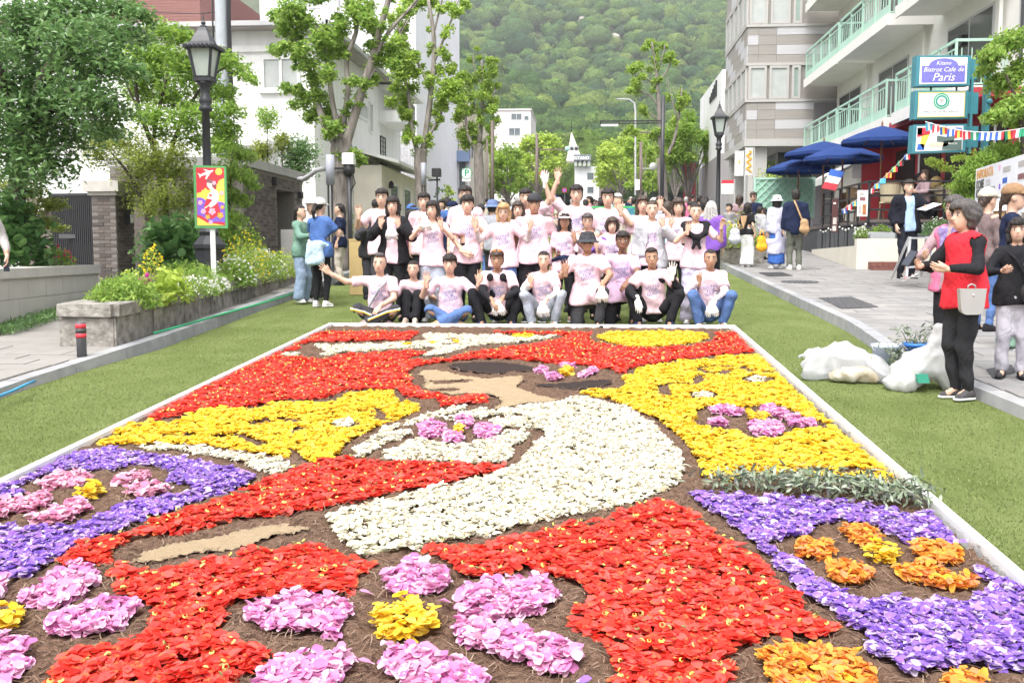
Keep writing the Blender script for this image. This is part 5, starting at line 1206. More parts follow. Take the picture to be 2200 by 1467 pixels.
round_tree('street_tree','round lime green tree behind the traffic signal pole on the left of the far street',1158,440,264,118,110,L_LIME,11,FT,5,34,.42,dens=1.5,lift=.10)
round_tree('street_tree','green tree standing between the third pollarded tree and the round lime tree',1092,450,280,90,72,L_MID,12,FT,5,24,.3,dens=1.3,lift=.10)
round_tree('street_tree','wide lime green tree on the right side behind the traffic signal post',1335,440,268,120,105,L_LIME,13,FT,5,30,.42,dens=1.4,lift=.10)
round_tree('street_tree','soft light green feathery tree between right pollarded tree and tiled building',1478,470,215,120,58,L_MAPLE,14,FT,6,38,.18,dens=1.5,lift=.3)
round_tree('street_tree','small lime tree low behind the right pollarded tree',1385,450,250,60,95,L_LIME,15,FT,4,16,.35,dens=1.3,lift=.10)
round_tree('street_tree','bright lime tree left of the round lime tree, before the pale villa',1088,440,286,100,95,L_LIME2,18,FT,4,30,.36,dens=1.8,lift=.10)
round_tree('street_tree','low broad green tree under the pale villa',1128,440,300,90,120,L_MID,19,FT,4,26,.42,dens=1.8,lift=.10)
round_tree('street_tree','bright lime tree right of the white corner building',1312,440,292,74,122,L_LIME,20,FT,4,26,.42,dens=1.8,lift=.10)
round_tree('street_tree','lime tree close left of the right pollarded tree',1372,440,262,84,88,L_LIME2,26,FT,4,28,.34,dens=1.7,lift=.10)
round_tree('street_tree','green tree filling the gap right of the right pollarded tree',1450,450,250,84,76,L_MID,27,FT,4,28,.3,dens=1.7,lift=.10)
round_tree('street_tree','green tree between the second and third street trees',985,450,300,80,75,L_MAPLE,28,FT,4,24,.3,dens=1.7,lift=.10)
round_tree('cypress','narrow conical evergreen beside the second street tree on the left',942,470,345,26,42,L_DARK,16,'shrubs before the beige shop',3,16,.12,dens=1.5,lift=.05)
round_tree('shrub','yellow-green bush right of the narrow conical evergreen',962,470,350,40,44,L_LIME,17,'shrubs before the beige shop',3,14,.14,dens=1.5,lift=.05)
# left side garden trees
def garden_tree(name,label,base,ls,cl,leaf,m,seed,wr=.5,pitch=.7,bk=None,cat='tree',group=None,dens=2.6):
 base=Vector(base);root=thing(name,label,cat,base,group=group)
 if ls:limbs('trunk',[([tuple(Vector(p)-base)for p in pts],rad)for pts,rad in ls],bk or bark_d,root,8,seed=seed)
 leaves('crown',[(Vector(c)-base,rr_,int(n*dens))for c,rr_,n in cl],leaf,m,root,seed,wr,pitch);return root
Q=lambda x,y,Y:P(x,y,Y)
cl=[];rr=random.Random(5)
for x,y,rad,n in[(30,40,60,420),(110,30,60,420),(190,20,55,380),(260,15,40,260),(300,35,22,120),(60,110,70,480),(150,90,60,420),(230,75,45,300),(285,75,26,140),(20,180,60,420),(100,170,70,480),(180,150,60,400),(250,140,36,220),(285,150,18,90),(50,240,65,420),(130,230,60,400),(200,215,45,280),(245,235,28,140),(20,310,60,380),(90,300,60,380),(160,290,50,280),(215,275,30,150),(240,285,16,70),(40,370,55,300),(110,355,50,260),(-40,100,60,300),(-40,250,60,300)]:
 Yq=14+rr.uniform(-1.0,1.0);cl.append((Q(x,y,Yq),(rad*17/FPX,.6,rad*14/FPX*1.0),n))
garden_tree('broadleaf_tree','big dark green broadleaf tree overhanging the gate at the left edge',(Q(40,560,14.6).x,14.6,gz(14.6,.6)),[([Q(40,560,14.6),Q(35,420,14.5),Q(60,260,14.3),Q(120,120,14),Q(200,40,13.8)],[.16,.14,.11,.07,.03]),([Q(50,330,14.4),Q(120,220,14),Q(220,150,13.6)],[.07,.05,.02]),([Q(40,300,14.4),Q(0,150,14),Q(-20,40,13.8)],[.08,.06,.03])],cl,.105,L_DARK,21,.48,.5,dens=2.1)
cl=[]
for x,y,rad,n in[(300,120,45,420),(350,70,30,200),(390,80,25,160),(360,130,45,420),(330,170,40,360),(400,150,40,360),(450,130,35,260),(490,130,24,140),(520,155,22,110),(535,170,12,50),(300,200,35,260),(370,210,40,340),(440,190,36,280),(480,200,26,160),(500,240,20,100),(280,150,30,200),(330,250,30,160),(390,260,30,180),(450,250,34,240),(490,280,24,130),(420,300,30,160),(470,320,26,130),(350,290,26,110),(300,250,24,110),(415,235,22,120)]:
 cl.append((Q(x,y,19+rr.uniform(-.8,.8)),(rad*23/FPX,.6,rad*19/FPX*.95),n))
garden_tree('garden_tree','light green open garden tree with layered sprays behind the lamp post',(Q(360,560,19).x,19,gz(19,.2)),[([Q(360,560,19),Q(350,380,19),Q(300,240,19),Q(290,150,19)],[.07,.06,.045,.02]),([Q(345,400,19.2),Q(330,300,19),Q(350,200,19),Q(370,120,19)],[.05,.04,.03,.012]),([Q(350,380,18.9),Q(390,260,19),Q(440,180,19),Q(490,140,19)],[.05,.04,.025,.01]),([Q(300,240,19),Q(270,180,19)],[.03,.012])],cl,.105,L_MID,22,.42,.45)
cl=[]
for x,y,rad,n in[(210,330,40,420),(270,310,45,480),(330,340,45,480),(380,370,40,400),(300,380,45,420),(350,420,38,360),(390,440,30,260),(330,450,34,260),(410,410,24,160),(300,430,30,200),(300,345,30,200),(220,300,26,200),(380,330,28,220),(400,480,22,120)]:
 cl.append((Q(x,y,18.3+rr.uniform(-.6,.6)),(rad*21/FPX,.5,rad*18.3/FPX*.95),n))
garden_tree('maple_tree','low olive green japanese maple leaning over the brick gate pillar',(Q(320,570,18.6).x,18.6,gz(18.6,.2)),[([Q(320,570,18.6),Q(315,460,18.5),Q(280,380,18.4),Q(240,330,18.3)],[.06,.05,.035,.015]),([Q(316,470,18.5),Q(350,400,18.4),Q(390,360,18.3)],[.04,.03,.012])],cl,.065,L_OLV,23,.5,.5)
cl=[(Q(x,y,15.2+rr.uniform(-.5,.5)),(rad*15/FPX,.3,rad*15/FPX*.6),n)for x,y,rad,n in[(60,410,40,300),(110,440,30,260),(95,480,28,220),(125,490,18,120),(60,450,30,180),(20,400,40,240)]]
garden_tree('maple_tree','small japanese maple hanging before the black gate at far left',(Q(60,565,15.3).x,15.3,gz(15.3,.5)),[([Q(60,565,15.3),Q(70,480,15.3),Q(90,420,15.2)],[.03,.025,.01])],cl,.06,L_OLV,24,.5,.5)
cl=[(Q(x,y,20+rr.uniform(-.5,.5)),(rad*20/FPX,.4,rad*20/FPX*.8),n)for x,y,rad,n in[(480,300,30,240),(515,330,26,220),(500,370,30,240),(530,380,20,140),(490,420,30,220),(520,430,20,140),(500,470,26,160),(545,400,12,60),(470,370,26,160),(535,335,16,90),(480,500,24,120)]]
garden_tree('weeping_tree','weeping light green tree with drooping narrow leaves beside the brick wall',(Q(490,560,20).x,20,gz(20,.2)),[([Q(490,560,20),Q(490,440,20),Q(500,320,20)],[.06,.05,.02])],cl,.11,L_MAPLE,25,.28,1.0)
for lab,x,y,Yq,rad,n,m,sd in[('airy young tree with a ball of leaves before the white house wall',573,250,27,26,150,L_MID,31),('thin green shrub left of the ball-headed young tree',563,320,27,22,160,L_OLV,32),('dark green round shrub before the white house, left of the thick street tree',640,330,27.5,46,700,L_DARK,33),('small yellowish shrub between the young tree and the dark round shrub',605,300,27,20,130,L_OLV,34)]:
 g=Vector((Q(x,500,Yq).x,Yq,gz(Yq,1.3)));c=Q(x,y,Yq);k=rad*Yq/FPX
 garden_tree('garden_shrub',lab,g,[([g,(g+c)/2+Vector((.03,0,0)),c],[.02,.016,.01])],[(c,(k,.4,k*.8),n),(c-Vector((0,0,k*.8)),(k*.9,.4,k*.7),n//2)],.1,m,sd,.45,cat='shrub')
 # ------------------------------------------------------------------ buildings, walls, fences
white_w=mat('render_white',(.70,.70,.685),.9,0,1.4,.08,60,var2=(.79,.79,.785),stretch=(2.2,2.2,.25),detail=8)
cream_w=mat('render_cream',(.68,.64,.55),.9,.05,2,.08,60)
glass_m=mat('window_glass',(.10,.125,.135),.12,.25,1.2,spec=.6)
glass_l=mat('window_blind',(.42,.44,.43),.35,.08,3,spec=.5)
frame_m=mat('frame_aluminium',(.45,.45,.46),.5,.04,6)
frame_w=mat('frame_white_paint',(.68,.68,.67),.5,.03,6)
dark_m=mat('metal_black',(.022,.022,.025),.5,.1,8)
roof_s=mat('roof_slate',(.30,.28,.27),.9,.15,6,.3,30,stretch=(.3,1,1))
concrete=mat('concrete_grey',(.36,.355,.34),.92,.08,4,.15,60)
def win(root,o,right,up,w,h,mull=1,bar=0,fm=frame_m,gm=None,fw=.06,out=.05,sill=False,nm='window'):
 """window on a wall: o lower-left corner, frame proud of the wall, panes set back inside it"""
 gm=gm or glass_m;o,r,u=Vector(o),Vector(right).normalized(),Vector(up).normalized();n=r.cross(u)
 b=MB();q=lambda x,y,z:tuple(o+r*x+u*y+n*z)
 def slab(x0,x1,y0,y1,z0,z1,bb):bb.hexa([q(x0,y0,z0),q(x1,y0,z0),q(x1,y0,z1),q(x0,y0,z1),q(x0,y1,z0),q(x1,y1,z0),q(x1,y1,z1),q(x0,y1,z1)])
 slab(0,w,0,fw,-.05,out,b);slab(0,w,h-fw,h,-.05,out,b);slab(0,fw,fw,h-fw,-.05,out,b);slab(w-fw,w,fw,h-fw,-.05,out,b)
 for i in range(1,mull):slab(w*i/mull-fw*.5,w*i/mull+fw*.5,fw,h-fw,-.05,out-.008,b)
 for i in range(1,bar+1):slab(fw,w-fw,h*i/(bar+1)-.015,h*i/(bar+1)+.015,-.05,out-.02,b)
 f=b.build(nm,fm,root)
 for i in range(mull):
  b=MB();slab(w*i/mull+fw*.5+.002,w*(i+1)/mull-fw*.5-.002,fw+.002,h-fw-.002,.004,.014,b);b.build('pane',gm,f)
 if sill:
  b=MB();slab(-.06,w+.06,-.07,-.002,-.05,out+.06,b);b.build('sill',fm,f)
 return f
def blockm(root,name,m,*boxes):
 b=MB()
 for x in boxes:b.box(*x)
 return b.build(name,m,root)
ZC=CAM_H
def zat(py,Y):return CAM_H+(541-py)*Y/FPX*1.0 # height of a level line seen at row py at distance Y (near the picture's middle columns)
def zz(px,py,Y):return P(px,py,Y).z
# --- white house left
hx=P(676,300,29.7).x;hY=29.7;hY2=43.5;zb=gz(hY)
house=thing('white_house','large white rendered house with grey slate roof behind the left street trees','house',(0,0,0))
ze=zz(600,66,hY);x0=-24.0
blockm(house,'wall',white_w,(x0,hx,hY,hY2,zb-.5,ze))
b=MB();ov=.55;rz=ze+1.9;ym=(hY+hY2)/2
b.add([(x0-ov,hY-ov,ze),(hx+ov,hY-ov,ze),(hx+ov,hY2+ov,ze),(x0-ov,hY2+ov,ze),(x0-ov,hY-ov,ze+.16),(hx+ov,hY-ov,ze+.16),(hx+ov,hY2+ov,ze+.16),(x0-ov,hY2+ov,ze+.16),(x0+4,ym,rz),(hx-4.5,ym,rz)],[(0,3,2,1),(0,1,5,4),(1,2,6,5),(2,3,7,6),(3,0,4,7),(4,5,9,8),(5,6,9),(6,7,8,9),(7,4,8)])
rf=b.build('roof',roof_s,house)
blockm(rf,'gutter',frame_m,(x0-ov-.08,hx+ov+.08,hY-ov-.1,hY-ov-.01,ze+.02,ze+.15),(hx+ov+.01,hx+ov+.1,hY-ov-.1,hY2+ov,ze+.02,ze+.15))
wx0,wx1=P(562,150,hY).x,P(645,150,hY).x;wz0,wz1=zz(600,196,hY),zz(600,122,hY)
win(house,(wx0,hY,wz0),(1,0,0),(0,0,1),wx1-wx0,wz1-wz0,2,0,frame_w,glass_l,.09,.06,True)
blockm(house,'trim_band',white_w,(x0,hx+.08,hY-.10,hY-.002,ze-.62,ze-.44))
blockm(house,'canopy',white_w,(P(530,320,hY).x,P(600,320,hY).x,hY-1.0,hY-.003,zz(560,320,hY),zz(560,308,hY)))
for pxa,pxb,ya,yb in((768,790,212,250),(793,801,218,285)):
 Ya=hx*FPX/(pxa-1265);Yb=hx*FPX/(pxb-1265);zq0,zq1=zz(pxa,yb,Ya),zz(pxa,ya,Ya)
 win(house,(hx,Ya,zq0),(0,1,0),(0,0,1),Yb-Ya,zq1-zq0,1,0,frame_w,glass_l,.08,.05)
 # projecting balcony bay on the street side
bay=lambda px:hx*FPX/(px-1265)
y1_,y2_=bay(815),bay(850);
blockm(house,'bay',white_w,(hx+.003,hx+.9,y1_,y2_,zz(830,262,y1_),zz(830,238,y1_)),(hx+.003,hx+1.1,y1_,y2_+1,zz(830,190,y1_),zz(830,182,y1_)))
b=MB()
for i in range(14):t=y1_+(y2_-y1_)*i/13;b.bar((hx+.85,t,zz(830,238,y1_)),(hx+.85,t,zz(830,206,y1_)),.03)
b.bar((hx+.85,y1_,zz(830,206,y1_)),(hx+.85,y2_,zz(830,206,y1_)),.05);b.build('balcony_rail',dark_m,house)
win(house,(hx,bay(817),zz(830,355,y1_)),(0,1,0),(0,0,1),bay(828)-bay(817),zz(830,290,y1_)-zz(830,355,y1_),2,5,dark_m,glass_l,.05,.04)
# lean-to shop front below
lean=thing('shop_lean_to','cream lean-to shop front with sloping white canopy under the white house','shop front',(0,0,0))
ys_,ye_=bay(758),bay(862);zt=gz(ys_,2.9);lw=hx+1.0
blockm(lean,'wall',cream_w,(hx+.01,lw,ys_,ye_,gz(ys_,-.3),zt))
b=MB();b.hexa([(hx,ys_-.4,zt+.5),(lw+.7,ys_-.4,zt+.02),(lw+.7,ye_+.3,zt+.02),(hx,ye_+.3,zt+.5),(hx,ys_-.4,zt+.62),(lw+.7,ys_-.4,zt+.13),(lw+.7,ye_+.3,zt+.13),(hx,ye_+.3,zt+.62)]);b.build('canopy',frame_w,lean)
for t in(.15,.45,.72):win(lean,(lw,ys_+(ye_-ys_)*t,gz(ys_,.5)),(0,1,0),(0,0,1),1.5,1.9,1,0,frame_w,glass_m,.08,.05)
lp=MB();lp.lathe([(.02,.28),(.09,.2),(.1,.02),(.05,0)],10,(lw+.14,ys_+1.0,zt-.75));lp.build('wall_lamp',dark_m,lean)
# awning further along
aw=thing('white_awning','flat white awning on thin posts beyond the shop front on the left','awning',(0,0,0));Ya=41.5
xa,xb_=P(808,385,Ya).x,P(888,385,Ya).x;za=zz(850,388,Ya)
b=MB();b.hexa([(xa,Ya,za+.1),(xb_,Ya,za-.28),(xb_,Ya+3,za-.2),(xa,Ya+3,za+.2),(xa,Ya,za+.16),(xb_,Ya,za-.2),(xb_,Ya+3,za-.12),(xa,Ya+3,za+.27)]);b.build('canopy',frame_w,aw)
for x_ in(xb_-.15,(xa+xb_)/2):
 b=MB();b.tube([(x_,Ya+.1,gz(Ya,.1)),(x_,Ya+.1,za-.1)],.035,6);b.build('post',frame_m,aw)
 # --- tall white block behind it
tw=thing('white_apartment_block','tall white apartment block with small grey tile wall behind the white house','building',(0,0,0));Yt=47.0
xt0,xt1=P(560,100,Yt).x,P(893,100,Yt).x
tile_w=mat('tile_pale',(.52,.52,.54),.5,.05,5,spec=.5)
blockm(tw,'wall',mat('panel_white',(.82,.82,.85),.7,.03,1),(xt0,xt1,Yt,Yt+16,gz(Yt,-.5),gz(Yt,19)))
b=MB()
for i in range(20):
 for j in range(34):
  x=xt1-2.9+.14*i;z=gz(Yt,1.2)+j*.32;b.box(x+.01,x+.13,Yt-.02,Yt+.01,z+.02,z+.30)
o=b.build('wall_tiles',tile_w,tw);o['kind']='stuff'
for k in range(9):
 x=xt0+1.2+k*(xt1-3.4-xt0)/8.5;blockm(tw,'panel_joint',frame_m,(x,x+.03,Yt-.012,Yt-.002,gz(Yt,.5),gz(Yt,19)))
b=MB();b.tube([(xt1-3.6,Yt-.12,gz(Yt)),(xt1-3.6,Yt-.12,gz(Yt,18.5))],.07,7);b.build('drain_pipe',frame_m,tw)
for k in range(4):win(tw,(xt1-6.2,Yt,gz(Yt,4.4+3.1*k)),(1,0,0),(0,0,1),1.7,1.3,2,0,frame_m,glass_l,.06,.04)
for k in range(5):blockm(tw,'string_course',frame_m,(xt0,xt1-3.0,Yt-.06,Yt-.003,gz(Yt,3.2+3.1*k),gz(Yt,3.3+3.1*k)))
# red brick building behind at upper left
rb=thing('red_brick_building','red brick building showing above the trees at upper left','building',(0,0,0));Yr=46
x0_,x1_=P(245,40,Yr).x,P(430,40,Yr).x
brickr=mat('brick_red',(.26,.135,.12),.9,.12,30,.2,80)
blockm(rb,'wall',brickr,(x0_-6,x1_,Yr,Yr+10,gz(Yr),zz(330,-60,Yr)))
b=MB()
for j in range(40):
 z=zz(330,60,Yr)+j*.12;b.box(x0_-6,x1_+.01,Yr-.012,Yr-.001,z,z+.095)
o=b.build('brick_courses',brickr,rb);o['kind']='stuff'
blockm(rb,'parapet',white_w,(x0_-6,x0_+.3,Yr-.2,Yr-.013,zz(250,30,Yr),zz(250,-60,Yr)))
gh=thing('grey_roofed_house','white house with shallow grey shingle roof beside the concrete utility pole','house',(0,0,0));Yg=40
xg0,xg1=P(330,60,Yg).x,P(560,60,Yg).x;zg=zz(500,62,Yg)
blockm(gh,'wall',white_w,(xg0,xg1,Yg,Yg+8,gz(Yg),zg));b=MB()
for j in range(9):b.hexa([(xg0-.3,Yg-.5+j*.42,zg+j*.11),(xg1+.3,Yg-.5+j*.42,zg+j*.11),(xg1+.3,Yg-.5+j*.42+.5,zg+j*.11+.11),(xg0-.3,Yg-.5+j*.42+.5,zg+j*.11+.11),(xg0-.3,Yg-.5+j*.42,zg+.05+j*.11),(xg1+.3,Yg-.5+j*.42,zg+.05+j*.11),(xg1+.3,Yg-.5+j*.42+.5,zg+j*.11+.13),(xg0-.3,Yg-.5+j*.42+.5,zg+j*.11+.13)])
b.build('roof',roof_s,gh)
# --- brick wall with doorway (left)
bw_m=[mat('brick_brown_%s'%q,c,.9,.1,20,.25,120)for q,c in(('a',(.118,.098,.088)),('b',(.15,.127,.115)),('c',(.09,.076,.07)))]
mortar=mat('mortar',(.19,.175,.16),.95,.1,30)
def brick_face(root,o,right,W,H,bw_,bh,n_max,skip=None,seed=1):
 o,r=Vector(o),Vector(right).normalized();u=Vector((0,0,1));n=r.cross(u);R=random.Random(seed);rest=MB();k=0
 shapes=[]
 for s in range(6):
  b=MB();g=.004;d=.004+.002*s
  q=lambda x,y,z:tuple(r*x+u*y+n*z)
  b.hexa([q(g,g,0),q(bw_-g,g,0),q(bw_-g,g,d),q(g,g,d),q(g,bh-g,0),q(bw_-g,bh-g,0),q(bw_-g,bh-g,d),q(g,bh-g,d)]);shapes.append(b.mesh('brick',bw_m[s%3]))
 rows=int(H/bh);cols=int(W/bw_)
 for j in range(rows):
  for i in range(cols):
   x=(i+(.5 if j%2 and i<cols-1 else 0))*bw_ if not(j%2 and i==cols-1)else None
   if x is None:continue
   c=o+r*x+u*(j*bh)
   if skip and skip(x,j*bh):continue
   if k<n_max:link('brick',shapes[R.randrange(6)],root,loc=c+n*.001);k+=1
   else:
    q=lambda a,b_,z:tuple(c+r*a+u*b_+n*z);g=.004
    rest.hexa([q(g,g,.001),q(bw_-g,g,.001),q(bw_-g,g,.008),q(g,g,.008),q(g,bh-g,.001),q(bw_-g,bh-g,.001),q(bw_-g,bh-g,.008),q(g,bh-g,.008)])
 if rest.n:o_=rest.build('far_bricks',bw_m[1],root);o_['kind']='stuff'
bwl=thing('brick_wall','brown brick garden wall with grey coping and a dark doorway left of the thick street tree','wall',(0,0,0))
wX=P(645,420,25.9).x;wy0,wy1=wX*FPX/(530-1265),wX*FPX/(645-1265);wz=zz(645,388,wy1);zb0=gz(wy0,-.1)
dy0,dy1=wX*FPX/(588-1265),wX*FPX/(628-1265);dz1=zz(600,405,dy0)
blockm(bwl,'wall',mortar,(wX-3,wX,wy0-.4,dy0,zb0,wz),(wX-3,wX,dy1,wy1,zb0,wz),(wX-3,wX,dy0+.002,dy1-.002,dz1,wz),(wX-3,wX-.9,dy0+.002,dy1-.002,zb0,dz1-.002))
blockm(bwl,'coping',concrete,(wX-3.1,wX+.06,wy0-.45,wy1+.06,wz+.002,wz+.2))
brick_face(bwl,(wX,wy0-.4,zb0+.3),(0,1,0),wy1-wy0+.4,wz-zb0-.31,.24,.082,300,lambda x,z:dy0-.12<wy0-.4+x+.12<dy1+.12 and zb0+.3+z<dz1,3)
blockm(bwl,'door',dark_m,(wX-.899,wX-.82,dy0+.1,dy1-.1,zb0+.2,dz1-.1))
blockm(bwl,'wall_light',dark_m,(wX+.002,wX+.12,dy0-.35,dy0-.2,dz1+.05,dz1+.25));blockm(bwl,'wall_light',dark_m,(wX+.01,wX+.11,dy1+.25,dy1+.42,dz1-.15,dz1+.02))
blockm(bwl,'end_wall',mortar,(wX-3,wX-.003,wy0-.5,wy0-.402,zb0,wz))
brick_face(bwl,(wX-3,wy0-.5,zb0+.3),(1,0,0),3,wz-zb0-.31,.24,.082,0,None,4)
lowp=thing('low_concrete_wall','low pale concrete wall standing before the brick doorway','wall',(0,0,0));yl=23.0
blockm(lowp,'panel',concrete,(P(603,500,yl).x,P(640,500,yl).x,yl,yl+.15,gz(yl),zz(610,493,yl)))
# pipe canopy beside it
pc=thing('pipe_arch','grey bent steel pipe rising from the brick wall to the street tree','pipe',(0,0,0));b=MB();b.smooth=True
b.tube([P(642,385,24.5),P(652,385,24.3),P(664,378,24.2),P(680,366,24),P(700,362,23.8)],.06,8);b.build('pipe',frame_m,pc)
# --- gate: pillars, gate, low wall
gp=thing('gate_pillar','square brown brick gate pillar with pale stone cap beside the black iron gate','gate pillar',(0,0,0));Yp=18.4
px0,px1=P(212,500,Yp).x,P(250,500,Yp).x;pw=px1-px0;pz0=gz(Yp);pz1=zz(230,420,Yp);pdp=.75
px0-=.12
blockm(gp,'core',mortar,(px0,px1,Yp,Yp+pdp,pz0,pz1));blockm(gp,'cap',mat('stone_pale',(.50,.48,.44),.9,.08,8,.15,90),(px0-.12,px1+.12,Yp-.12,Yp+pdp+.12,pz1+.07,pz1+.27),(px0-.05,px1+.05,Yp-.05,Yp+pdp+.05,pz1,pz1+.068))
blockm(gp,'plinth',concrete,(px0-.03,px1+.03,Yp-.03,Yp+pdp+.03,pz0-.1,pz0+.14))
brick_face(gp,(px0,Yp,pz0+.15),(1,0,0),px1-px0,pz1-pz0-.15,(px1-px0)/2,.066,120,None,5);brick_face(gp,(px1,Yp,pz0+.15),(0,1,0),pdp,pz1-pz0-.15,pdp/3,.066,150,None,6)
lp=blockm(gp,'wall_lamp',dark_m,(px1+.003,px1+.11,Yp+.34,Yp+.54,zz(270,480,Yp),zz(270,457,Yp)));b=MB();b.box(px1+.02,px1+.125,Yp+.37,Yp+.51,zz(270,478,Yp),zz(270,459,Yp));b.build('lamp_glass',mat('opal_glass',(.75,.75,.72),.3,.02),lp)
iron_h=mat('handle_grey',(.08,.08,.085),.5,.05)
gate=thing('iron_gate','black iron gate of upright bars left of the brick pillar','gate',(0,0,0))
ga,gb=P(118,600,19.6),P(214,600,18.5);ga.z=gz(19.6,.08);gb.z=gz(18.5,.08);gt=zz(200,418,18.5)
n_b=24;b=MB();b.bar((ga.x,ga.y,ga.z+.15),(gb.x,gb.y,gb.z+.15),.04);b.bar((ga.x,ga.y,gt+.06),(gb.x,gb.y,gt),.05);b.build('rail',dark_m,gate)
for i in range(n_b):
 t=i/(n_b-1);q=ga.lerp(gb,t);b=MB();b.bar((0,0,.05),(0,0,gt+.06*(1-t)-q.z),.028,.028);b.build('bar',dark_m,gate,loc=q)
blockm(gate,'back_panel',mat('gate_dark',(.03,.03,.033),.7,.1),(ga.x,gb.x,ga.y+.12,ga.y+.14,ga.z,gt-.1));b=MB();mid=ga.lerp(gb,.45);b.box(mid.x-.25,mid.x+.25,mid.y-.06,mid.y-.03,zz(150,512,19),zz(150,503,19));b.build('handle',iron_h,gate)
gp2=thing('gate_pillar','second brick gate pillar half hidden by the small maple left of the iron gate','gate pillar',(0,0,0));Yq=19.6
qx0,qx1=P(60,500,Yq).x,P(118,500,Yq).x;blockm(gp2,'core',bw_m[1],(qx0,qx1,Yq,Yq+.5,gz(Yq),zz(90,425,Yq)))
lp=blockm(gp2,'wall_lamp',dark_m,(qx1-.3,qx1-.1,Yq-.1,Yq-.003,zz(100,455,Yq),zz(100,433,Yq)));b=MB();b.box(qx1-.27,qx1-.13,Yq-.115,Yq-.02,zz(100,453,Yq),zz(100,435,Yq));b.build('lamp_glass',MATS['opal_glass'],lp)
lw_=thing('low_stone_wall','low cream stone retaining wall with coping at the left edge, shrubs on top','wall',(0,0,0))
A_,B_=Vector((KX(-60,11.2),11.2,0)),Vector((KX(207,15.4),15.4,0));wt=zz(207,572,15.4);d_=(B_-A_).normalized();nn=Vector((-d_.y,d_.x,0))
cream_s=mat('stone_cream',(.50,.48,.44),.9,.07,3,.2,140)
def wallseg(bb,a,c,z0,z1,t0,t1):
 p=[a+nn*t0,c+nn*t0,c+nn*t1,a+nn*t1]
 if(c-a).cross(nn).z<0:p=p[::-1]
 bb.hexa([(q.x,q.y,z0)for q in p]+[(q.x,q.y,z1)for q in p])
L_=(B_-A_).length;rowh=.27;z0_=gz(11.2,-.1)
b=MB();wallseg(b,A_,B_,z0_,wt-.11,.02,.30);b.build('core',mortar,lw_)
for j in range(5):
 z1=wt-.11-j*rowh;
 if z1<gz(12):break
 for i in range(8):
  a=A_+d_*max(0,(i+(.5 if j%2 else 0)-.5)*L_/7.0+.003);c=A_+d_*min(L_,(i+1+(.5 if j%2 else 0)-.5)*L_/7.0-.003)
  if(c-a).dot(d_)<.05:continue
  b=MB();wallseg(b,a,c,z1-rowh+.004,z1-.002,-.0-.003*random.random(),.019);b.build('wall_stone',cream_s,lw_)
for i in range(5):
 b=MB();wallseg(b,A_+d_*(i*L_/5+.002),A_+d_*((i+1)*L_/5-.002),wt-.108,wt+.02,-.05,.36);b.build('coping_stone',cream_s,lw_)
b=MB();wallseg(b,B_-d_*.25,B_,z0_,wt-.11,.305,3.0);b.build('return_wall',cream_s,lw_)
tag(blockm(None,'garden_soil',mat('soil_dark',(.06,.045,.035),.95,.2,20),(-12,-7.95,11.3,15.38,gz(11.5,-.1),wt-.12)),kind='structure')
# --- stone planter along the left kerb
def planter(label,outline,top,m,ncol,coping=.13,group=None,seed=2):
 """outline: list of plan points; top(y): height of the coping"""
 R=random.Random(seed);root=thing('stone_planter',label,'planter',(0,0,0),group=group)
 for(ax,ay),(bx,by)in zip(outline,outline[1:]):
  a,c=Vector((ax,ay,0)),Vector((bx,by,0));L=(c-a).length;d=(c-a).normalized();n_=Vector((d.y,-d.x,0));k=max(1,round(L/ncol))
  for i in range(k):
   p,q=a+d*(i*L/k+.011),a+d*((i+1)*L/k-.011);b=MB();o=R.uniform(0,.028)
   pts=[p+n_*o,q+n_*o,q-n_*.16,p-n_*.16];zt_=[top(v.y)-coping-.012 for v in pts]
   b.hexa([(v.x,v.y,gz(v.y,.0))for v in pts]+[(v.x,v.y,z)for v,z in zip(pts,zt_)]);b.build('wall_stone',m,root)
  k=max(1,round(L/(ncol*1.35)))
  for i in range(k):
   p,q=a+d*(i*L/k+.010),a+d*((i+1)*L/k-.010);b=MB();o=.035+R.uniform(0,.03);pts=[p+n_*o,q+n_*o,q-n_*.24,p-n_*.24];j=R.uniform(-.008,.008)
   b.hexa([(v.x,v.y,top(v.y)-coping)for v in pts]+[(v.x+R.uniform(-.01,.01),v.y+R.uniform(-.01,.01),top(v.y)+j)for v in pts]);b.build('coping_stone',m,root)
 return root
stone_g=mat('granite_rough',(.14,.13,.116),.95,0,9,1.0,22,var2=(.35,.33,.296),detail=10)
pc1=G(247,742,.115);pA=(pc1.x-.62,pc1.y+.05);pB=(pc1.x,pc1.y);pE=(P(640,600,19.4).x,19.4)
zt0,zt1=zz(255,655,pB[1]),zz(640,578,19.4)
ptop=lambda y:zt0+(zt1-zt0)*(y-pB[1])/(pE[1]-pB[1])
planter('long rough granite planter full of flowers along the left kerb',[(pA[0]-.75,19.4),pA,pB,pE],ptop,stone_g,.55)
b=MB();b.add([(pA[0],pA[1]+.1,ptop(pA[1])-.1),(pB[0]-.1,pB[1]+.1,ptop(pB[1])-.1),(pE[0]-.1,pE[1],ptop(pE[1])-.1),(pA[0]-.7,19.4,ptop(19.4)-.1)],[(0,1,2,3)]);tag(b.build('planter_soil',MATS['soil_dark']),kind='structure')
rp0=G(1545,566,.115);rp=[(rp0.x,27.5),(rp0.x+.05,rp0.y),(P(1638,560,rp0.y+.1).x,rp0.y+.1),(P(1640,560,rp0.y+.1).x+.05,27.5)]
rtop=lambda y:gz(y,.62)
planter('rough granite planter with yellow flowers before the lamp post on the right',rp,rtop,stone_g,.5,seed=5)
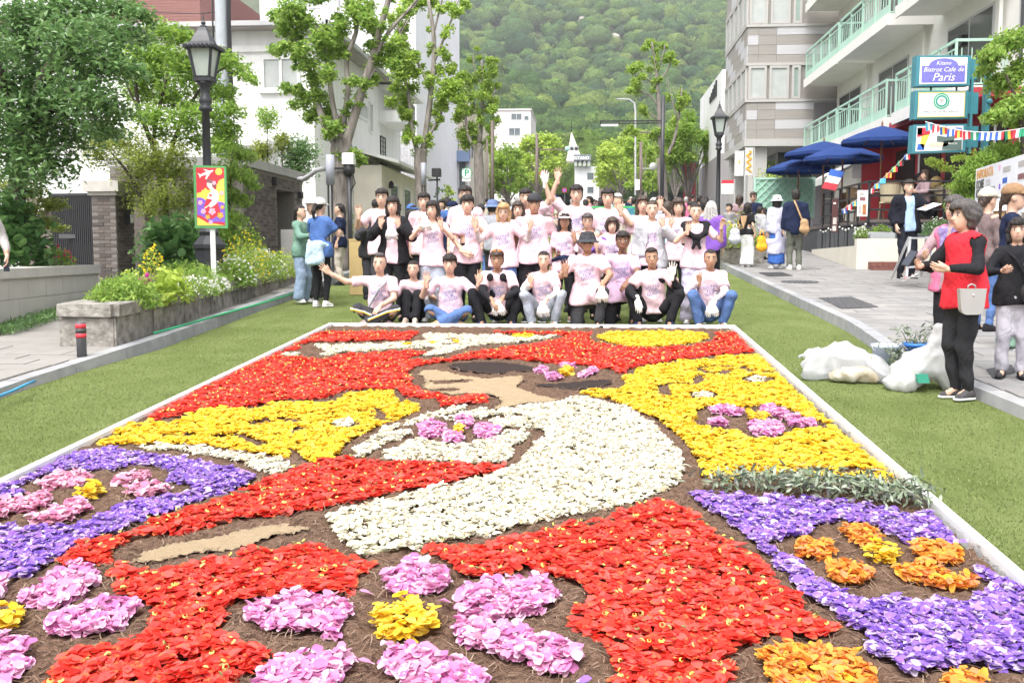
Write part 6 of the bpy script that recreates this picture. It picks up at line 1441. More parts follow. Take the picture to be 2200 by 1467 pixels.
b=MB();b.add([(rp[1][0]+.1,rp[1][1]+.1,rtop(rp[1][1])-.1),(rp[2][0]-.1,rp[2][1]+.1,rtop(rp[1][1])-.1),(rp[3][0]-.1,27.5,rtop(27.5)-.1),(rp[0][0]+.1,27.5,rtop(27.5)-.1)],[(0,1,2,3)]);tag(b.build('planter_soil',MATS['soil_dark']),kind='structure')
# --- far buildings
def simple_block(label,px0,px1,py_top,Y,depth,m,rows=(),name='building',cat='building',py_base=None,roof=None):
 root=thing(name,label,cat,(0,0,0));xa,xb=P(px0,300,Y).x,P(px1,300,Y).x;zt=zz((px0+px1)/2,py_top,Y);zb_=gz(Y,-.5)
 blockm(root,'wall',m,(xa,xb,Y,Y+depth,zb_,zt))
 if roof:blockm(root,'parapet',roof,(xa-.12,xb+.12,Y-.12,Y+depth,zt+.002,zt+.25))
 for(wx0,wx1,wy0_,wy1_,mull)in rows:
  a,c=P(wx0,wy1_,Y),P(wx1,wy0_,Y);win(root,(a.x,Y,a.z),(1,0,0),(0,0,1),c.x-a.x,c.z-a.z,mull,0,frame_m,glass_m,.07,.05)
 return root
simple_block('white three storey corner building with dark sign band at the far end of the street',1235,1288,358,128,12,mat('white_far',(.68,.68,.70),.9,.03,1),[(1261,1276,371,387,1),(1261,1276,401,416,1)],cat='building')
kt=thing('rooftop_sign','grey rooftop sign band reading KITANO above the white corner building','sign',(0,0,0));Yk=127
a,c=P(1232,356,Yk),P(1270,332,Yk)
blockm(kt,'sign_band',mat('sign_slate',(.16,.18,.20),.8,.05),(a.x,c.x,Yk,Yk+4,zz(1250,345,Yk),c.z));b=MB()
for i in range(4):b.box(a.x+.1+i*(c.x-a.x)/4,a.x-.1+(i+1)*(c.x-a.x)/4,Yk+.2,Yk+3.8,a.z-.05,zz(1250,345.4,Yk))
b.build('glass_lantern',glass_l,kt)
me=text_mesh('KITANO',.52,bold=.012);me.materials.append(mat('letter_white',(.85,.85,.85),.6,0));link('sign_letters',me,kt,loc=((a.x+c.x)/2-.1,Yk-.03,zz(1250,340,Yk)),rot=(pi/2,0,0))
sp_=thing('spire_roof','steep pale pointed roof with a finial behind the rooftop sign','roof',(0,0,0));a=P(1236,330,134);b=MB();hs_=34*134/FPX
b.add([(a.x-1.2,134,a.z-1),(a.x+1.0,134,a.z-1),(a.x+1.0,137,a.z-1),(a.x-1.2,137,a.z-1),(a.x-.55,135.5,zz(1232,280,134))],[(0,1,4),(1,2,4),(2,3,4),(3,0,4),(3,2,1,0)]);b.build('roof',mat('roof_pale',(.55,.52,.48),.9,.06),sp_);b=MB();b.tube([(a.x-.55,135.5,zz(1232,282,134)),(a.x-.55,135.5,zz(1232,258,134))],.05,5);b.build('finial',dark_m,sp_)
simple_block('small house with brown roof right of the white corner building',1288,1300,355,135,8,mat('brown_house',(.34,.27,.24),.9,.1),cat='house')
simple_block('pale grey two storey villa on the hillside above the left trees',1062,1140,238,140,14,mat('villa_grey',(.58,.56,.55),.9,.04,1),[(1066,1074,246,260,1),(1098,1121,244,258,2),(1126,1136,249,259,1),(1093,1118,275,292,2)],roof=mat('villa_roof',(.50,.48,.47),.9,.04),cat='house')
bg=simple_block('beige shop building with tall arched windows behind the second street tree',925,1010,222,62,12,mat('beige_wall',(.62,.56,.46),.9,.04,1),cat='shop')
for wx0,wx1,top_,bot in((945,985,272,340),(1008,1016,268,340)):
 Yw=62;a,c=P(wx0,bot,Yw),P(wx1,top_,Yw);w=c.x-a.x;h=c.z-a.z;b=MB();pts=[(0,0),(w,0),(w,h-w/2)]+[(w/2+w/2*cos(t),h-w/2+w/2*sin(t))for t in np.linspace(.2,pi-.2,7)]+[(0,h-w/2)]
 b.add([(a.x+x,Yw-.05,a.z+z)for x,z in pts]+[(a.x+x,Yw+.02,a.z+z)for x,z in pts],[tuple(range(len(pts)))]+[(i,len(pts)+i,len(pts)+(i+1)%len(pts),(i+1)%len(pts))for i in range(len(pts))]);f=b.build('arched_window',glass_m,bg)
 b=MB();b.bar((a.x+w/2,Yw-.07,a.z),(a.x+w/2,Yw-.07,a.z+h),.08);b.bar((a.x,Yw-.07,a.z+h*.45),(a.x+w,Yw-.07,a.z+h*.45),.08);b.build('mullion',frame_m,f)
a,c=P(930,348,61.5),P(1008,324,61.5);blockm(bg,'fascia',mat('fascia_blue',(.20,.27,.42),.6,.05),(a.x,c.x,61.4,61.9,a.z,c.z));a,c=P(930,345,62),P(1010,440,62)
blockm(bg,'shop_glass',glass_m,(a.x+.3,c.x-.3,61.95,61.99,c.z,a.z));
for t in(.02,.35,.68,.97):blockm(bg,'column',frame_m,(a.x+(c.x-a.x)*t-.1,a.x+(c.x-a.x)*t+.1,61.7,61.94,c.z,a.z))
# right far white building with dark letters
rw=thing('white_office_block','white office block with dark lettering on its side beyond the tiled building on the right','building',(0,0,0));Yw=52;xw=P(1512,250,Yw+8).x
blockm(rw,'wall',white_w,(xw,xw+8,Yw,Yw+10,gz(Yw),zz(1530,150,Yw)))
blockm(rw,'base',mat('louver_grey',(.30,.29,.29),.8,.1,3,stretch=(8,8,.2)),(xw-.02,xw+8.02,Yw-.02,Yw+10,gz(Yw),zz(1530,330,Yw)))
me=text_mesh('hotel',1.0,bold=.02);bpy.data.meshes.remove(me)
for j in range(5):blockm(rw,'sign_letter',dark_m,(xw-.06,xw-.003,Yw+2.0+j*.62,Yw+2.45+j*.62,zz(1515,218,Yw+4),zz(1515,186,Yw+4)-.12*j))
win(rw,(xw+.6,Yw,zz(1540,210,Yw)),(1,0,0),(0,0,1),1.4,zz(1540,165,Yw)-zz(1540,210,Yw),1,0,frame_m,glass_l,.06,.05)
# --- tiled modern building on the right
mb_=thing('tiled_building','modern building of brown and pale grey tile bands right of the street lamp','building',(0,0,0));Ym=39.3;xm=P(1602,300,Ym).x;Ymf=xm*FPX/(1548-1265);xmr=P(1760,300,Ym).x+3
tb=mat('tile_brown',(.30,.28,.26),.7,.06,2,.25,14,stretch=(.4,.4,9));tl=mat('tile_light',(.47,.466,.48),.7,.05,2,.25,14,stretch=(.4,.4,9));mw=mat('frame_beige',(.43,.415,.40),.6,.04)
zA,zB,zCc,zD,zE=zz(1602,299,Ym),zz(1602,217,Ym),zz(1602,140,Ym),zz(1602,56,Ym),zz(1602,-30,Ym)
blockm(mb_,'core',tb,(xm+.02,xmr,Ym+.02,Ymf,zA,zE+3));blockm(mb_,'soffit',mw,(xm-.06,xmr,Ym-.06,Ymf,zA-.28,zA-.003))
R=random.Random(4)
for(z0,z1)in((zA,zB),(zCc,zD),(zE,zE+3)):
 h=(z1-z0)/4;x_br=[xm,xm+(xmr-xm)*.12,xm+(xmr-xm)*.26,xmr]
 xs=[P(q,300,Ym).x for q in(1602.5,1625,1664,1722)]
 for j in range(4):
  for i in range(3):
   light=(j==3 and i==2)or(j==1 and i==2)or(j==2 and i==0)
   b=MB();b.box(xs[i]+.004,(xs[i+1]if i<2 else xmr)-.004,Ym-.02-(.006 if light else 0),Ym+.018,z0+j*h+.005,z0+(j+1)*h-.005);b.build('tile_panel',tl if light else tb,mb_)
  for i in range(8):
   ya,yb_=Ym+(Ymf-Ym)*i/8,Ym+(Ymf-Ym)*(i+1)/8;light=(i*2+j*3)%5 in(0,3)
   b=MB();b.box(xm-.02-(.006 if light else 0),xm+.018,ya+.004,yb_-.004,z0+j*h+.005,z0+(j+1)*h-.005);b.build('tile_panel',tl if light else tb,mb_)
for z0,z1 in((zB,zCc),(zD,zE)):
 for qa,qb in((1607,1646),(1652,1694),(1700,1719)):win(mb_,(P(qa,200,Ym).x,Ym,z0+.05),(1,0,0),(0,0,1),P(qb,200,Ym).x-P(qa,200,Ym).x,z1-z0-.1,1,0,mw,glass_l if qb<1700 else mat('glass_green',(.28,.36,.32),.2,.05,spec=.6),.09,.06)
 for i in range(5):win(mb_,(xm,Ymf-(Ymf-Ym)*(i+1)/5+.05,z0+.05),(0,-1,0),(0,0,1),(Ymf-Ym)/5-.1,z1-z0-.1,1,0,mw,glass_l,.08,.06)if False else win(mb_,(xm,Ymf-(Ymf-Ym)*i/5-.05,z0+.05),(0,-1,0),(0,0,1),(Ymf-Ym)/5-.1,z1-z0-.1,1,0,mw,glass_l,.08,.06)
 blockm(mb_,'band',mw,(xm-.06,xmr,Ym-.06,Ym-.001,z0-.06,z0+.04),(xm-.06,xmr,Ym-.06,Ym-.001,z1-.04,z1+.06),(xm-.06,xm-.001,Ym,Ymf,z0-.06,z0+.04),(xm-.06,xm-.001,Ym,Ymf,z1-.04,z1+.06))
blockm(mb_,'column',mw,(xm+.15,xm+.85,Ym+.2,Ym+.9,gz(Ym),zA-.283));blockm(mb_,'column',mw,(xm+.15,xm+.8,Ymf-1,Ymf-.3,gz(Ym),zA-.283));blockm(mb_,'shop_glass',glass_m,(xm+1.6,xmr,Ym+2.5,Ym+2.6,gz(Ym),zA-.283),(xm+1.6,xm+1.7,Ym+2.603,Ymf,gz(Ym),zA-.283))
for i in range(7):b=MB();b.box(xm+1.6+i*.9,xm+1.68+i*.9,Ym+2.42,Ym+2.498,gz(Ym),zA-.285);b.build('mullion',frame_m,mb_)
b=MB()
for i in range(5):b.box(xm+1.0,xm+2.6,Ym-.2+i*.3,Ym+.1+i*.3,gz(Ym),gz(Ym,.35+i*.18))
b.build('steps',concrete,mb_);b=MB()
for i in range(4):b.tube([(xm+.95,Ym-.3+i*.5,gz(Ym,.2+i*.3)),(xm+.95,Ym-.3+i*.5,gz(Ym,1.15+i*.3))],.025,6)
b.tube([(xm+.95,Ym-.3,gz(Ym,1.15)),(xm+.95,Ym+1.2,gz(Ym,2.05))],.03,6);b.tube([(xm+.95,Ym-.3,gz(Ym,.75)),(xm+.95,Ym+1.2,gz(Ym,1.65))],.02,6);b.build('handrail',frame_m,mb_)
# --- balcony building on the right
bb_=thing('balcony_building','cream apartment building with stepped balconies and mint green railings on the right','building',(0,0,0))
XO,XW=8.1,9.3;zs=CAM_H+6.2;fl=2.77;wall_b=mat('render_grey_cream',(.70,.685,.65),.9,.04,1.5,.06,50);slab_m=mat('slab_cream',(.74,.725,.69),.9,.04,2)
mint=mat('rail_mint',(.40,.60,.50),.5,.04,6);door_g=mat('door_glass',(.05,.055,.06),.15,.2,1,spec=.6)
blockm(bb_,'wall',wall_b,(XW,XW+9,17.0,39.0,gz(17),CAM_H+16))
blockm(bb_,'dark_cladding',mat('cladding_dark',(.15,.14,.15),.8,.08,2,.4,4,stretch=(12,12,.2)),(8.5,12,39.05,39.28,gz(39),zz(1740,222,39.1)))
baluster=MB();baluster.box(-.009,.009,-.009,.009,0,.78);bal_me=baluster.mesh('baluster',mint)
def balcony(y0,y1,z,n,near=True):
 """street-side balcony slab between y0 and y1, underside at z"""
 bal=blockm(bb_,'balcony',slab_m,(XO,XW-.002,y0,y1,z,z+.22));blockm(bal,'lip',slab_m,(XO-.05,XO-.002,y0-.05,y1+.03,z-.06,z+.25),(XO-.002,XW-.004,y0-.05,y0-.002,z-.06,z+.25))
 b=MB();zt=z+1.25
 b.bar((XO+.03,y0,zt),(XO+.03,y1,zt),.05,.06);b.bar((XO+.03,y0,zt-.18),(XO+.03,y1,zt-.18),.03);b.bar((XO+.03,y0,z+.30),(XO+.03,y1,z+.30),.03);b.bar((XO,y0+.03,zt),(XW-.01,y0+.03,zt),.05,.06);b.bar((XO,y0+.03,z+.30),(XW-.01,y0+.03,z+.30),.03)
 b.bar((XO+.03,y0,z+.42),(XO+.03,y1,z+.42),.012,.2)
 for i in range(5):yy=y0+.03+(y1-y0-.06)*i/4;b.bar((XO+.03,yy,z+.22),(XO+.03,yy,zt+.02),.05,.05)
 b.bar((XW-.1,y0+.03,z+.22),(XW-.1,y0+.03,zt),.04);rl=b.build('railing',mint,bal)
 for i in range(n):link('baluster',bal_me,bal,loc=(XO+.03,y0+.1+(y1-y0-.2)*i/(n-1),z+.3))
 for i in range(5):link('baluster',bal_me,bal,loc=(XO+.15+i*.22,y0+.03,z+.3))
 win(bb_,(XW,y1-.4,z+.25),(0,-1,0),(0,0,1),min(3.0,y1-y0-.8),2.05,2,0,frame_m,door_g,.06,.03,nm='balcony_door')
 b=MB();b.tube([(XW-.12,y0+.35,z-2.4),(XW-.12,y0+.35,z)],.045,7);b.build('drain_pipe',wall_b,bb_)
for k,rows in enumerate(([(34.1,39.0),(28.5,33.9),(23.3,27.7)],)*3):
 for(a_,c_)in rows:balcony(a_,c_,zs+fl*(k-1),22)
b=MB();b.tube([(XW-.1,22.3,gz(22)),(XW-.1,22.3,CAM_H+12)],.06,8);b.build('drain_pipe',wall_b,bb_)
win(bb_,(XW,22.9,zs-fl+.3),(0,-1,0),(0,0,1),.8,1.9,1,0,frame_m,door_g,.05,.03)
for q_ in(26.0,26.6):blockm(bb_,'wall_vent',dark_m,(XW-.12,XW-.003,q_,q_+.25,zs-1.1,zs-.85))
# ------------------------------------------------------------------ street furniture
iron=mat('lamp_iron',(.035,.036,.042),.45,.12,10,.1,60,spec=.5)
lamp_glass=mat('lamp_glass',(.45,.50,.46),.15,.08,3,spec=.6)
def lantern_post(label,base,H,s=1.0):
 root=thing('street_lamp',label,'street lamp',base,0,'lantern street lamps');b=MB();b.smooth=False
 b.lathe([(.26,-.1),(.26,.18),(.235,.22),(.235,.62),(.27,.66),(.27,.72),(.20,.80),(.15,.86),(.17,.92),(.11,1.0)],8);b.build('pedestal',iron,root)
 h=H-1.15
 b=MB();b.lathe([(.085,.98),(.075,1.3),(.068,h*.6),(.06,h-.35),(.10,h-.33),(.105,h-.28),(.075,h-.25),(.10,h-.2),(.10,h-.15),(.07,h-.1),(.075,h+.02),(.12,h+.08),(.14,h+.12)],14);b.smooth=True;b.build('post',iron,root)
 # four sided lantern, wider at the top
 w0,w1,z0,z1=.11,.185,h+.15,h+.62
 b=MB();b.lathe([(w0+.03,h+.12),(w0+.03,h+.17)],sq=True)
 c=[(-1,-1),(1,-1),(1,1),(-1,1)]
 for x,y in c:b.bar((x*w0,y*w0,z0),(x*w1,y*w1,z1),.035)
 b.lathe([(w1+.02,z1),(w1+.02,z1+.03)],sq=True)
 for i in range(4): # scalloped trim
  (x0,y0),(x1,y1)=c[i],c[(i+1)%4]
  for k in range(4):
   t=(k+.5)/4;b.tube([((x0+(x1-x0)*t)*w0,(y0+(y1-y0)*t)*w0,z0),((x0+(x1-x0)*t)*w0,(y0+(y1-y0)*t)*w0,z0+.05)],.03,5)
 b.build('lantern_frame',iron,root)
 for i in range(4):
  (x0,y0),(x1,y1)=c[i],c[(i+1)%4];e0,e1=w0-.012,w1-.014;b=MB();q=.88
  mx,my=(x0+x1)/2,(y0+y1)/2
  g=lambda x,y,e:(mx*e+(x-mx)*e*q,my*e+(y-my)*e*q)
  p=[g(x0,y0,e0),g(x1,y1,e0),g(x1,y1,e1),g(x0,y0,e1)];nx,ny=mx*.006,my*.006
  b.hexa([(*p[0],z0),(*p[1],z0),(p[1][0]-nx,p[1][1]-ny,z0),(p[0][0]-nx,p[0][1]-ny,z0),(*p[3],z1),(*p[2],z1),(p[2][0]-nx,p[2][1]-ny,z1),(p[3][0]-nx,p[3][1]-ny,z1)]);b.build('pane',lamp_glass,root)
 b=MB();b.lathe([(w1+.06,z1+.03),(w1+.04,z1+.06),(w1-.03,z1+.11),(.12,z1+.2),(.075,z1+.29),(.06,z1+.34)],sq=True)
 for i in range(4):
  (x0,y0),(x1,y1)=c[i],c[(i+1)%4]
  for k in range(7):t=(k+.5)/7;e=w1+.055;b.tube([((x0+(x1-x0)*t)*e,(y0+(y1-y0)*t)*e,z1+.0),((x0+(x1-x0)*t)*e,(y0+(y1-y0)*t)*e,z1+.05)],.028,5)
 b.build('lantern_roof',iron,root)
 b=MB();b.lathe([(.06,z1+.34),(.055,z1+.37),(.025,z1+.39),(.04,z1+.42),(.016,z1+.46),(.004,z1+.56)],8);b.build('finial',iron,root)
 return root
Yl=15.8;lb=Vector((KX(449,Yl),Yl,gz(Yl,.25)));lantern_post('tall black lantern street lamp behind the flower planter on the left',lb,zz(430,14,Yl)-lb.z-.15)
Yr_=32.0;lb2=Vector((KX(1541,Yr_),Yr_,gz(Yr_,.1)));lantern_post('tall black lantern street lamp beside the tiled building on the right',lb2,zz(1541,208,Yr_)-lb2.z-.15)
# festival poster on a white stake
Ys=14.6;sc_=Ys/FPX
sg=thing('festival_sign','green framed poster of a kimono woman on a white stake before the left lamp post','sign',P(455,490,Ys));o_=sg.location.copy()
def px2(x,y):p=P(x,y,Ys);return(p.x-o_.x,p.z-o_.z)
def flat(root,name,m,pts,lay_,th=.0):
 b=MB();v=[(x,-.02-.0012*lay_,z)for x,z in pts];b.add(v,[tuple(range(len(v)))]);return b.build(name,m,root)
SGM={k:mat('print_'+k,c,.5,0)for k,c in dict(green=(.10,.34,.12),red=(.62,.04,.06),yellow=(.80,.62,.10),white=(.80,.79,.77),violet=(.22,.11,.60),pink=(.78,.42,.60),orange=(.78,.38,.06),hair=(.25,.11,.12),skin=(.82,.70,.62),black=(.05,.05,.05)).items()}
q=[px2(416,355),px2(486,358),px2(490,491),px2(420,490)]
b=MB();b.add([(x,-.018,z)for x,z in q]+[(x,.018,z)for x,z in q],[(0,3,2,1)[::-1],(4,5,6,7)[::-1],(0,1,5,4),(1,2,6,5),(2,3,7,6),(3,0,4,7)]);b.build('board',SGM['green'],sg)
pt=lambda L:[px2(380+x*.1909,300+y*.1909)for x,y in L] # from the enlarged detail
def el(cx,cy,r,n=14):return pt([(cx+r*cos(2*pi*i/n),cy+r*sin(2*pi*i/n))for i in range(n)])
flat(sg,'print_sky',SGM['red'],pt([(220,318),(535,322),(548,968),(236,968)]),1)
flat(sg,'print_city',SGM['yellow'],pt([(230,605),(285,590),(285,570),(315,565),(315,548),(340,548),(340,562),(368,570),(450,560),(455,500),(470,500),(470,470),(490,465),(490,450),(515,450),(515,440),(537,440),(543,720),(234,700)]),2)
flat(sg,'print_field',SGM['violet'],pt([(234,655),(270,652),(310,668),(350,700),(480,700),(520,705),(545,722),(548,935),(480,925),(400,930),(350,915),(300,870),(238,850)]),3)
flat(sg,'print_skirt',SGM['red'],pt([(340,668),(420,670),(470,720),(495,800),(500,850),(440,870),(400,900),(330,850),(310,760)]),4)
flat(sg,'print_field',SGM['yellow'],pt([(238,870),(270,880),(320,920),(380,945),(450,950),(548,968),(238,968)]),4);flat(sg,'print_stripe',SGM['red'],pt([(238,850),(290,862),(340,900),(380,930),(350,938),(300,905),(238,872)]),5)
flat(sg,'print_kimono',SGM['white'],pt([(390,590),(420,560),(455,570),(478,620),(475,690),(440,735),(390,768),(358,745),(410,680),(350,665),(358,620)]),6);flat(sg,'print_face',SGM['skin'],pt([(345,485),(400,480),(405,530),(430,560),(395,590),(380,560),(368,550),(345,520)]),6)
flat(sg,'print_hair',SGM['hair'],pt([(338,470),(350,452),(385,448),(420,470),(450,505),(440,540),(415,530),(400,495),(345,487)]),7);flat(sg,'print_hand',SGM['skin'],pt([(355,742),(362,755),(330,775),(312,770)]),7)
flat(sg,'print_sun',SGM['yellow'],el(478,363,40),3)
flat(sg,'print_plane',SGM['white'],pt([(236,380),(255,385),(270,395),(340,362),(300,336),(330,338),(370,352),(400,345),(420,348),(410,362),(385,380),(340,450),(325,445),(342,395),(280,415),(265,438),(258,405)]),3)
for cx,cy,r,c in((272,712,30,'pink'),(307,808,32,'pink'),(405,810,42,'pink'),(355,872,30,'orange'),(497,855,38,'orange'),(520,762,24,'orange'),(390,930,26,'pink'),(427,490,24,'pink'),(510,604,26,'pink'),(386,628,18,'red')):
 for k in range(5):a=2*pi*k/5+.3;flat(sg,'print_petal',SGM[c],el(cx+r*.6*cos(a),cy+r*.6*sin(a),r*.40,9),8)
 flat(sg,'print_petal',SGM['yellow'],el(cx,cy,r*.22,8),9)
g_=px2(457,585);b=MB();b.box(px2(450,490)[0],px2(460,490)[0],.02,.05,g_[1]-.25,px2(455,495)[1]+.3);b.build('stake',white_p,sg)
# bollard with red tape
bo=thing('bollard','short dark bollard wrapped with red and black tape at the planter corner','bollard',G(176,766,.10));kb=1.0/(2139/bo.location.y)
hb=76*kb;b=MB();b.smooth=True;b.lathe([(.048,0),(.048,hb),(.04,hb+.012)],14);b.build('post',mat('bollard_grey',(.10,.10,.11),.6,.1),bo)
for z0,z1,c in((.84,.97,'red'),(.70,.83,'black'),(.56,.69,'red')):b=MB();b.lathe([(.051,hb*z0),(.051,hb*z1)],14);b.smooth=True;b.build('tape',SGM[c],bo)
# hoses
def hose(label,pts,m,r=.012):
 b=MB();b.smooth=True;b.tube([G(x,y,d)for x,y,d in pts],r,6);tag(b.build('hose',m),label,'hose')
hose('green hose lying along the foot of the left planter',[(330,716,.14),(400,697,.14),(480,674,.15),(560,652,.16),(640,628,.16)],mat('hose_green',(.03,.38,.17),.5,0),.014)
hose('blue hose on the kerb at the lower left corner',[(-60,872,.13),(0,850,.11),(30,838,.11),(55,826,.11),(75,818,.11)],mat('hose_blue',(.05,.28,.50),.5,0))
# covers in the pavement
steel=mat('cover_iron',(.11,.11,.115),.6,.15,20,.4,60)
def cover(label,pts,rnd=False):
 p=[G(x,y,.104)for x,y in pts];c=sum(p,Vector())/4;root=thing('manhole_cover' if rnd else 'drain_grate',label,'manhole cover' if rnd else 'drain grate',c);b=MB()
 if rnd:
  rx,ry=(p[1]-p[0]).length/2,(p[2]-p[1]).length/2;n=28;b.add([(rx*cos(2*pi*i/n),rx*sin(2*pi*i/n),SLOPE*rx*sin(2*pi*i/n)+.004)for i in range(n)],[tuple(range(n))]);b.build('lid',steel,root)
  b=MB()
  for rr_ in(.3,.6,.92):
   for i in range(24):t=2*pi*i/24;x,y=rx*rr_*cos(t),rx*rr_*sin(t);b.box(x-.025,x+.025,y-.02,y+.02,SLOPE*y+.003,SLOPE*y+.011)
  o=b.build('studs',steel,root);o['kind']='stuff'
 else:
  q=[v-c for v in p];b.add([tuple(v+Vector((0,0,.004)))for v in q],[(0,1,2,3)]);b.build('plate',steel,root);b=MB()
  for i in range(26):
   for j in range(14):
    u,w=(i+.5)/26,(j+.5)/14;v=q[0].lerp(q[1],u).lerp(q[3].lerp(q[2],u),w)
    if(i+j)%2:b.bar(v+Vector((-.013,-.013,.007)),v+Vector((.013,.013,.007)),.007)
    else:b.bar(v+Vector((-.013,.013,.007)),v+Vector((.013,-.013,.007)),.007)
  o=b.build('tread',steel,root);o['kind']='stuff'
cover('square iron drain grate in the right pavement beside the kerb bend',[(1808,663),(1888,660),(1828,638),(1758,640)])
cover('round manhole cover in the right pavement before the ladder man',[(1678,610),(1758,610),(1758,602),(1678,602)],True)
cover('flat iron grate farther up the right pavement behind the handbag woman',[(1650,594),(1704,593),(1680,585),(1630,586)])
cover('small iron mesh grate beside the shoes of the girl in the black sweater',[(2135,812),(2180,800),(2170,785),(2120,795)])
# utility pole with cables
Yu=27;up_=thing('utility_pole','grey concrete utility pole with black cables rising behind the left lamp post','utility pole',(KX(487,Yu),Yu,gz(Yu)))
b=MB();b.smooth=True;b.lathe([(.19,0),(.17,5),(.14,13)],14);b.build('pole',mat('pole_concrete',(.33,.36,.38),.9,.06,5),up_)
for i,(dx,r_)in enumerate(((.21,.03),(.25,.022),(-.2,.025),(.29,.018))):
 b=MB();b.tube([(dx,-.05,1 if i>1 else 4.6),(dx+.02,-.08,4),(dx-.01,-.08,6.5),(dx+.03,-.05,9),(dx,-.05,12.5)],r_,6);b.build('cable',dark_m,up_)
for z in(5.8,7.2,8.6):b=MB();b.lathe([(.19,z),(.19,z+.06)],12);b.build('band',frame_m,up_)
def wire(label,pts,r=.012):
 b=MB();b.tube(pts,r,5);tag(b.build('overhead_wire',dark_m),label,'wire','overhead wires')
wire('overhead wire running from the utility pole to upper left',[P(487,25,27),P(430,30,27),P(330,28,28),P(200,10,30)])
# cabinets strapped to the nearest trees
def tree_boxes(k0,Y,px,label,grp):
 b=MB();b.smooth=True;base=P(px-18,400,Y-.35);root=thing('cable_duct',label+' with a grey pipe','cable duct',(base.x,base.y,gz(Y)),0,grp);h0,h1=zz(px,k0[0],Y)-gz(Y),zz(px,k0[1],Y)-gz(Y)
 b.tube([(0,0,h0),(0,0,h1)],.085*k0[2],12);b.build('cylinder',mat('duct_grey',(.30,.31,.36),.5,.05),root)
 for d in(-.05,.03):b=MB();b.tube([(d,0,0),(d,0,h0)],.022,6);b.build('conduit',iron,root)
tree_boxes((400,336,1.15),22.2,728,'tall grey metal cylinder on the thick street tree','cylinders on tree trunks')
tree_boxes((400,352,1.0),32.5,928,'smaller grey metal cylinder on the second street tree','cylinders on tree trunks')
sp2=thing('projector_post','dark post carrying a white box and black floodlight beside the thick street tree','floodlight',(KX(752,22.3),22.3,gz(22.3,.05)));z_=lambda y:zz(752,y,22.3)-sp2.location.z
b=MB();b.smooth=True;b.lathe([(.05,0),(.045,z_(375))],10);b.build('post',iron,sp2)
b=MB();b.box(-.13,.13,-.15,.15,z_(354),z_(330),.02);b.build('white_box',white_p,sp2);b=MB();b.smooth=True;b.lathe([(.07,z_(378)),(.13,z_(372)),(.13,z_(356)),(.1,z_(354.5))],12);b.build('floodlight',dark_m,sp2);b=MB();b.tube([(.1,-.1,z_(372)),(.16,-.12,z_(395)),(.05,-.06,z_(410))],.015,6);b.build('cable',dark_m,sp2)
b=MB();b.bar((-.45,0,z_(362)),(0,0,z_(362)),.04);b.build('bracket',dark_m,sp2)
sb=thing('floodlight','black floodlight box with bracket on the second street tree','floodlight',(KX(940,32.6),32.6,gz(32.6)));b=MB();b.box(-.16,.12,-.15,.15,zz(940,380,32.6)-sb.location.z,zz(940,362,32.6)-sb.location.z,.02);b.build('housing',dark_m,sb);b=MB();b.bar((0,0,0),(0,0,zz(940,381,32.6)-sb.location.z),.05);b.build('post',iron,sb);b=MB();b.bar((-.3,0,zz(940,388,32.6)-sb.location.z),(.1,0,zz(940,386,32.6)-sb.location.z),.05);b.build('bracket',iron,sb)
# traffic signal posts and arms
def pole(name,label,cat,px,Y,y_top,r=.09,m=None):
 root=thing(name,label,cat,(KX(px,Y),Y,gz(Y)));b=MB();b.smooth=True;b.lathe([(r,0),(r*.85,zz(px,y_top,Y)-gz(Y))],10);b.build('pole',m or iron,root);return root
brownp=mat('pole_brown',(.13,.10,.085),.6,.1)
ts=pole('traffic_signal','brown post with horizontal traffic signal on an arm left of the far street','traffic signal',1153,82,288,.14,brownp);L=lambda px,py,Y=82,o=ts:P(px,py,Y)-o.location
b=MB();b.bar(L(1153,322),L(1216,321),.1);b.build('arm',brownp,ts);a,c=L(1214,324),L(1243,315);b=MB();b.box(a.x,c.x,-.15,.15,a.z,c.z,.04);b.build('housing',mat('signal_grey',(.42,.44,.44),.5,.05),ts)
for i,cc in enumerate(((.35,.85,.70),(.08,.08,.09),(.08,.08,.09))):b=MB();b.smooth=True;b.sphere((a.x+(c.x-a.x)*(i+.5)/3,-.13,(a.z+c.z)/2),(.16,.1,.16),10,6);b.build('lens',mat('lens_%d'%min(i,1),cc,.3,0),ts)
def disc_sign(root,px,py,rpx,Y,ring,inner,bar=None):
 c=P(px,py,Y)-root.location;r_=rpx*Y/FPX;b=MB();n=18
 b.add([(c.x+r_*cos(2*pi*i/n),-.2,c.z+r_*sin(2*pi*i/n))for i in range(n)]+[(c.x+r_*cos(2*pi*i/n),-.17,c.z+r_*sin(2*pi*i/n))for i in range(n)],[tuple(range(n)),tuple(range(2*n-1,n-1,-1))]+[(i,(i+1)%n,n+(i+1)%n,n+i)for i in range(n)]);d=b.build('round_sign',ring,root)
 b=MB();b.add([(c.x+r_*.74*cos(2*pi*i/n),-.206,c.z+r_*.74*sin(2*pi*i/n))for i in range(n)],[tuple(range(n))]);b.build('sign_face',inner,d)
 if bar:b=MB();b.bar((c.x-r_*.5,-.212,c.z+r_*.5),(c.x+r_*.5,-.212,c.z-r_*.5),r_*.25,.004,(0,1,0));b.build('sign_bar',bar,d)
blue=mat('sign_blue',(.04,.13,.50),.5,0);dgreen=mat('sign_green',(.03,.33,.17),.5,0)
disc_sign(ts,1167,374,7,82,SGM['red'],SGM['white'],blue)
pp_=pole('sign_post','thin post with small no parking disc behind the waving hands','sign post',1213,90,405,.05);disc_sign(pp_,1213,409,5,90,SGM['red'],blue,SGM['red'])
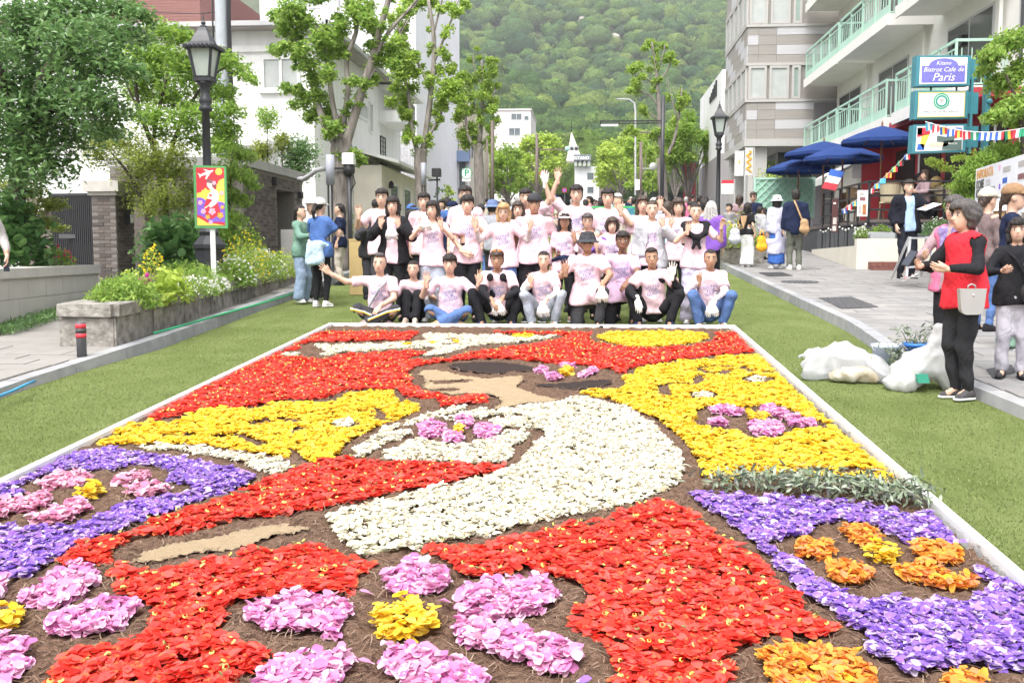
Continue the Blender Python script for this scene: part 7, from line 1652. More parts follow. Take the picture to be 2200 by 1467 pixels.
bs=pole('sign_post','post with a round blue arrow sign behind the capped man','sign post',1187,60,420,.04);disc_sign(bs,1187,430,12,60,blue,blue);c=P(1187,430,60)-bs.location;b=MB();b.bar((c.x,-.215,c.z-.18),(c.x,-.215,c.z+.2),.07,.006,(0,1,0));b.build('arrow',SGM['white'],bs)
tr=pole('traffic_pole','brown traffic post with white no stopping board right of the far street','traffic pole',1375,82,305,.14,brownp);L=lambda px,py:P(px,py,82)-tr.location
a,c=L(1364,406),L(1374,386);b=MB();b.box(a.x,c.x,-.25,-.2,a.z-.1,c.z);b.build('white_board',white_p,tr);disc_sign(tr,1369,396,4.2,81.8,SGM['red'],SGM['white'],blue);b=MB();b.bar(L(1375,362),L(1410,362),.05);b.build('arm',frame_m,tr)
b=MB();b.tube([L(1365,420),L(1365,240),L(1363,222),L(1352,214),L(1325,213)],[.08,.07,.06,.05,.05],7);b.build('curved_lamp_pole',frame_m,tr)
bp_=pole('black_mast','tall black mast carrying a horizontal sign frame beside the right pollarded tree','mast',1421,52,205,.11);L=lambda px,py:P(px,py,52)-bp_.location
b=MB();b.bar(L(1290,261),L(1421,260),.06);b.bar(L(1290,266),L(1421,265),.05)
for x in(1290,1330,1392):b.bar(L(x,260),L(x,267),.05)
b.build('frame',dark_m,bp_);a,c=L(1291,272),L(1328,267);b=MB();b.box(a.x,c.x,-.04,.04,a.z,c.z);b.build('white_panel',white_p,bp_)
gl=thing('globe_lamp','white globe lamp on a bracket left of the right pollarded tree','lamp',P(1403,358,54));b=MB();b.smooth=True;b.sphere((0,0,0),.21,14,9);b.build('globe',mat('globe_white',(.78,.78,.76),.3,.03),gl);b=MB();b.bar((0,0,-.2),(0,0,gz(54)-gl.location.z),.04);b.build('post',iron,gl)
for px,Y,yt,lab in((1058,48,260,'thick dark brown post right of the third street tree'),(1047,47,300,'thin dark post beside the thick brown post')):pole('street_pole',lab,'pole',px,Y,yt,.09 if px==1058 else .05,brownp)
# parking sign
ps=thing('parking_sign','white parking sign with a green letter P on a pole by the third street tree','sign',P(1002,375,46));kx=46/FPX
b=MB();b.box(-9*kx,9*kx,-.03,.03,-15*kx,12*kx);b.build('board',white_p,ps);me=text_mesh('P',.42,bold=.012);me.materials.append(dgreen);link('letter',me,ps,loc=(.02,-.033,.05),rot=(pi/2,0,0));b=MB();b.tube([(.02+.25*cos(t),-.032,.05+.25*sin(t))for t in np.linspace(0,2*pi,20)],.015,5);b.build('ring',dgreen,ps);b=MB();b.bar((.1,0,-15*kx),(.1,0,gz(46)-ps.location.z),.06);b.build('pole',frame_m,ps)
bk=thing('standing_sign','white standing sign with blue print in front of the beige shop','sign',(KX(975,40),40,gz(40)));b=MB();b.box(-.5,.5,-.03,.03,.2,1.5);b.build('board',white_p,bk);
for j in range(4):b=MB();b.box(-.38,-.1,-.036,-.031,1.25-j*.28,1.42-j*.28);b.build('print',blue,bk)
# ------------------------------------------------------------------ cafe terrace
fz=zz(1880,472,24.3);fx0,fx1,fy0,fy1=6.6,9.24,24.3,33.5
cafe=thing('cafe_terrace','raised cafe terrace with dark panelled base and red painted front below the balconies','terrace',(0,0,0))
dgrey=mat('panel_charcoal',(.055,.057,.062),.7,.1,3);red_w=mat('cafe_red',(.36,.035,.045),.6,.06,2)
blockm(cafe,'deck',dgrey,(fx0+.03,fx1,fy0+.03,fy1,gz(fy0,-.2),fz-.1));blockm(cafe,'deck_boards',mat('deck_wood',(.12,.10,.09),.8,.15,4),(fx0,fx1,fy0,fy1,fz-.098,fz))
for i in range(5):b=MB();b.box(fx0-.002,fx0+.028,fy0+.1+i*1.05,fy0+1.05+i*1.05,gz(fy0,.15)+i*.05,fz-.16);b.build('base_panel',mat('panel_slate',(.085,.09,.10),.6,.08),cafe)
for i in range(3):b=MB();b.box(fx0+.1+i*.86,fx0+.88+i*.86,fy0-.002,fy0+.028,gz(fy0,.3),fz-.16);b.build('base_panel',MATS['panel_slate'],cafe)
blockm(cafe,'red_front',red_w,(9.20,9.297,22.4,33.6,fz-.3,fz+2.75));blockm(cafe,'red_canopy',red_w,(8.2,9.198,22.4,31.5,fz+2.55,fz+2.75))
blockm(cafe,'red_side',red_w,(8.3,9.197,31.4,31.5,fz,fz+2.548))
for i in range(4):b=MB();b.box(9.17,9.199,23.0+i*2.1,24.7+i*2.1,fz+.05,fz+2.2);b.build('opening_shade_panel',mat('interior_shade',(.018,.014,.014),.6,0),cafe)  # flat panels for the openings, the interior's shade put into their near-black colour
b=MB();b.smooth=True;b.sphere((9.0,26.9,fz+1.0),(.17,.17,.2),12,8);b.build('wall_light',mat('light_warm',(.82,.60,.25),.4,0),cafe)
# white scalloped awning
aw2=thing('scalloped_awning','white scalloped cafe awning behind the blue parasols','awning',(0,0,0));b=MB();za=fz+2.2
b.hexa([(7.7,31.6,za-.55),(9.19,31.6,za+.25),(9.19,35.2,za+.25),(7.7,35.2,za-.55),(7.7,31.6,za-.50),(9.19,31.6,za+.3),(9.19,35.2,za+.3),(7.7,35.2,za-.50)]);b.build('canopy',frame_w,aw2)
b=MB()
for i in range(12):y=31.6+i*.3;b.prism([(7.69,y),(7.71,y),(7.71,y+.29),(7.69,y+.29)],za-.74,za-.552)
o=b.build('valance',frame_w,aw2);o['kind']='stuff';b=MB();b.box(8.05,9.15,31.56,31.59,za-.72,za-.1);b.build('end_panel',frame_w,aw2);me=text_mesh('CAFE',.26);me.materials.append(dgrey);link('lettering',me,aw2,loc=(8.6,31.55,za-.36),rot=(pi/2,0,0))
# fence: posts and rails; each rail and post a part
fen=thing('terrace_fence','black steel fence with string lights along the cafe terrace','fence',(0,0,0));fh=zz(1880,390,24.3)
y=fy0
for i in range(6):b=MB();b.bar((fx0,fy0+i*.92,gz(fy0+i,.15)),(fx0,fy0+i*.92,fh),.05);b.build('post',dark_m,fen)
for i in range(1,4):b=MB();b.bar((fx0+i*.86,fy0,gz(fy0,.3)),(fx0+i*.86,fy0,fh),.05);b.build('post',dark_m,fen)
for z in(fh,fh-.33,fh-.66,fh-.98):
 b=MB();b.bar((fx0,fy0-.025,z),(fx0,fy0+4.65,z),.045);b.build('rail',dark_m,fen)
 b=MB();b.bar((fx0+.025,fy0,z),(fx1,fy0,z),.045);b.build('rail',dark_m,fen)
b=MB();b.smooth=True
for i in range(16):t=i/15;b.sphere((fx0-.06,fy0+t*4.6,fh-1.0-.1*abs(sin(t*12))),.028,6,4)
o=b.build('string_lights',mat('bulb_white',(.85,.84,.8),.3,0),fen);o['kind']='stuff'
# white kerb walls and brick foot
kw=thing('terrace_wall','low cream rendered wall in front of the cafe terrace','wall',(0,0,0));wz_=zz(1920,513,23.0);wxa,wxb=P(1838,540,23).x,9.2
blockm(kw,'front',cream_w,(wxa,wxb,22.9,23.1,gz(22.9,-.05),wz_));b=MB();b.hexa([(wxa,23.102,gz(23)),(wxa+.18,23.102,gz(23)),(6.62,29.5,gz(29.5)),(6.44,29.5,gz(29.5)),(wxa,23.102,gz(23,.62)),(wxa+.18,23.102,gz(23,.62)),(6.62,29.5,gz(29.5,.22)),(6.44,29.5,gz(29.5,.22))]);b.build('side',cream_w,kw)
kb_=thing('brick_edging','red brick edging at the foot of the terrace wall behind the ladder','brick edging',(0,0,0));rb_m=mat('brick_edge',(.20,.085,.07),.9,.2,30,.2,90);xq,nb=P(1872,570,22.6).x,16
for i in range(nb):
 for j in range(2):b=MB();b.box(xq+i*.125+.004,xq+i*.125+.121,22.5+j*.1,22.88,gz(22.5,.08)+j*.11,gz(22.5,.18)+j*.11);b.build('brick',rb_m,kb_)
 # flower boxes
def bush(name,label,c,rad,n,leaf,m,seed,wr=.5,pitch=.8,flowers=None,group=None,cat='plant',flat_=.8,single=0):
 """low plant: leaves as geometry; single > 0 builds that many big leaves as separate parts"""
 c=Vector(c);root=thing(name,label,cat,c,0,group);r=np.random.default_rng(seed);rx=rad if not hasattr(rad,'__len__')else None
 R3=np.array([rad,rad,rad*flat_])if rx is not None else np.array(rad);d=r.normal(0,1,(n,3));d[:,2]=np.abs(d[:,2]);d/=np.linalg.norm(d,axis=1)[:,None];p=d*R3*r.uniform(.25,1,(n,1))**.5
 p+=r.normal(0,leaf*.4,p.shape)
 st=MB()
 for k in range(7):q=d[k]*R3*.8;st.tube([(q[0]*.2,q[1]*.2,-.08),tuple(q*.6),tuple(q)],[.006,.005,.003],4)
 o=st.build('stems',stem_m,root);o['kind']='stuff'
 big=np.argsort(-(d[:,2]*.5-d[:,1])-r.uniform(0,.4,n))[:single]if single else[]
 rest=np.ones(n,bool);rest[list(big)]=False
 v,F,uv=scatter(p[rest],leaf,[leaf_t(wr,q)for q in(.04,.1,.16)],pitch,r);k=np.repeat(r.uniform(0,1,rest.sum()),4);uv[:,0]=k
 o=link('foliage',mesh_np('foliage',v,F,uv=uv,mats=[m]),root)
 if single:
  ms=[]
  for q in range(5):
   tv,tf,tu=petal_template(5,4,900+q,wr*1.3);tu=tu.copy();tu[:,1]=(q+.5)/5;tu[:,0]=.3+.12*q;ms.append(mesh_np('leaf',tv,tf,uv=tu,smooth=True,mats=[m]))
  for i in big:s=leaf*r.uniform(.9,1.35);link('leaf',ms[i%5],root,loc=tuple(p[i]+d[i]*.03),rot=(r.normal(.5,.4),r.normal(0,.4),r.uniform(-1.2,1.2)+pi)).scale=(s,s,s)
 for fm,fn,fs in(flowers or[]):
  e=r.normal(0,1,(fn,3));e[:,2]=np.abs(e[:,2])*.8+.25;e/=np.linalg.norm(e,axis=1)[:,None];fp_=e*R3*r.uniform(.92,1.12,(fn,1));v,F,uv=scatter(np.repeat(fp_,3,0),fs,[petal_template(3,3,40,.8)],.7,r)
  o=link('blossoms',mesh_np('blossoms',v,F,uv=uv,mats=[fm]),root);o['kind']='stuff'
 return root
fw=petal_mat('flower_white',[(.80,.80,.78),(.84,.84,.82)],(.75,.75,.6));fy=petal_mat('flower_yellow',[(.80,.66,.04),(.84,.72,.10)],(.7,.6,.05));fm_=petal_mat('flower_magenta',[(.62,.06,.38),(.72,.12,.46)],(.6,.1,.4));fr=petal_mat('flower_red',[(.62,.07,.16),(.70,.14,.25)],(.6,.1,.2));fv=petal_mat('flower_violet',[(.22,.10,.38),(.30,.18,.46)],(.3,.2,.4))
fb=thing('flower_box','grey metal flower box on the terrace wall behind the ladder man','flower box',P(1893,512,23.4));b=MB();b.box(-.28,.28,-.12,.12,-.05,.14,.01);b.build('box',mat('zinc',(.34,.36,.38),.5,.06),fb)
bush('box_plant','green and violet plant growing in the grey flower box',P(1893,498,23.4),(.28,.15,.17),420,.05,L_MID,51,flowers=[(fv,30,.03)]);bush('daisy_bush','white daisies on the corner of the cream terrace wall',P(1850,510,23.3),(.17,.15,.24),420,.045,L_MID,52,flowers=[(fw,60,.035)]);bush('terrace_shrub','dark green shrub with small white flowers right of the ladder',P(2015,505,22.0),(.38,.25,.36),900,.05,L_HYD,53,flowers=[(fw,60,.03)])
# parasols
umb_b=mat('parasol_blue',(.026,.055,.19),.85,.06,3,.1,200,spec=.15,trans=.15);wood_m=mat('pole_wood',(.20,.09,.05),.6,.15,8)
def parasol(label,px,y_top,wpx,Y,y_edge,y_base=None):
 x=KX(px,Y);zt=zz(px,y_top,Y);ze=zz(px,y_edge,Y);root=thing('parasol',label,'parasol',(x,Y,fz),0,'blue cafe parasols');R_=wpx*Y/FPX/2;n=8;v,f=[],[]
 rings=[(.02,zt),(.22,zt-(zt-ze)*.16),(.62,zt-(zt-ze)*.55),(1.0,ze)]
 for t,z in rings:
  for i in range(2*n):
   a=2*pi*i/(2*n)+.2;rr_=R_*t*(1 if i%2==0 else .955);v.append((rr_*cos(a),rr_*sin(a),z-fz-(0 if i%2==0 else .015*t)))
 for j in range(3):
  for i in range(2*n):f.append((j*2*n+i,j*2*n+(i+1)%(2*n),(j+1)*2*n+(i+1)%(2*n),(j+1)*2*n+i))
 m0=len(v)
 for i in range(2*n):a=v[3*2*n+i];v.append((a[0]*1.003,a[1]*1.003,a[2]-.09))
 for i in range(2*n):f.append((3*2*n+i,3*2*n+(i+1)%(2*n),m0+(i+1)%(2*n),m0+i))
 f.append(tuple(range(2*n))[::-1]);b=MB();b.add(v,f);b.build('canopy',umb_b,root)
 b=MB();b.smooth=True;b.lathe([(.025,0),(.025,zt-fz+.06),(.012,zt-fz+.12)],8);b.build('pole',wood_m,root)
 for i in range(n):a=2*pi*i/n+.2;b=MB();b.bar((.03*cos(a),.03*sin(a),zt-fz-.05),(R_*.97*cos(a),R_*.97*sin(a),ze-fz-.03),.018);b.build('rib',wood_m,root)
 b=MB();b.lathe([(.26,0),(.26,.07),(.06,.09),(.05,.3)],14);b.build('base',dgrey,root);return root
parasol('nearest and largest blue parasol on a red-brown pole at the terrace corner',1888,271,168,26.0,302)
parasol('blue parasol in front left of the largest one, over the menu boards',1806,309,166,28.0,340)
parasol('blue parasol behind, partly hidden above the two front left parasols',1765,304,165,31.5,330)
parasol('lowest and leftmost blue parasol standing before the mint trellis',1712,340,138,33.0,364)
# mint trellis
tr_=thing('trellis_screen','mint green diamond trellis screen behind the pedestrians on the right','trellis screen',(0,0,0));Yt_=34.0;a,c=P(1618,468,Yt_),P(1752,381,Yt_);W,H=c.x-a.x,c.z-a.z
blockm(tr_,'backing',mat('mint_panel',(.30,.56,.42),.6,.04),(a.x,c.x,Yt_+.03,Yt_+.06,a.z,c.z));b=MB();e=.07
for(x0_,x1_,z0_,z1_)in((a.x,c.x,c.z-e,c.z),(a.x,c.x,a.z,a.z+e),(a.x,a.x+e,a.z+e,c.z-e),(c.x-e,c.x,a.z+e,c.z-e)):b.box(x0_,x1_,Yt_-.02,Yt_+.029,z0_,z1_)
b.build('frame',mint,tr_)
for sgn in(1,-1):
 for i in range(-5,14):
  x0_=i*.26;pts=[]
  for t in(0,H):
   pts.append((x0_+(t if sgn>0 else H-t),t))
  (xa_,za_),(xb2,zb2)=pts
  # clip to the frame
  def clipx(xa_,za_,xb2,zb2):
   for lo_,hi_ in((0,W),):
    dx,dz_=xb2-xa_,zb2-za_;t0,t1=0,1
    if abs(dx)>1e-9:
     ta,tb_=(lo_-xa_)/dx,(hi_-xa_)/dx;t0,t1=max(t0,min(ta,tb_)),min(t1,max(ta,tb_))
    return(xa_+dx*t0,za_+dz_*t0,xa_+dx*t1,za_+dz_*t1)if t1>t0+.02 else None
  k=clipx(xa_,za_,xb2,zb2)
  if k:b=MB();yy=Yt_+(.0 if sgn>0 else .018);b.bar((a.x+k[0],yy,a.z+k[1]),(a.x+k[2],yy,a.z+k[3]),.045,.014,(0,1,0));b.build('slat',mint,tr_)
  # rattan chairs and round tables on the terrace
rat=mat('rattan_cream',(.42,.36,.24),.8,.2,60,.3,90);ratd=mat('rattan_frame',(.20,.13,.07),.6,.15)
def cafe_chair(label,x,y,rz,m=rat):
 root=thing('cafe_chair',label,'chair',(x,y,fz),rz,'chairs on the cafe terrace');b=MB();b.box(-.21,.21,-.2,.2,.42,.45,.02);b.build('seat',m,root)
 b=MB();v,f=[],[];n=9
 for j,z in enumerate((.45,.6,.75,.86)):
  for i in range(n):
   a=pi*(i/(n-1));r_=.22+.03*j/3;v.append((r_*cos(a),.02+r_*sin(a)*.95,z+(.04*sin(a)if j==3 else 0)))
 for j in range(3):
  for i in range(n-1):f.append((j*n+i,j*n+i+1,(j+1)*n+i+1,(j+1)*n+i))
 k=len(v);v+=[(x_*.94,y_*.94,z_)for x_,y_,z_ in v[:]];f+=[tuple(q+k for q in p[::-1])for p in f];b.add(v,f);b.build('backrest',m,root)
 b=MB();b.tube([(.25*cos(pi*i/8),.02+.24*sin(pi*i/8),.87+.04*sin(pi*i/8))for i in range(9)],.016,6);b.build('back_rail',ratd,root)
 for sx in(-1,1):
  for sy in(-1,1):b=MB();b.bar((sx*.21,sy*.21,0),(sx*.18,sy*.17,.43),.028);b.build('leg',ratd,root)
 return root
cafe_chair('cream rattan chair by the white menu board on the terrace',7.35,25.2,2.6);cafe_chair('cream rattan chair at right behind the man with the tablet',8.75,25.6,-.7);cafe_chair('dark rattan chair beside the dark menu board',7.0,27.0,2.0,ratd);cafe_chair('dark rattan chair at the far end of the terrace',7.2,28.6,-1.0,ratd);cafe_chair('rattan chair under the seated woman',7.9,25.9,1.3)
for lab,x,y in(('round cafe table before the seated woman',8.35,25.4),('round cafe table at the terrace corner',7.1,26.1),('round cafe table at the far end of the terrace',7.0,29.2)):
 t_=thing('cafe_table',lab,'table',(x,y,fz),0,'tables on the cafe terrace');b=MB();b.smooth=False;b.lathe([(.33,.72),(.34,.73),(.34,.75)],20);b.build('table_top',mat('table_grey',(.40,.39,.37),.5,.05),t_);b=MB();b.lathe([(.03,.03),(.03,.72)],8);b.build('stem',dark_m,t_);b=MB();b.lathe([(.22,0),(.2,.03)],14);b.build('foot',dark_m,t_)
 # boards on the fence
def board(label,px0,py0,px1,py1,Y,m,prints,side=True):
 a,c=P(px0,py1,Y),P(px1,py0,Y);root=thing('menu_board',label,'menu board',((a.x+c.x)/2,Y,a.z),0,'menu boards on the terrace fence');w,h=(c.x-a.x)/2,c.z-a.z
 b=MB();b.box(-w,w,-.012,.012,0,h);b.build('panel',m,root)
 for(u0,v0,u1,v1,pm)in prints:b=MB();b.box(-w+2*w*u0,-w+2*w*u1,-.017,-.0125,h*v0,h*v1);b.build('print',pm,root)
board('white menu board with food pictures on the terrace fence',1841,409,1865,465,24.2,white_p,[(.15,.80,.6,.92,mat('print_grey',(.45,.42,.42),.6,0)),(.2,.60,.75,.74,SGM['hair']),(.5,.06,.85,.46,mat('print_food',(.42,.18,.07),.6,.4,40)),(.1,.1,.4,.4,MATS['print_grey'])])
board('dark menu board with round pictures on the fence left of the white one',1786,428,1801,500,25.6,mat('board_maroon',(.09,.035,.035),.6,.05),[(.2,.85,.6,.9,SGM['white']),(.2,.25,.8,.45,mat('print_plate',(.55,.52,.5),.5,.3,30)),(.15,.05,.75,.2,MATS['print_plate'])])
# flags
FC={'b':blue,'w':SGM['white'],'r':SGM['red'],'y':SGM['yellow'],'g':dgreen,'o':SGM['orange'],'k':SGM['black'],'c':mat('flag_sky',(.08,.42,.68),.6,0)}
def bunting(label,pts,flags,size,sag=.12,up=.0):
 pts=[Vector(p)for p in pts];a,c=pts;n=len(flags);root=thing('flag_bunting',label,'bunting',a);f=lambda t:(c-a)*t-Vector((0,0,sag*sin(pi*t)*1.0));b=MB();b.tube([f(t)for t in np.linspace(0,1,12)],.006,5);b.build('string',SGM['white'],root)
 d=Vector(((c-a).x,(c-a).y,0)).normalized()*size
 for i,fl in enumerate(flags):
  t=(i+.5)/n;p=f(t)-d*.5;tw=random.uniform(-.15,.15);dn=Vector((tw*size,tw*size,-size*.75));ms=list(fl);k=len(ms);b=MB();
  for j in range(k):
   u0,u1=j/k,(j+1)/k;q0,q1=p+d*u0,p+d*u1;w=Vector((0,.04*size,0));b.add([tuple(q0),tuple(q1),tuple(q1+dn*.5+w),tuple(q0+dn*.5+w),tuple(q1+dn),tuple(q0+dn)],[(0,1,2,3),(3,2,4,5)])
  mlist=[FC[m]for m in dict.fromkeys(ms)];me=b.mesh('flag',mlist);idx=[list(dict.fromkeys(ms)).index(m)for m in ms for _ in(0,1)];me.polygons.foreach_set('material_index',np.array(idx,np.int32));link('flag',me,root)
bunting('string of small national flags from the terrace fence up to the red canopy',[P(1808,452,25.0),P(1955,325,23.5)],['bwb','rwr','cyc','bb','gyr','bwr','cyc','cc','oro','gyr','grk','bwr'],.16,.10)
bunting('string of national flags hanging from the signboards to the right edge',[P(1988,262,17.5),P(2260,262,15.0)],['cwc','rwr','byr','bwb','ryr','rwr','gwg','bwb','wbw','bwr','gyr','rwg','gwr','bwr','gyr'],.17,.16)
ff=thing('french_flag','tilted french tricolour hanging by the parasol poles','flag',P(1797,390,26.5));kx=26.5/FPX
for i,(m,x0_,x1_)in enumerate((('b',0,1),('w',1,2),('r',2,3))):b=MB();q=[(10+8,22),(-14,8)];o1=Vector((16*kx,0,20*kx));e1=Vector((-6*kx,0,-13*kx));e2=Vector((-27*kx,.05,6*kx));b.quad(o1+e1*i,o1+e1*(i+1),o1+e1*(i+1)+e2,o1+e1*i+e2);b.build('flag_stripe',FC[m],ff)
b=MB();b.tube([(17*kx,.01,24*kx),(-2*kx,.01,-24*kx)],.01,5);b.build('staff',wood_m,ff)
# bistro sign totem
tot=thing('sign_totem','teal steel sign totem with three framed signboards above the cafe','sign totem',(KX(2108,19.5),19.5,gz(19.5,.1)));teal=mat('teal_paint',(.045,.20,.25),.45,.05,6);Yz=19.5;L=lambda px,py,dy=0:P(px,py,Yz+dy)-tot.location
b=MB();a,c=L(2098,600),L(2128,116);b.box(a.x,c.x,-.09,.09,0,c.z);b.build('post',teal,tot);b=MB();a,c=L(2078,330),L(2090,160);b.box(a.x,c.x,-.07,.07,a.z,c.z);b.build('post',teal,tot)
for y0_,y1_ in((128,172),(200,246),(272,318)):b=MB();a,c=L(2060,y1_),L(2100,y0_);b.box(a.x,c.x,-.06,.06,a.z,c.z);b.build('bracket',teal,tot)
for i,y_ in enumerate((145,182,220)):b=MB();b.smooth=True;c=L(2122,y_);b.sphere((c.x,-.1,c.z),(.055,.03,.055),10,6);b.build('boss',teal,tot)
SB=[((1966,122),(2082,122),(2079,186),(1963,188)),((1963,197),(2077,197),(2074,256),(1959,258)),((1959,270),(2073,268),(2070,327),(1955,331))]
inner=[mat('signbox_white',(.80,.80,.83),.5,.01),MATS['signbox_white'],MATS['signbox_white']]
for i,q in enumerate(SB):
 p=[L(*v)for v in q];b=MB();n0=[(v.x,-.10,v.z)for v in p];n1=[(v.x-.02,.10,v.z)for v in p];b.add(n0+n1,[(3,2,1,0),(4,5,6,7),(0,1,5,4),(1,2,6,5),(2,3,7,6),(3,0,4,7)]);bx=b.build('sign_box',teal,tot)
 c=sum(p,Vector())/4;s_=[c+(v-c)*.87 for v in p];b=MB();b.add([(v.x,-.106,v.z)for v in s_][::-1],[(0,1,2,3)]);b.build('sign_face',inner[i],bx)
 w=(p[1]-p[0]).length;h=(p[0]-p[3]).length;tx=lambda t,s_,dx,dz_,m_,sh=0,bd=0:(lambda me:(me.materials.append(m_),link('lettering',me,bx,loc=(c.x+dx*w,-.116,c.z+dz_*h),rot=(pi/2,0,0))))(text_mesh(t,s_,shear=sh,bold=bd))
 rect=lambda x0_,x1_,z0_,z1_,m_,d=.110,nm='sign_print':(lambda b:(b.box(c.x+x0_*w,c.x+x1_*w,-d-.001,-d,c.z+z0_*h,c.z+z1_*h),b.build(nm,m_,bx)))(MB())
 if i==0:
  vio=mat('sign_violet',(.16,.15,.50),.5,.25,60);rect(-.40,.40,-.38,.16,vio);b=MB();b.add([(c.x+w*.27*cos(t),-.1115,c.z+h*(.16+.24*sin(t)))for t in np.linspace(pi,0,14)][::-1],[tuple(range(14))[::-1]]);b.build('sign_print',vio,bx)
  tx('Kitano',.10,0,.24,SGM['white'],.25);tx('Bistrot Cafe de',.118,0,.03,SGM['white'],.3);tx('Paris',.21,.0,-.22,SGM['white'],.3)
 elif i==1:
  ol=mat('sign_gold',(.62,.50,.10),.5,0)
  for r_ in((-.44,.44,.41,.44),(-.44,.44,-.44,-.41),(-.44,-.425,-.41,.41),(.425,.44,-.41,.41)):rect(*r_,ol)
  for rr_,m_,d_ in((.245,dgreen,.110),(.20,SGM['white'],.112),(.185,mat('sign_teal',(.03,.28,.23),.5,0),.114),(.125,SGM['white'],.1155)):b=MB();b.add([(c.x+h*rr_*1.15*cos(t),-d_,c.z+h*(.12+rr_*1.15*sin(t)))for t in np.linspace(0,2*pi,26)[:-1]],[tuple(range(25))]);b.build('sign_roundel',m_,bx)
  for k in range(3):b=MB();a_=2.1*k+.5;cx,cz=c.x+.025*cos(a_),c.z+h*.14+.025*sin(a_);b.add([(cx+.022*cos(t),-.117,cz+.03*sin(t))for t in np.linspace(0,2*pi,9)[:-1]],[tuple(range(8))]);b.build('sign_flower',MATS['print_grey'],bx)
  tx('MAISON DE PROVENCE',.060,0,-.25,SGM['black']);tx('KOBE JAPON',.034,0,-.345,SGM['black'])
 else:
  for(pts,m_)in(([(-.42,.38),(-.18,.38),(-.18,.15),(-.42,.05)],SGM['red']),([(-.42,.38),(-.33,.38),(-.33,.12),(-.42,.12)],MATS['print_grey']),([(-.34,.10),(-.18,.18),(-.24,-.1),(-.30,-.38),(-.36,-.2)],SGM['yellow']),([(-.40,-.18),(-.28,-.2),(-.28,-.4),(-.42,-.4)],blue),([(-.05,.1),(.12,.05),(.30,.12),(.26,-.15),(-.05,-.12)],mat('sign_slate2',(.10,.15,.14),.5,0)),([(.08,-.1),(.42,-.05),(.42,-.4),(.05,-.4)],MATS['sign_slate2']),([(-.2,-.16),(.22,-.14),(.14,-.28),(-.2,-.3)],mat('sign_peach',(.78,.55,.42),.5,0)),([(.28,.38),(.42,.36),(.42,0.0),(.36,.1)],mat('sign_blue2',(.15,.2,.42),.5,0)),([(-.1,.38),(.22,.38),(.16,.24),(-.04,.28)],SGM['orange'])):
   b=MB();b.add([(c.x+x*w,-.1115-.0006*len(b.v),c.z+z*h)for x,z in pts][::-1],[tuple(range(len(pts)))[::-1]]);b.build('sign_print',m_,bx)
  tx('Bistrot',.06,.25,-.18,SGM['white'])
for i in(0,):
 for dx in(2000,2055):b=MB();b.tube([L(dx,188),L(dx,197)],.02,6);b.build('hanger',dark_m,tot)
 # event banner
bn=thing('event_banner','white event banner with orange and black lettering at the right edge','banner',(0,0,0));A2,B2=P(2097,364,17.5),P(2262,322,13.6);hbn=zz(2097,364,17.5)-zz(2097,470,17.5);rv=(B2-A2);rv.z=0;Lb=rv.length;rv.normalize();nb_=Vector((rv.y,-rv.x,0))
if nb_.x>0:nb_=-nb_
zt=A2.z;b=MB();p=[A2,A2+rv*Lb];b.hexa([(*(p[0]).xy,zt-hbn),(*(p[1]).xy,zt-hbn),(*(p[1]-nb_*.03).xy,zt-hbn),(*(p[0]-nb_*.03).xy,zt-hbn),(*(p[0]).xy,zt),(*(p[1]).xy,zt),(*(p[1]-nb_*.03).xy,zt),(*(p[0]-nb_*.03).xy,zt)]);b.build('panel',mat('banner_white',(.80,.80,.86),.5,.03,2),bn)
def btext(t,s_,u,v,m_,bd=0.0):
 me=text_mesh(t,s_,'LEFT',bold=bd);me.materials.append(m_);x=rv;z=Vector((0,0,1));y=z.cross(x);o=A2+rv*u*Lb+nb_*.006;M=Matrix(((x.x,z.x,nb_.x,o.x),(x.y,z.y,nb_.y,o.y),(x.z,z.z,nb_.z,zt-v*hbn),(0,0,0,1)));link('lettering',me,bn,mtx=M)
btext('INFIORATA',.20,.02,.14,SGM['orange'],.006);btext('KOBE',.19,.02,.34,SGM['black'],.006);btext('2026',.15,.17,.34,MATS['print_grey']);btext('KITANOZAKA',.185,.02,.52,SGM['black'],.006);btext('5月3日',.15,.10,.70,SGM['black'],.003);btext('5日',.15,.26,.70,SGM['black'],.003);btext('▸',.12,.225,.70,SGM['red'])
for u,v,m_,w in((.42,.16,MATS['print_grey'],.10),(.42,.36,blue,.06),(.42,.58,blue,.04),(.62,.14,MATS['print_grey'],.09),(.62,.36,SGM['hair'],.08),(.62,.58,SGM['red'],.07),(.80,.18,blue,.09),(.80,.42,MATS['print_grey'],.08),(.36,.10,SGM['pink'],.02),(.37,.45,SGM['violet'],.02)):
 o=A2+rv*u*Lb+nb_*.005;b=MB();b.hexa([(*(o).xy,zt-v*hbn-.05),(*(o+rv*w*Lb).xy,zt-v*hbn-.05),(*(o+rv*w*Lb-nb_*.004).xy,zt-v*hbn-.05),(*(o-nb_*.004).xy,zt-v*hbn-.05),(*(o).xy,zt-v*hbn+.03),(*(o+rv*w*Lb).xy,zt-v*hbn+.03),(*(o+rv*w*Lb-nb_*.004).xy,zt-v*hbn+.03),(*(o-nb_*.004).xy,zt-v*hbn+.03)]);b.build('sponsor_mark',m_,bn)
for t in(.03,.55):o=A2+rv*t*Lb-nb_*.06;b=MB();b.bar((o.x,o.y,gz(o.y,.1)),(o.x,o.y,zt),.05);b.build('post',frame_m,bn)
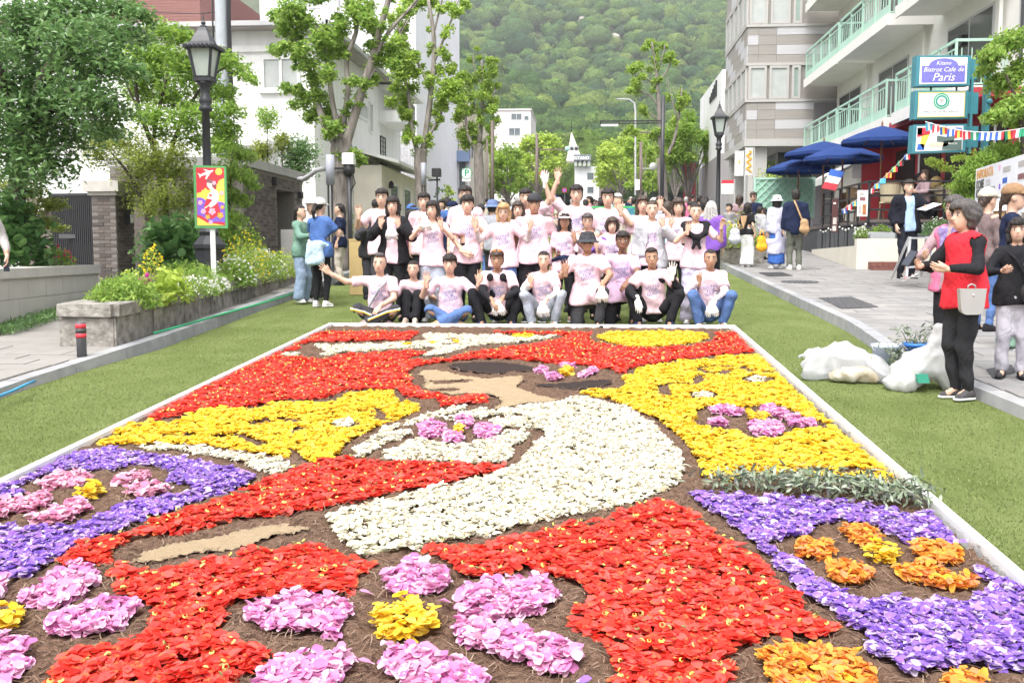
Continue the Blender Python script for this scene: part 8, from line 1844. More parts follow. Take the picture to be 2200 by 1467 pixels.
# hedge and tree on the right
cl=[(P(x,y,18.4+.3*sin(x)),(rad*18.4/FPX,.35,rad*18.4/FPX*.8),n)for x,y,rad,n in[(2085,380,30,300),(2110,350,30,320),(2150,330,30,300),(2190,330,34,300),(2050,440,16,120),(2090,440,28,240),(2080,410,30,240),(2130,390,34,260),(2180,380,34,200),(2230,340,34,200)]]
garden_tree('hedge','yellow-green clipped hedge behind the event banner',(P(2120,590,18.4).x,18.4,gz(18.4,.1)),[([P(2120,590,18.4),P(2120,480,18.4),P(2115,400,18.4)],[.05,.04,.02])],cl,.085,L_MID,61,.35,.8,cat='hedge',dens=4.5)
cl=[(P(x,y,18+.4*sin(x)),(rad*18/FPX,.45,rad*18/FPX*.7),n)for x,y,rad,n in[(2130,120,24,200),(2170,90,34,300),(2200,150,36,300),(2150,180,34,300),(2180,230,36,280),(2140,250,22,140),(2220,80,34,200),(2120,150,16,100),(2200,260,30,180),(2230,200,40,200)]]
garden_tree('broadleaf_tree','bright green broadleaf tree at the right edge beside the sign totem',(P(2210,560,18).x,18,gz(18,.1)),[([P(2210,590,18),P(2205,380,18),P(2190,240,18),P(2160,160,18)],[.07,.06,.04,.02])],cl,.11,L_MAPLE,62,.45,.7,dens=2.4)
cl=[(P(x,y,20.5),(rad*20.5/FPX,.2,rad*20.5/FPX*.5),n)for x,y,rad,n in[(2010,352,18,90),(2035,362,18,100),(2045,400,14,80),(2060,340,16,80),(2055,430,14,70),(1998,345,10,40)]]
garden_tree('maple_tree','small yellowish maple sprays below the signboards',(P(2065,560,20.5).x,20.5,gz(20.5,.1)),[([P(2065,580,20.5),P(2062,450,20.5),P(2050,370,20.5),P(2010,350,20.5)],[.03,.025,.015,.006])],cl,.075,L_LIME,63,.4,.6,dens=2)
# banners and planter by the tiled building
for lab,px,y0_,y1_,w,m_,c_ in(('small white hanging banner with an orange bird emblem beside the right lamp post',1588,325,378,20,white_p,'o'),('narrow pale hanging banner with an orange squiggle',1609,318,376,17,mat('banner_cream',(.74,.70,.64),.7,.03),'o')):
 Yb=36;a,c=P(px-w/2,y1_,Yb),P(px+w/2,y0_,Yb);root=thing('hanging_banner',lab,'banner',((a.x+c.x)/2,Yb,a.z),0,'banners before the tiled building');ww,hh=(c.x-a.x)/2,c.z-a.z;b=MB();b.box(-ww,ww,-.01,.01,0,hh);b.build('cloth',m_,root);b=MB();b.bar((-ww-.03,0,hh),(ww+.06,0,hh),.03);b.build('bar',frame_m,root);b=MB();b.bar((ww+.05,0,hh),(ww+.05,0,gz(Yb,.1)-a.z),.04);b.build('pole',frame_m,root)
 if px==1588:b=MB();b.add([(x*ww,-.014,hh*(.55+z))for x,z in((-.25,.12),(-.05,.02),(.2,.16),(.3,.1),(.15,-.06),(-.1,-.12),(-.2,-.02))],[tuple(range(7))]);b.build('emblem',SGM['orange'],root)
 else:b=MB();b.tube([(ww*.55*sin(t*7),-.02,hh*(.9-t*.8/3))for t in np.linspace(0,3,40)],.035,5);b.build('emblem',SGM['orange'],root)
rs=thing('red_banner','tall faded red banner standing behind the feathery light green tree','banner',(KX(1480,60),60,gz(60)));b=MB();b.box(-.35,.35,-.02,.02,.6,zz(1480,350,60)-gz(60));b.build('cloth',mat('banner_red',(.50,.10,.13),.7,.05),rs);b=MB();b.bar((.4,0,0),(.4,0,zz(1480,345,60)-gz(60)),.05);b.build('pole',frame_m,rs)
kk=thing('hanging_banner','white banner with a red header near the handrail steps','banner',P(1563,402,37.5));b=MB();b.box(-.22,.22,-.01,.01,-.25,.25);b.build('cloth',white_p,kk);b=MB();b.box(-.22,.22,-.014,-.0105,.13,.25);b.build('header',SGM['red'],kk);b=MB();b.bar((.25,0,.28),(.25,0,gz(37.5)-kk.location.z),.04);b.build('pole',frame_m,kk)
# green mesh barrier behind the group
gm=thing('mesh_barrier','green netting barrier across the street behind the group','barrier',(0,0,0));Yb=24;a,c=P(1255,475,Yb),P(1365,445,Yb);b=MB()
n=26
for i in range(n):x=a.x+(c.x-a.x)*i/(n-1);b.bar((x,Yb,gz(Yb,.05)),(x,Yb,c.z),.008)
for j in range(30):z=gz(Yb,.05)+(c.z-gz(Yb,.05))*j/29;b.bar((a.x,Yb,z),(c.x,Yb,z),.008)
o=b.build('netting',mat('net_green',(.06,.42,.12),.6,0),gm);o['kind']='stuff';b=MB();b.bar((a.x,Yb,c.z),(c.x,Yb,c.z),.04);b.build('top_bar',MATS['net_green'],gm)
for x in(a.x,c.x):b=MB();b.bar((x,Yb,gz(Yb)),(x,Yb,c.z),.04);b.build('post',MATS['net_green'],gm)
# ------------------------------------------------------------------ planting on the left
def on_planter(x,Y):return(KX(x,Y),Y,ptop(Y)-.06)
B=bush
B('shrub','fresh green spiky mound at the front end of the left planter',on_planter(262,11.2),(.42,.38,.32),2600,.075,L_LIME if False else L_MAPLE,71,.3)
B('coleus','lime yellow broad-leaved plant in the planter right of the green mound',on_planter(362,11.9),(.24,.24,.40),260,.10,L_LIME,72,.6,.5,single=60)
B('flower','magenta flower cluster between the green mound and the lime plant',on_planter(308,11.9),(.10,.1,.30),120,.05,L_MID,73,flowers=[(fm_,30,.05)])
B('yellow_mustard','tall thin yellow flowered plant left of the lamp pedestal',on_planter(325,13.0),(.18,.18,.62),520,.045,L_LIME,74,.3,flowers=[(fy,80,.03)])
B('shrub','small light green leafy plant above the mound',on_planter(275,12.6),(.16,.16,.34),380,.06,L_LIME,75)
B('daisy_bush','tiny white daisies spilling over the planter coping right of the lime plant',on_planter(415,12.6),(.34,.24,.24),900,.035,L_MID,76,flowers=[(fw,220,.022)])
B('grass_clump','feathery green clump behind the tiny white daisies',on_planter(430,13.6),(.40,.3,.36),1500,.07,L_MAPLE,77,.16)
B('flower','white flower cluster on the coping under the poster stake',on_planter(470,13.6),(.14,.12,.18),200,.04,L_MID,78,flowers=[(fw,90,.04)])
B('yellow_mustard','tall yellow flowered plant right of the lamp pedestal',on_planter(525,15.5),(.40,.3,.75),1400,.05,L_LIME,79,.25,flowers=[(fy,160,.03)])
B('shrub','loose green shrub with pale flowers at the middle of the planter',on_planter(500,15.0),(.36,.3,.42),1300,.055,L_MID,80,flowers=[(fw,120,.035)])
B('shrub','green and white flowering clump near the far end of the planter',on_planter(560,16.6),(.42,.3,.50),1500,.055,L_MAPLE,81,.3,flowers=[(fw,110,.032)])
B('shrub','green clump at the far end of the planter beside the woman in the green shirt',on_planter(600,17.8),(.42,.3,.48),1400,.06,L_LIME,82,.25,flowers=[(fy,40,.03)])
B('shrub','low dark green filler plant at the back of the planter',on_planter(395,14.6),(.5,.4,.40),1200,.06,L_MID,83);B('shrub','low green filler plant below the brick wall',on_planter(540,18.0),(.7,.5,.55),1600,.06,L_MID,84)
B('hydrangea','broad-leaved hydrangea bush between the brick pillar and the lamp post',P(378,585,16.6),(.66,.5,.98),700,.15,L_HYD,85,.72,.55,single=150)
B('hydrangea','large broad-leaved hydrangea hanging over the cream wall at the left edge',P(40,572,14.0),(.46,.5,1.05),620,.15,L_HYD,86,.72,.55,single=140)
B('azalea','low azalea bush with pink flowers beside the iron gate',P(120,570,14.8),(.30,.3,.28),800,.045,L_MID,87,flowers=[(fr,40,.045)])
B('shrub','dark green undergrowth behind the hydrangea and the brick pillar',P(385,560,17.8),(.85,.6,.9),1800,.09,L_DARK,88);B('shrub','dense green shrub under the weeping tree before the brick wall',P(490,560,19.4),(.8,.5,1.0),1700,.09,L_MID,89)
# ground cover before the cream wall
r=np.random.default_rng(91);n=5200;t=r.uniform(0,1,n);base=np.array([[A_.x,A_.y]])+(np.array([[B_.x-A_.x,B_.y-A_.y]])*1.25)*t[:,None]+np.array([[-nn.x,-nn.y]])*(r.uniform(.0,.42,n)*(1-.2*t))[:,None]
p=np.column_stack([base,gz(base[:,1],.11)+r.uniform(0,.09,n)]);v,F,uv=scatter(p,.075,[leaf_t(.16,.1)],.9,r,True);uv[:,0]=np.repeat(r.uniform(0,1,n),4);tag(link('ground_cover',mesh_np('ground_cover',v,F,uv=uv,mats=[L_DARK])),'strip of short dark grass at the foot of the cream wall','grass',kind='stuff')
# right planter
for lab,px,Yp_,R_,m_,fl in(('yellow flowering plants in the right planter',1568,24.4,(.42,.5,.55),L_LIME,[(fy,90,.05)]),('dark twiggy shrub in the right planter',1600,25.6,(.40,.4,.95),L_OLV,[(fv,60,.03)]),('bright green leaves at the right end of the planter',1610,24.2,(.25,.3,.35),L_MAPLE,[(fy,20,.04)])):
 B('planter_plant',lab,(KX(px,Yp_),Yp_,gz(Yp_,.55)),R_,900,.07,m_,px,.3,flowers=fl)
bt=thing('potted_shrub','yellow-green shrub behind the mint trellis screen','shrub',(KX(1650,36),36,gz(36)));leaves('foliage',[(Vector((0,0,2.3)),(.55,.4,.5),500),(Vector((0,0,1.6)),(.4,.4,.5),300)],.1,L_LIME,bt,5);b=MB();b.tube([(0,0,0),(0,0,2)],.03,6);b.build('stem',stem_m,bt)
# turf blades close to the camera
n=105000;r=np.random.default_rng(17);Yt_=4.2+(19.5-4.2)*r.uniform(0,1,n)**1.7;side=r.uniform(0,1,n)<.5
xl=np.where(Yt_>yF+.08,r.uniform(-5.4,3.6,n),np.where(side,r.uniform(-5.2,cL-.06,n),r.uniform(cR+.06,3.6,n)));kl=np.interp(Yt_,[p[1]for p in KL],[p[0]for p in KL]);kr=np.interp(Yt_,[p[1]for p in KR],[p[0]for p in KR]);ok=(xl>kl+.02)&(xl<kr-.02);xl,Yt_=xl[ok],Yt_[ok];n=len(xl)
h=r.uniform(.008,.018,n);yaw=r.uniform(0,6.28,n);w=.0035;ln=r.normal(0,.009,(n,2));z0=SLOPE*Yt_
V=np.zeros((n,3,3));V[:,0]=np.column_stack([xl-w*np.cos(yaw),Yt_-w*np.sin(yaw),z0]);V[:,1]=np.column_stack([xl+w*np.cos(yaw),Yt_+w*np.sin(yaw),z0]);V[:,2]=np.column_stack([xl+ln[:,0],Yt_+ln[:,1],z0+h])
tu=np.zeros((n,3,2));tu[:,:,1]=r.uniform(0,1,n)[:,None];tu[:,:,0]=r.uniform(0,1,n)[:,None]
tag(link('turf_blades',mesh_np('turf_blades',V.reshape(-1,3),np.arange(3*n).reshape(-1,3),uv=tu.reshape(-1,2),mats=[leaf_mat('turf_blade',[(.14,.180,.054),(.19,.235,.078),(.25,.29,.115)],.4)])),'short artificial grass blades covering the street around the flower carpet','grass',kind='stuff')
# ------------------------------------------------------------------ the people
BLK=cloth((.018,.018,.021),'cloth_black');CHAR=cloth((.045,.045,.05),'cloth_charcoal');NAVY=cloth((.014,.020,.050),'cloth_navy');DEN=cloth((.085,.15,.33),'denim');DENL=cloth((.26,.34,.47),'denim_light');DENG=cloth((.33,.36,.42),'denim_grey');WHT=cloth((.74,.74,.73),'cloth_white');LIL=cloth((.50,.48,.60),'cloth_lilac_grey');GRY=cloth((.30,.31,.34),'cloth_grey')
PNKL=cloth((.70,.50,.68),'tee_lilac');BEI=cloth((.52,.46,.40),'cloth_beige');OLI=cloth((.13,.135,.11),'cloth_olive');TEAL=cloth((.16,.28,.22),'cloth_sage');BLU=cloth((.075,.15,.38),'cloth_blue');PUR=cloth((.20,.09,.42),'cloth_purple');LAV=cloth((.52,.52,.66),'cloth_lavender');MAU=cloth((.34,.24,.26),'cloth_mauve');RED=cloth((.62,.03,.045),'cloth_red');ROSE=cloth((.62,.17,.30),'cloth_rose');BRN=cloth((.16,.12,.12),'cloth_brown');SKY=cloth((.36,.50,.72),'cloth_sky');STR=mat('cloth_stripe',(.10,.10,.11),.9,0,30,var2=(.34,.34,.35),stretch=(.2,.2,2));PALE=cloth((.42,.55,.68),'cloth_paleblue');TAN=cloth((.42,.27,.15),'cloth_tan');CAMO=mat('cloth_camo',(.10,.11,.08),.9,0,9,var2=(.30,.30,.25))
SW,SB_,SG_=(WHT,WHT),(BLK,WHT),(GRY,WHT);SK=(BLK,BLK);SN=(NAVY,WHT)
GP='volunteers in pink shirts posing behind the flower carpet'
def kY(Y):return FPX/Y
def stand(label,px,ytop,Y,dz=0.0,**kw):
 H=(1.65-dz+(431-ytop)/kY(Y))*.972
 return person(label,(KX(px,Y),Y,gz(Y,dz)),H=H,**kw)
def sitp(label,px,Y,H=1.7,**kw):return person(label,(KX(px,Y),Y,gz(Y)),H=H,**kw)
def wpt(root,J,p):
 return root.matrix_basis@Vector(J['S'](p))if False else Vector(root.location)+Matrix.Rotation(root.rotation_euler.z,3,'Z')@Vector(tuple(J['S'](p)))
def hand(root,J,side):a=J['A'][0 if side=='a' else 1];F_=np.array(a[3])/np.linalg.norm(a[3]);return wpt(root,J,a[2]+F_*.08)
TEE=dict(top=('tee',PINK),tee_print_on=True,group=GP)
def gloves_in_hand(label,pos,s=1.0):
 root=thing('work_gloves',label,'gloves',pos,0,'white work gloves');M1=Matrix.Rotation(pi,4,'X')
 for d,a in((-.02,.2),(.025,-.25)):v,F=HANDS['relax'];o=link('glove',mesh_np('glove',v*s,F,smooth=True,mats=[GLOVE]),root,mtx=Matrix.Translation((d,-.03,-.02))@Matrix.Rotation(a,4,'Y')@M1)
def tied(root,J,m,nm='tied_jacket'):
 """sleeves knotted at the waist, body of the garment hanging behind"""
 s=J['s'];p=J['pel']+J['td']*.08;f=Field(J['S'](p)-.34*s,J['S'](p)+.3*s,.014)
 for i in range(16):
  a0,a1=2*pi*i/16,2*pi*(i+1)/16;g=lambda a:J['S'](p+J['rt']*.185*cos(a)+J['fw']*.135*sin(a)+np.array([0,0,-.03*cos(2*a)]))
  f.cone(g(a0),g(a1),.034*s,.034*s,.02)
 q=p-J['fw']*.15+np.array([0,0,-.03]);f.ell(J['S'](q),(.055*s,.04*s,.05*s));f.cone(J['S'](q),J['S'](q+np.array([-.05,-.02,-.2])),.03*s,.02*s);f.cone(J['S'](q),J['S'](q+np.array([.05,-.02,-.17])),.03*s,.02*s)
 b=p+J['fw']*.15;f.cone(J['S'](b+J['rt']*-.1),J['S'](b+J['rt']*-.11-np.array([0,0,.27])),.05*s,.07*s,.05);f.cone(J['S'](b+J['rt']*.1),J['S'](b+J['rt']*.11-np.array([0,0,.27])),.05*s,.07*s,.05);f.cone(J['S'](b),J['S'](b-np.array([0,0,.27])),.05*s,.06*s,.05);f.folds(.006,5)
 v,F=f.nets();link(nm,mesh_np(nm,v,F,smooth=True,mats=[m]),root)
def strap(root,J,m,a_up=1,low=-1,r=.016):
 """shoulder strap across the chest with a small pouch"""
 s=J['s'];b=MB();up=J['nk']+J['rt']*a_up*.09-J['td']*.01;lo=J['pel']+J['rt']*low*.17+J['td']*.05
 pts=[up+J['fw']*.10,up+J['td']*.03,up-J['fw']*.08-J['td']*.06]+[up+(lo-up)*t-J['fw']*(.165-.02*t)for t in(.3,.55,.8)]+[lo-J['fw']*.12]
 b.tube([tuple(J['S'](q))for q in pts],r*s,6);b.build('strap',m,root)
def shoulder_cardigan(root,J):
 s=J['s'];f=Field(J['S'](J['ch'])-.36*s,J['S'](J['ch'])+.36*s,.013);k=J['ch']-J['fw']*.17-J['td']*.05
 for sx in(-1,1):
  sh=J['nk']+J['rt']*sx*.15-J['td']*.02;f.cone(J['S'](J['nk']+J['fw']*.08),J['S'](sh),.05*s,.055*s,.03);f.cone(J['S'](sh),J['S'](J['nk']+J['rt']*sx*.12-J['td']*.14-J['fw']*.14),.05*s,.042*s,.03);f.cone(J['S'](J['nk']+J['rt']*sx*.12-J['td']*.14-J['fw']*.14),J['S'](k),.042*s,.036*s,.03)
  f.cone(J['S'](k),J['S'](k+J['rt']*sx*.05-J['td']*.14),.034*s,.024*s)
 f.ell(J['S'](k),(.06*s,.045*s,.05*s));f.folds(.005,3);v,F=f.nets();link('cardigan',mesh_np('cardigan',v,F,smooth=True,mats=[BLK]),root)
 # --- front row
def f1x(root,J):
 strap(root,J,GRY);s=J['s']
 for i,(hip,kn,an)in enumerate(J['L']):
  sx=-1 if i==0 else 1;b=MB();c=MB()
  for o,bb,off in((.0,b,0),(.016,c,1)):bb.tube([tuple(J['S'](hip*(1-t)+kn*t+np.array([sx*(.03+.05*t),-.085-o*.2,.02-o])))for t in(.25,.5,.75,1)]+[tuple(J['S'](kn*(1-t)+an*t+np.array([sx*.02*(1-t),-.078,.03-o])))for t in(.3,.6,.9)],.007*s,5)
  b.build('stripe',WHT,root);c.build('stripe',mat('stripe_yellow',(.7,.5,.06),.8,0),root)
sitp('man sitting cross-legged at the left end, one arm stretched out, grey chest strap',812,13.05,1.74,legs='cross',arms=('reach','kneein'),hair='sides',hc='darkgrey',pants=('straight',CHAR),shoes=(MAU,MAU),extra=f1x,lean=(.02,.12),**TEE)
sitp('woman hugging her knees with both white gloved hands raised, between two cross-legged men',885,13.35,1.56,legs='kneesup',arms=('wavelow','wavelow'),gloves='ab',fem=True,hair='pony',lean=(0,.22),pants=('straight',BLK),shoes=(BEI,WHT),**TEE)
sitp('man in blue jeans sitting cross-legged with both bare hands up',965,13.05,1.72,legs='cross',arms=('wave','waveout'),hair='fringe',pants=('straight',DEN),shoes=(TAN,TAN),lean=(0,.1),**TEE)
def f4x(root,J):
 p=wpt(root,J,J['nk']-J['fw']*.03);r_=thing('headphones','black headphones resting round the neck of the squatting man','headphones',p);b=MB();b.smooth=True;s=J['s']
 b.tube([(.1*cos(t),.02+.09*sin(t),.0)for t in np.linspace(-.3,pi+.3,14)],.012,6);b.build('band',BLK,r_)
 for sx in(-1,1):b=MB();b.smooth=True;b.sphere((sx*.085,-.09,-.06),(.045,.03,.055),10,7);b.build('ear_cup',BLK,r_)
 g=thing('sunglasses','orange mirrored sunglasses pushed up on the head of the squatting man','sunglasses',wpt(root,J,J['hc']+np.array([0,-.045,.128])));b=MB();b.smooth=True;b.sphere((-.035,-.015,0),(.033,.028,.022),10,6);b.sphere((.035,-.015,0),(.033,.028,.022),10,6);b.build('lenses',mat('lens_orange',(.70,.16,.03),.15,.1),g);b=MB();b.tube([(-.07,.06,-.02),(-.065,0,0),(0,-.02,.004),(.065,0,0),(.07,.06,-.02)],.006,5);b.build('frame',BLK,g)
 gloves_in_hand('white gloves dangling from the hand of the squatting man with headphones',hand(root,J,'b'))
sitp('man squatting in black long sleeves under his pink shirt, headphones round his neck',1068,13.05,1.66,legs='squatwide',arms=('kneein',('kneein',(-.10,-.30,-.30))),hair='short',hc='brown',skin='b',under=('long',BLK),pants=('straight',BLK),shoes=SN,lean=(0,.30),extra=f4x,head=(0,.12,0),**TEE)
sitp('woman crouching with white sleeves under her pink shirt and grey jeans',1168,13.0,1.60,legs='squat',arms=(('wavelow',(.02,-.27,-.10)),'kneein'),fem=True,hair='lowpony',under=('long',WHT),pants=('straight',DENG),shoes=(WHT,WHT),lean=(0,.22),extra=lambda r_,J:gloves_in_hand('white gloves hanging from the hand of the crouching woman in grey jeans',hand(r_,J,'b')),**TEE)
HATG=cloth((.05,.052,.06),'hat_charcoal')
sitp('kneeling man in a dark bucket hat and sunglasses with raised palm',1262,13.05,1.70,legs='kneel',arms=('wavelow','knee'),hat=('bucket_hat',HATG),hair='crop',glasses='sun',skin='b',wide=1.12,pants=('straight',CHAR),shoes=SK,lean=(0,.16),extra=lambda r_,J:gloves_in_hand('white gloves held at the knee of the man in the bucket hat',hand(r_,J,'b')),**TEE)
sitp('man kneeling in a lilac tinted shirt, one hand gloved, right of the bucket hat',1335,13.4,1.70,legs='kneel',arms=('wavelow','kneein'),gloves='a',hair='short',skin='c',pants=('straight',BLK),shoes=(BLK,WHT),lean=(.03,.18),top=('tee',PNKL),tee_print_on=True,group=GP)
sitp('man squatting in black sleeves, gloved hand up, right of the lilac shirt',1407,13.05,1.68,legs='squatwide',arms=('knee','wave'),gloves='ab',hair='crop',skin='b',under=('long',BLK),pants=('straight',BLK),shoes=(NAVY,WHT),lean=(-.06,.20),head=(0,0,-.08),**TEE)
sitp('woman squatting at the right end making a peace sign, hair tied back, blue jeans',1530,13.0,1.63,legs='squat',arms=(('wavelow',(.02,-.26,-.06),'peace'),'kneein'),gloves='b',fem=True,hair='bun',skin='b',wide=1.12,under=('long',cloth((.66,.58,.62),'sleeve_pale')),pants=('straight',DEN),shoes=SW,lean=(-.02,.2),extra=lambda r_,J:gloves_in_hand('white glove hanging from the hand of the woman making a peace sign',hand(r_,J,'b')),**TEE)
# --- standing rows
stand('tall man at the back left waving a bare hand beside the black jacket',822,403,15.0,arms=('wave','down'),hair='short',pants=('straight',CHAR),shoes=SK,**TEE)
stand('woman with a bob in an open black jacket over her pink shirt',845,419,13.7,fem=True,hair='bob',arms=('wavein','wavein'),under=('tee',PINK),top=('jacket',BLK,.075),tee_print_on=True,group=GP,pants=('straight',BLK),shoes=SK,extra=lambda r_,J:gloves_in_hand('white gloves held before the black jacket',hand(r_,J,'b')+Vector((-.08,-.05,-.12))))
stand('woman with long black hair waving, white gloves in one hand and grey jeans',930,429,13.6,fem=True,hair='long',arms=('wavein',('wavein',(.0,-.25,.0))),pants=('wide',DENG),shoes=SW,head=(-.25,0,0),extra=lambda r_,J:gloves_in_hand('white gloves held up by the long haired woman',hand(r_,J,'a')+Vector((.06,-.05,.02))),**TEE)
stand('dark haired man behind the long haired woman, mostly hidden',912,412,15.3,hair='short',pants=('straight',BLK),shoes=SK,**TEE)
stand('young man waving one hand while the other rests at his waist, black trousers',1005,417,13.7,hair='fringe',arms=('clasp',('wavein',(-.02,-.25,-.06))),pants=('straight',BLK),shoes=SK,**TEE)
stand('man standing directly behind the young man in black trousers',1000,398,14.9,hair='short',arms=('down','down'),pants=('straight',BLK),shoes=SK,**TEE)
stand('blond woman in glasses with both hands raised and wide blue jeans',1082,434,13.5,fem=True,hair='bob',hc='blond',glasses='clear',arms=('waveout','waveout'),under=('long',cloth((.66,.60,.60),'sleeve_cream')),pants=('wide',DEN),shoes=SW,**TEE)
stand('woman looking out between the blond woman and the capped man',1113,431,14.7,fem=True,hair='long',hc='brown',pants=('straight',BLK),shoes=SK,**TEE)
stand('broad man in a dark cap with hands behind his back',1148,417,13.6,wide=1.28,skin='b',hair='crop',hat=('cap',CHAR,'back'),arms=(('down',(.12,.06,-.46)),('down',(.12,.06,-.46))),pants=('straight',BLK),shoes=(BLK,WHT),**TEE)
stand('man behind the capped man raising a white gloved hand high',1130,404,14.9,hair='short',arms=('down','high'),gloves='b',pants=('straight',BLK),shoes=SK,**TEE)
stand('smiling woman in a pale pink cap with a navy jacket tied round her waist',1213,455,13.6,fem=True,skin='b',hair='long',hat=('cap',cloth((.70,.56,.52),'cap_pale')),arms=('down',('wavein',(.0,-.24,-.06))),pants=('slim',BLK),shoes=(GRY,WHT),extra=lambda r_,J:tied(r_,J,NAVY),**TEE)
stand('woman with short dark hair and glasses behind the bucket hat',1262,457,14.0,fem=True,hair='short',hc='darkgrey',glasses='clear',arms=('wavein','down'),pants=('straight',BLK),shoes=SK,**TEE)
stand('tall smiling man at the back raising his left arm high with open hand',1238,397,15.0,hair='short',arms=('high','down'),pants=('straight',CHAR),shoes=SK,**TEE)
stand('tall man at the back waving with a black wristband',1305,405,15.0,hair='short',arms=('down',('wavein',(.02,-.25,.02))),pants=('straight',CHAR),shoes=SK,**TEE)
stand('woman with a full brown bob and purple sleeves waving',1315,466,13.9,fem=True,hair='bob_full',hc='brown',arms=('wavelow','down'),under=('long',PUR),pants=('straight',BLK),shoes=SK,**TEE)
stand('woman in an open light grey hooded jacket waving one hand',1400,430,13.7,fem=True,hair='lowpony',hc='brown',arms=('down',('wavein',(-.02,-.25,-.02))),under=('tee',PINK),top=('hoodie',cloth((.42,.43,.46),'hoodie_grey'),.07),tee_print_on=True,group=GP,pants=('straight',BLK),shoes=SW)
stand('woman behind the grey hooded jacket raising a hand with a black watch',1380,420,14.9,fem=True,hair='long',hc='brown',arms=('down',('high',(.10,-.1,.20))),pants=('straight',BLK),shoes=SK,**TEE)
stand('woman with reddish brown hair half hidden left of the black cardigan',1456,425,14.6,fem=True,hair='bob',hc='brown',arms=('wavein','down'),pants=('straight',BLK),shoes=SK,**TEE)
stand('woman at the right end with a black cardigan knotted over her shoulders',1494,436,13.5,fem=True,hair='lowpony',arms=('wavein',('waveout',(.20,-.15,.04),'fist')),pants=('wide',LIL),shoes=SW,extra=lambda r_,J:shoulder_cardigan(r_,J),**TEE)
# --- bystanders left
stand('woman in a sage green shirt and blue jeans standing sideways by the planter',645,437,15.9,.02,fem=True,face=1.35,hair='lowpony',arms=('hold','hold'),top=('long',TEAL),pants=('wide',DENL),shoes=SW)
stand('woman in a blue polo shirt seen from behind, white cap and long ponytail',687,424,15.4,fem=True,face=pi-.35,hair='pony',hat=('cap',cloth((.62,.60,.55),'cap_white')),arms=('hold','hold'),top=('tee',BLU),pants=('tight',BLK),shoes=SW,extra=lambda r_,J:tied(r_,J,PALE),wide=1.08)
stand('person in a white cap half hidden behind the blue polo shirt',672,422,16.6,face=-.4,hair='crop',hat=('cap',WHT),top=('long',WHT),pants=('wide',CHAR),shoes=SW,arms=('down','hold'))
def phone(label,pos,rot=(0,0,0)):
 r_=thing('phone',label,'phone',pos,rot=rot);b=MB();b.box(-.037,.037,-.004,.004,-.075,.075,.01);b.build('case',mat('phone_black',(.015,.015,.018),.25,0),r_);b=MB();b.box(-.033,.033,-.0055,-.0045,-.07,.07);b.build('screen',mat('phone_screen',(.04,.045,.06),.08,0),r_)
root,J=stand('person in a dark grey jacket holding up a phone beside the thick street tree',795,448,16.8,face=.5,hair='short',arms=('phone','hold'),top=('jacket',CHAR,'closed'),pants=('straight',CHAR),shoes=SK);phone('black phone held up beside the thick street tree',hand(root,J,'a'))
root,J=person('person cut off by the left edge, one grey sleeved arm in view',(KX(-46,11.3),11.3,gz(11.3,.1)),H=1.72,face=.6,arms=('down',('down',(.10,-.12,-.46))),top=('long',cloth((.40,.38,.37),'cloth_warmgrey')),pants=('straight',CHAR),shoes=SK);phone('black phone in the hand at the left edge',hand(root,J,'b')-Vector((0,.02,.04)))
stand('older man in a dark navy jacket and flat cap behind the group, turned away',972,432,17.8,face=2.4,hair='crop',hc='grey',hat=('cap',NAVY),top=('jacket',NAVY,'closed'),pants=('straight',BLK),shoes=SK)
stand('person in a denim bucket hat and grey jacket behind the blond woman',1058,428,17.6,face=2.8,hair='short',hat=('bucket_hat',cloth((.13,.18,.32),'hat_denim')),top=('jacket',GRY,'closed'),pants=('straight',CHAR),shoes=SK)
stand('person in a blue cap and teal top in the crowd left of the group',884,438,20,face=1.0,hair='short',hat=('cap',BLU),top=('long',cloth((.05,.30,.42),'cloth_teal')),pants=('straight',BLK),shoes=SK)
stand('person with a maroon and black jacket seen from behind by the long haired woman',882,448,17.5,face=pi,hair='short',top=('jacket',cloth((.10,.03,.05),'cloth_maroon'),'closed'),pants=('straight',BLK),shoes=SK)
# --- bystanders right
stand('person with long wavy grey hair in a shiny purple jacket, seen from behind',1527,433,17.0,.08,face=pi-.3,hair='wave',hc='grey',arms=('down','bag'),top=('jacket',PUR,'closed'),pants=('straight',BLK),shoes=SK)
stand('woman in a grey patterned dress standing by the right lamp post',1566,438,27.5,.1,fem=True,face=-.9,hair='short',top=('dress',STR),pants=('longskirt',STR),shoes=SK)
def bag(label,pos,w,h,m,d=.08,straps=True,face=0.0,name='handbag'):
 r_=thing(name,label,'bag',pos,face);f=Field((-w,-d*1.5,-h*1.3),(w,d*1.5,.05),.012);f.cone((-w*.24,0,-h*.80),(w*.24,0,-h*.80),w*.24,w*.24,.03,(0,1,0),w*.24/d);f.cone((-w*.16,0,-h*.45),(w*.16,0,-h*.45),w*.2,w*.2,.06,(0,1,0),w*.2/(d*.7));f.cone((0,0,-h*.45),(0,0,-h*.8),w*.36,w*.42,.04,(0,1,0),w*.4/d);f.folds(.004,9,20,24);v,F=f.nets();link('body',mesh_np('bag',v,F,smooth=True,mats=[m]),r_)
 if straps:
  b=MB();b.smooth=True;b.tube([(-w*.2,0,-h*.35),(-.02,0,.02),(.02,0,.02),(w*.2,0,-h*.35)],.011,6);b.build('strap',m,r_)
root,J=stand('woman in a black top with a beige draped back and white wide trousers',1605,436,23.6,.1,fem=True,face=pi-.7,hair='bob',arms=('bag','down'),top=('crop',BLK),pants=('wide',WHT),shoes=SG_);bag('pale grey handbag hanging from the arm of the woman in white trousers',Vector(root.location)+Vector((-.30,-.16,.98)),.30,.42,cloth((.48,.49,.55),'bag_grey'),.09)
b=MB();c=wpt(root,J,J['nk']+J['fw']*.20);Rm=Matrix.Rotation(root.rotation_euler.z,3,'Z');
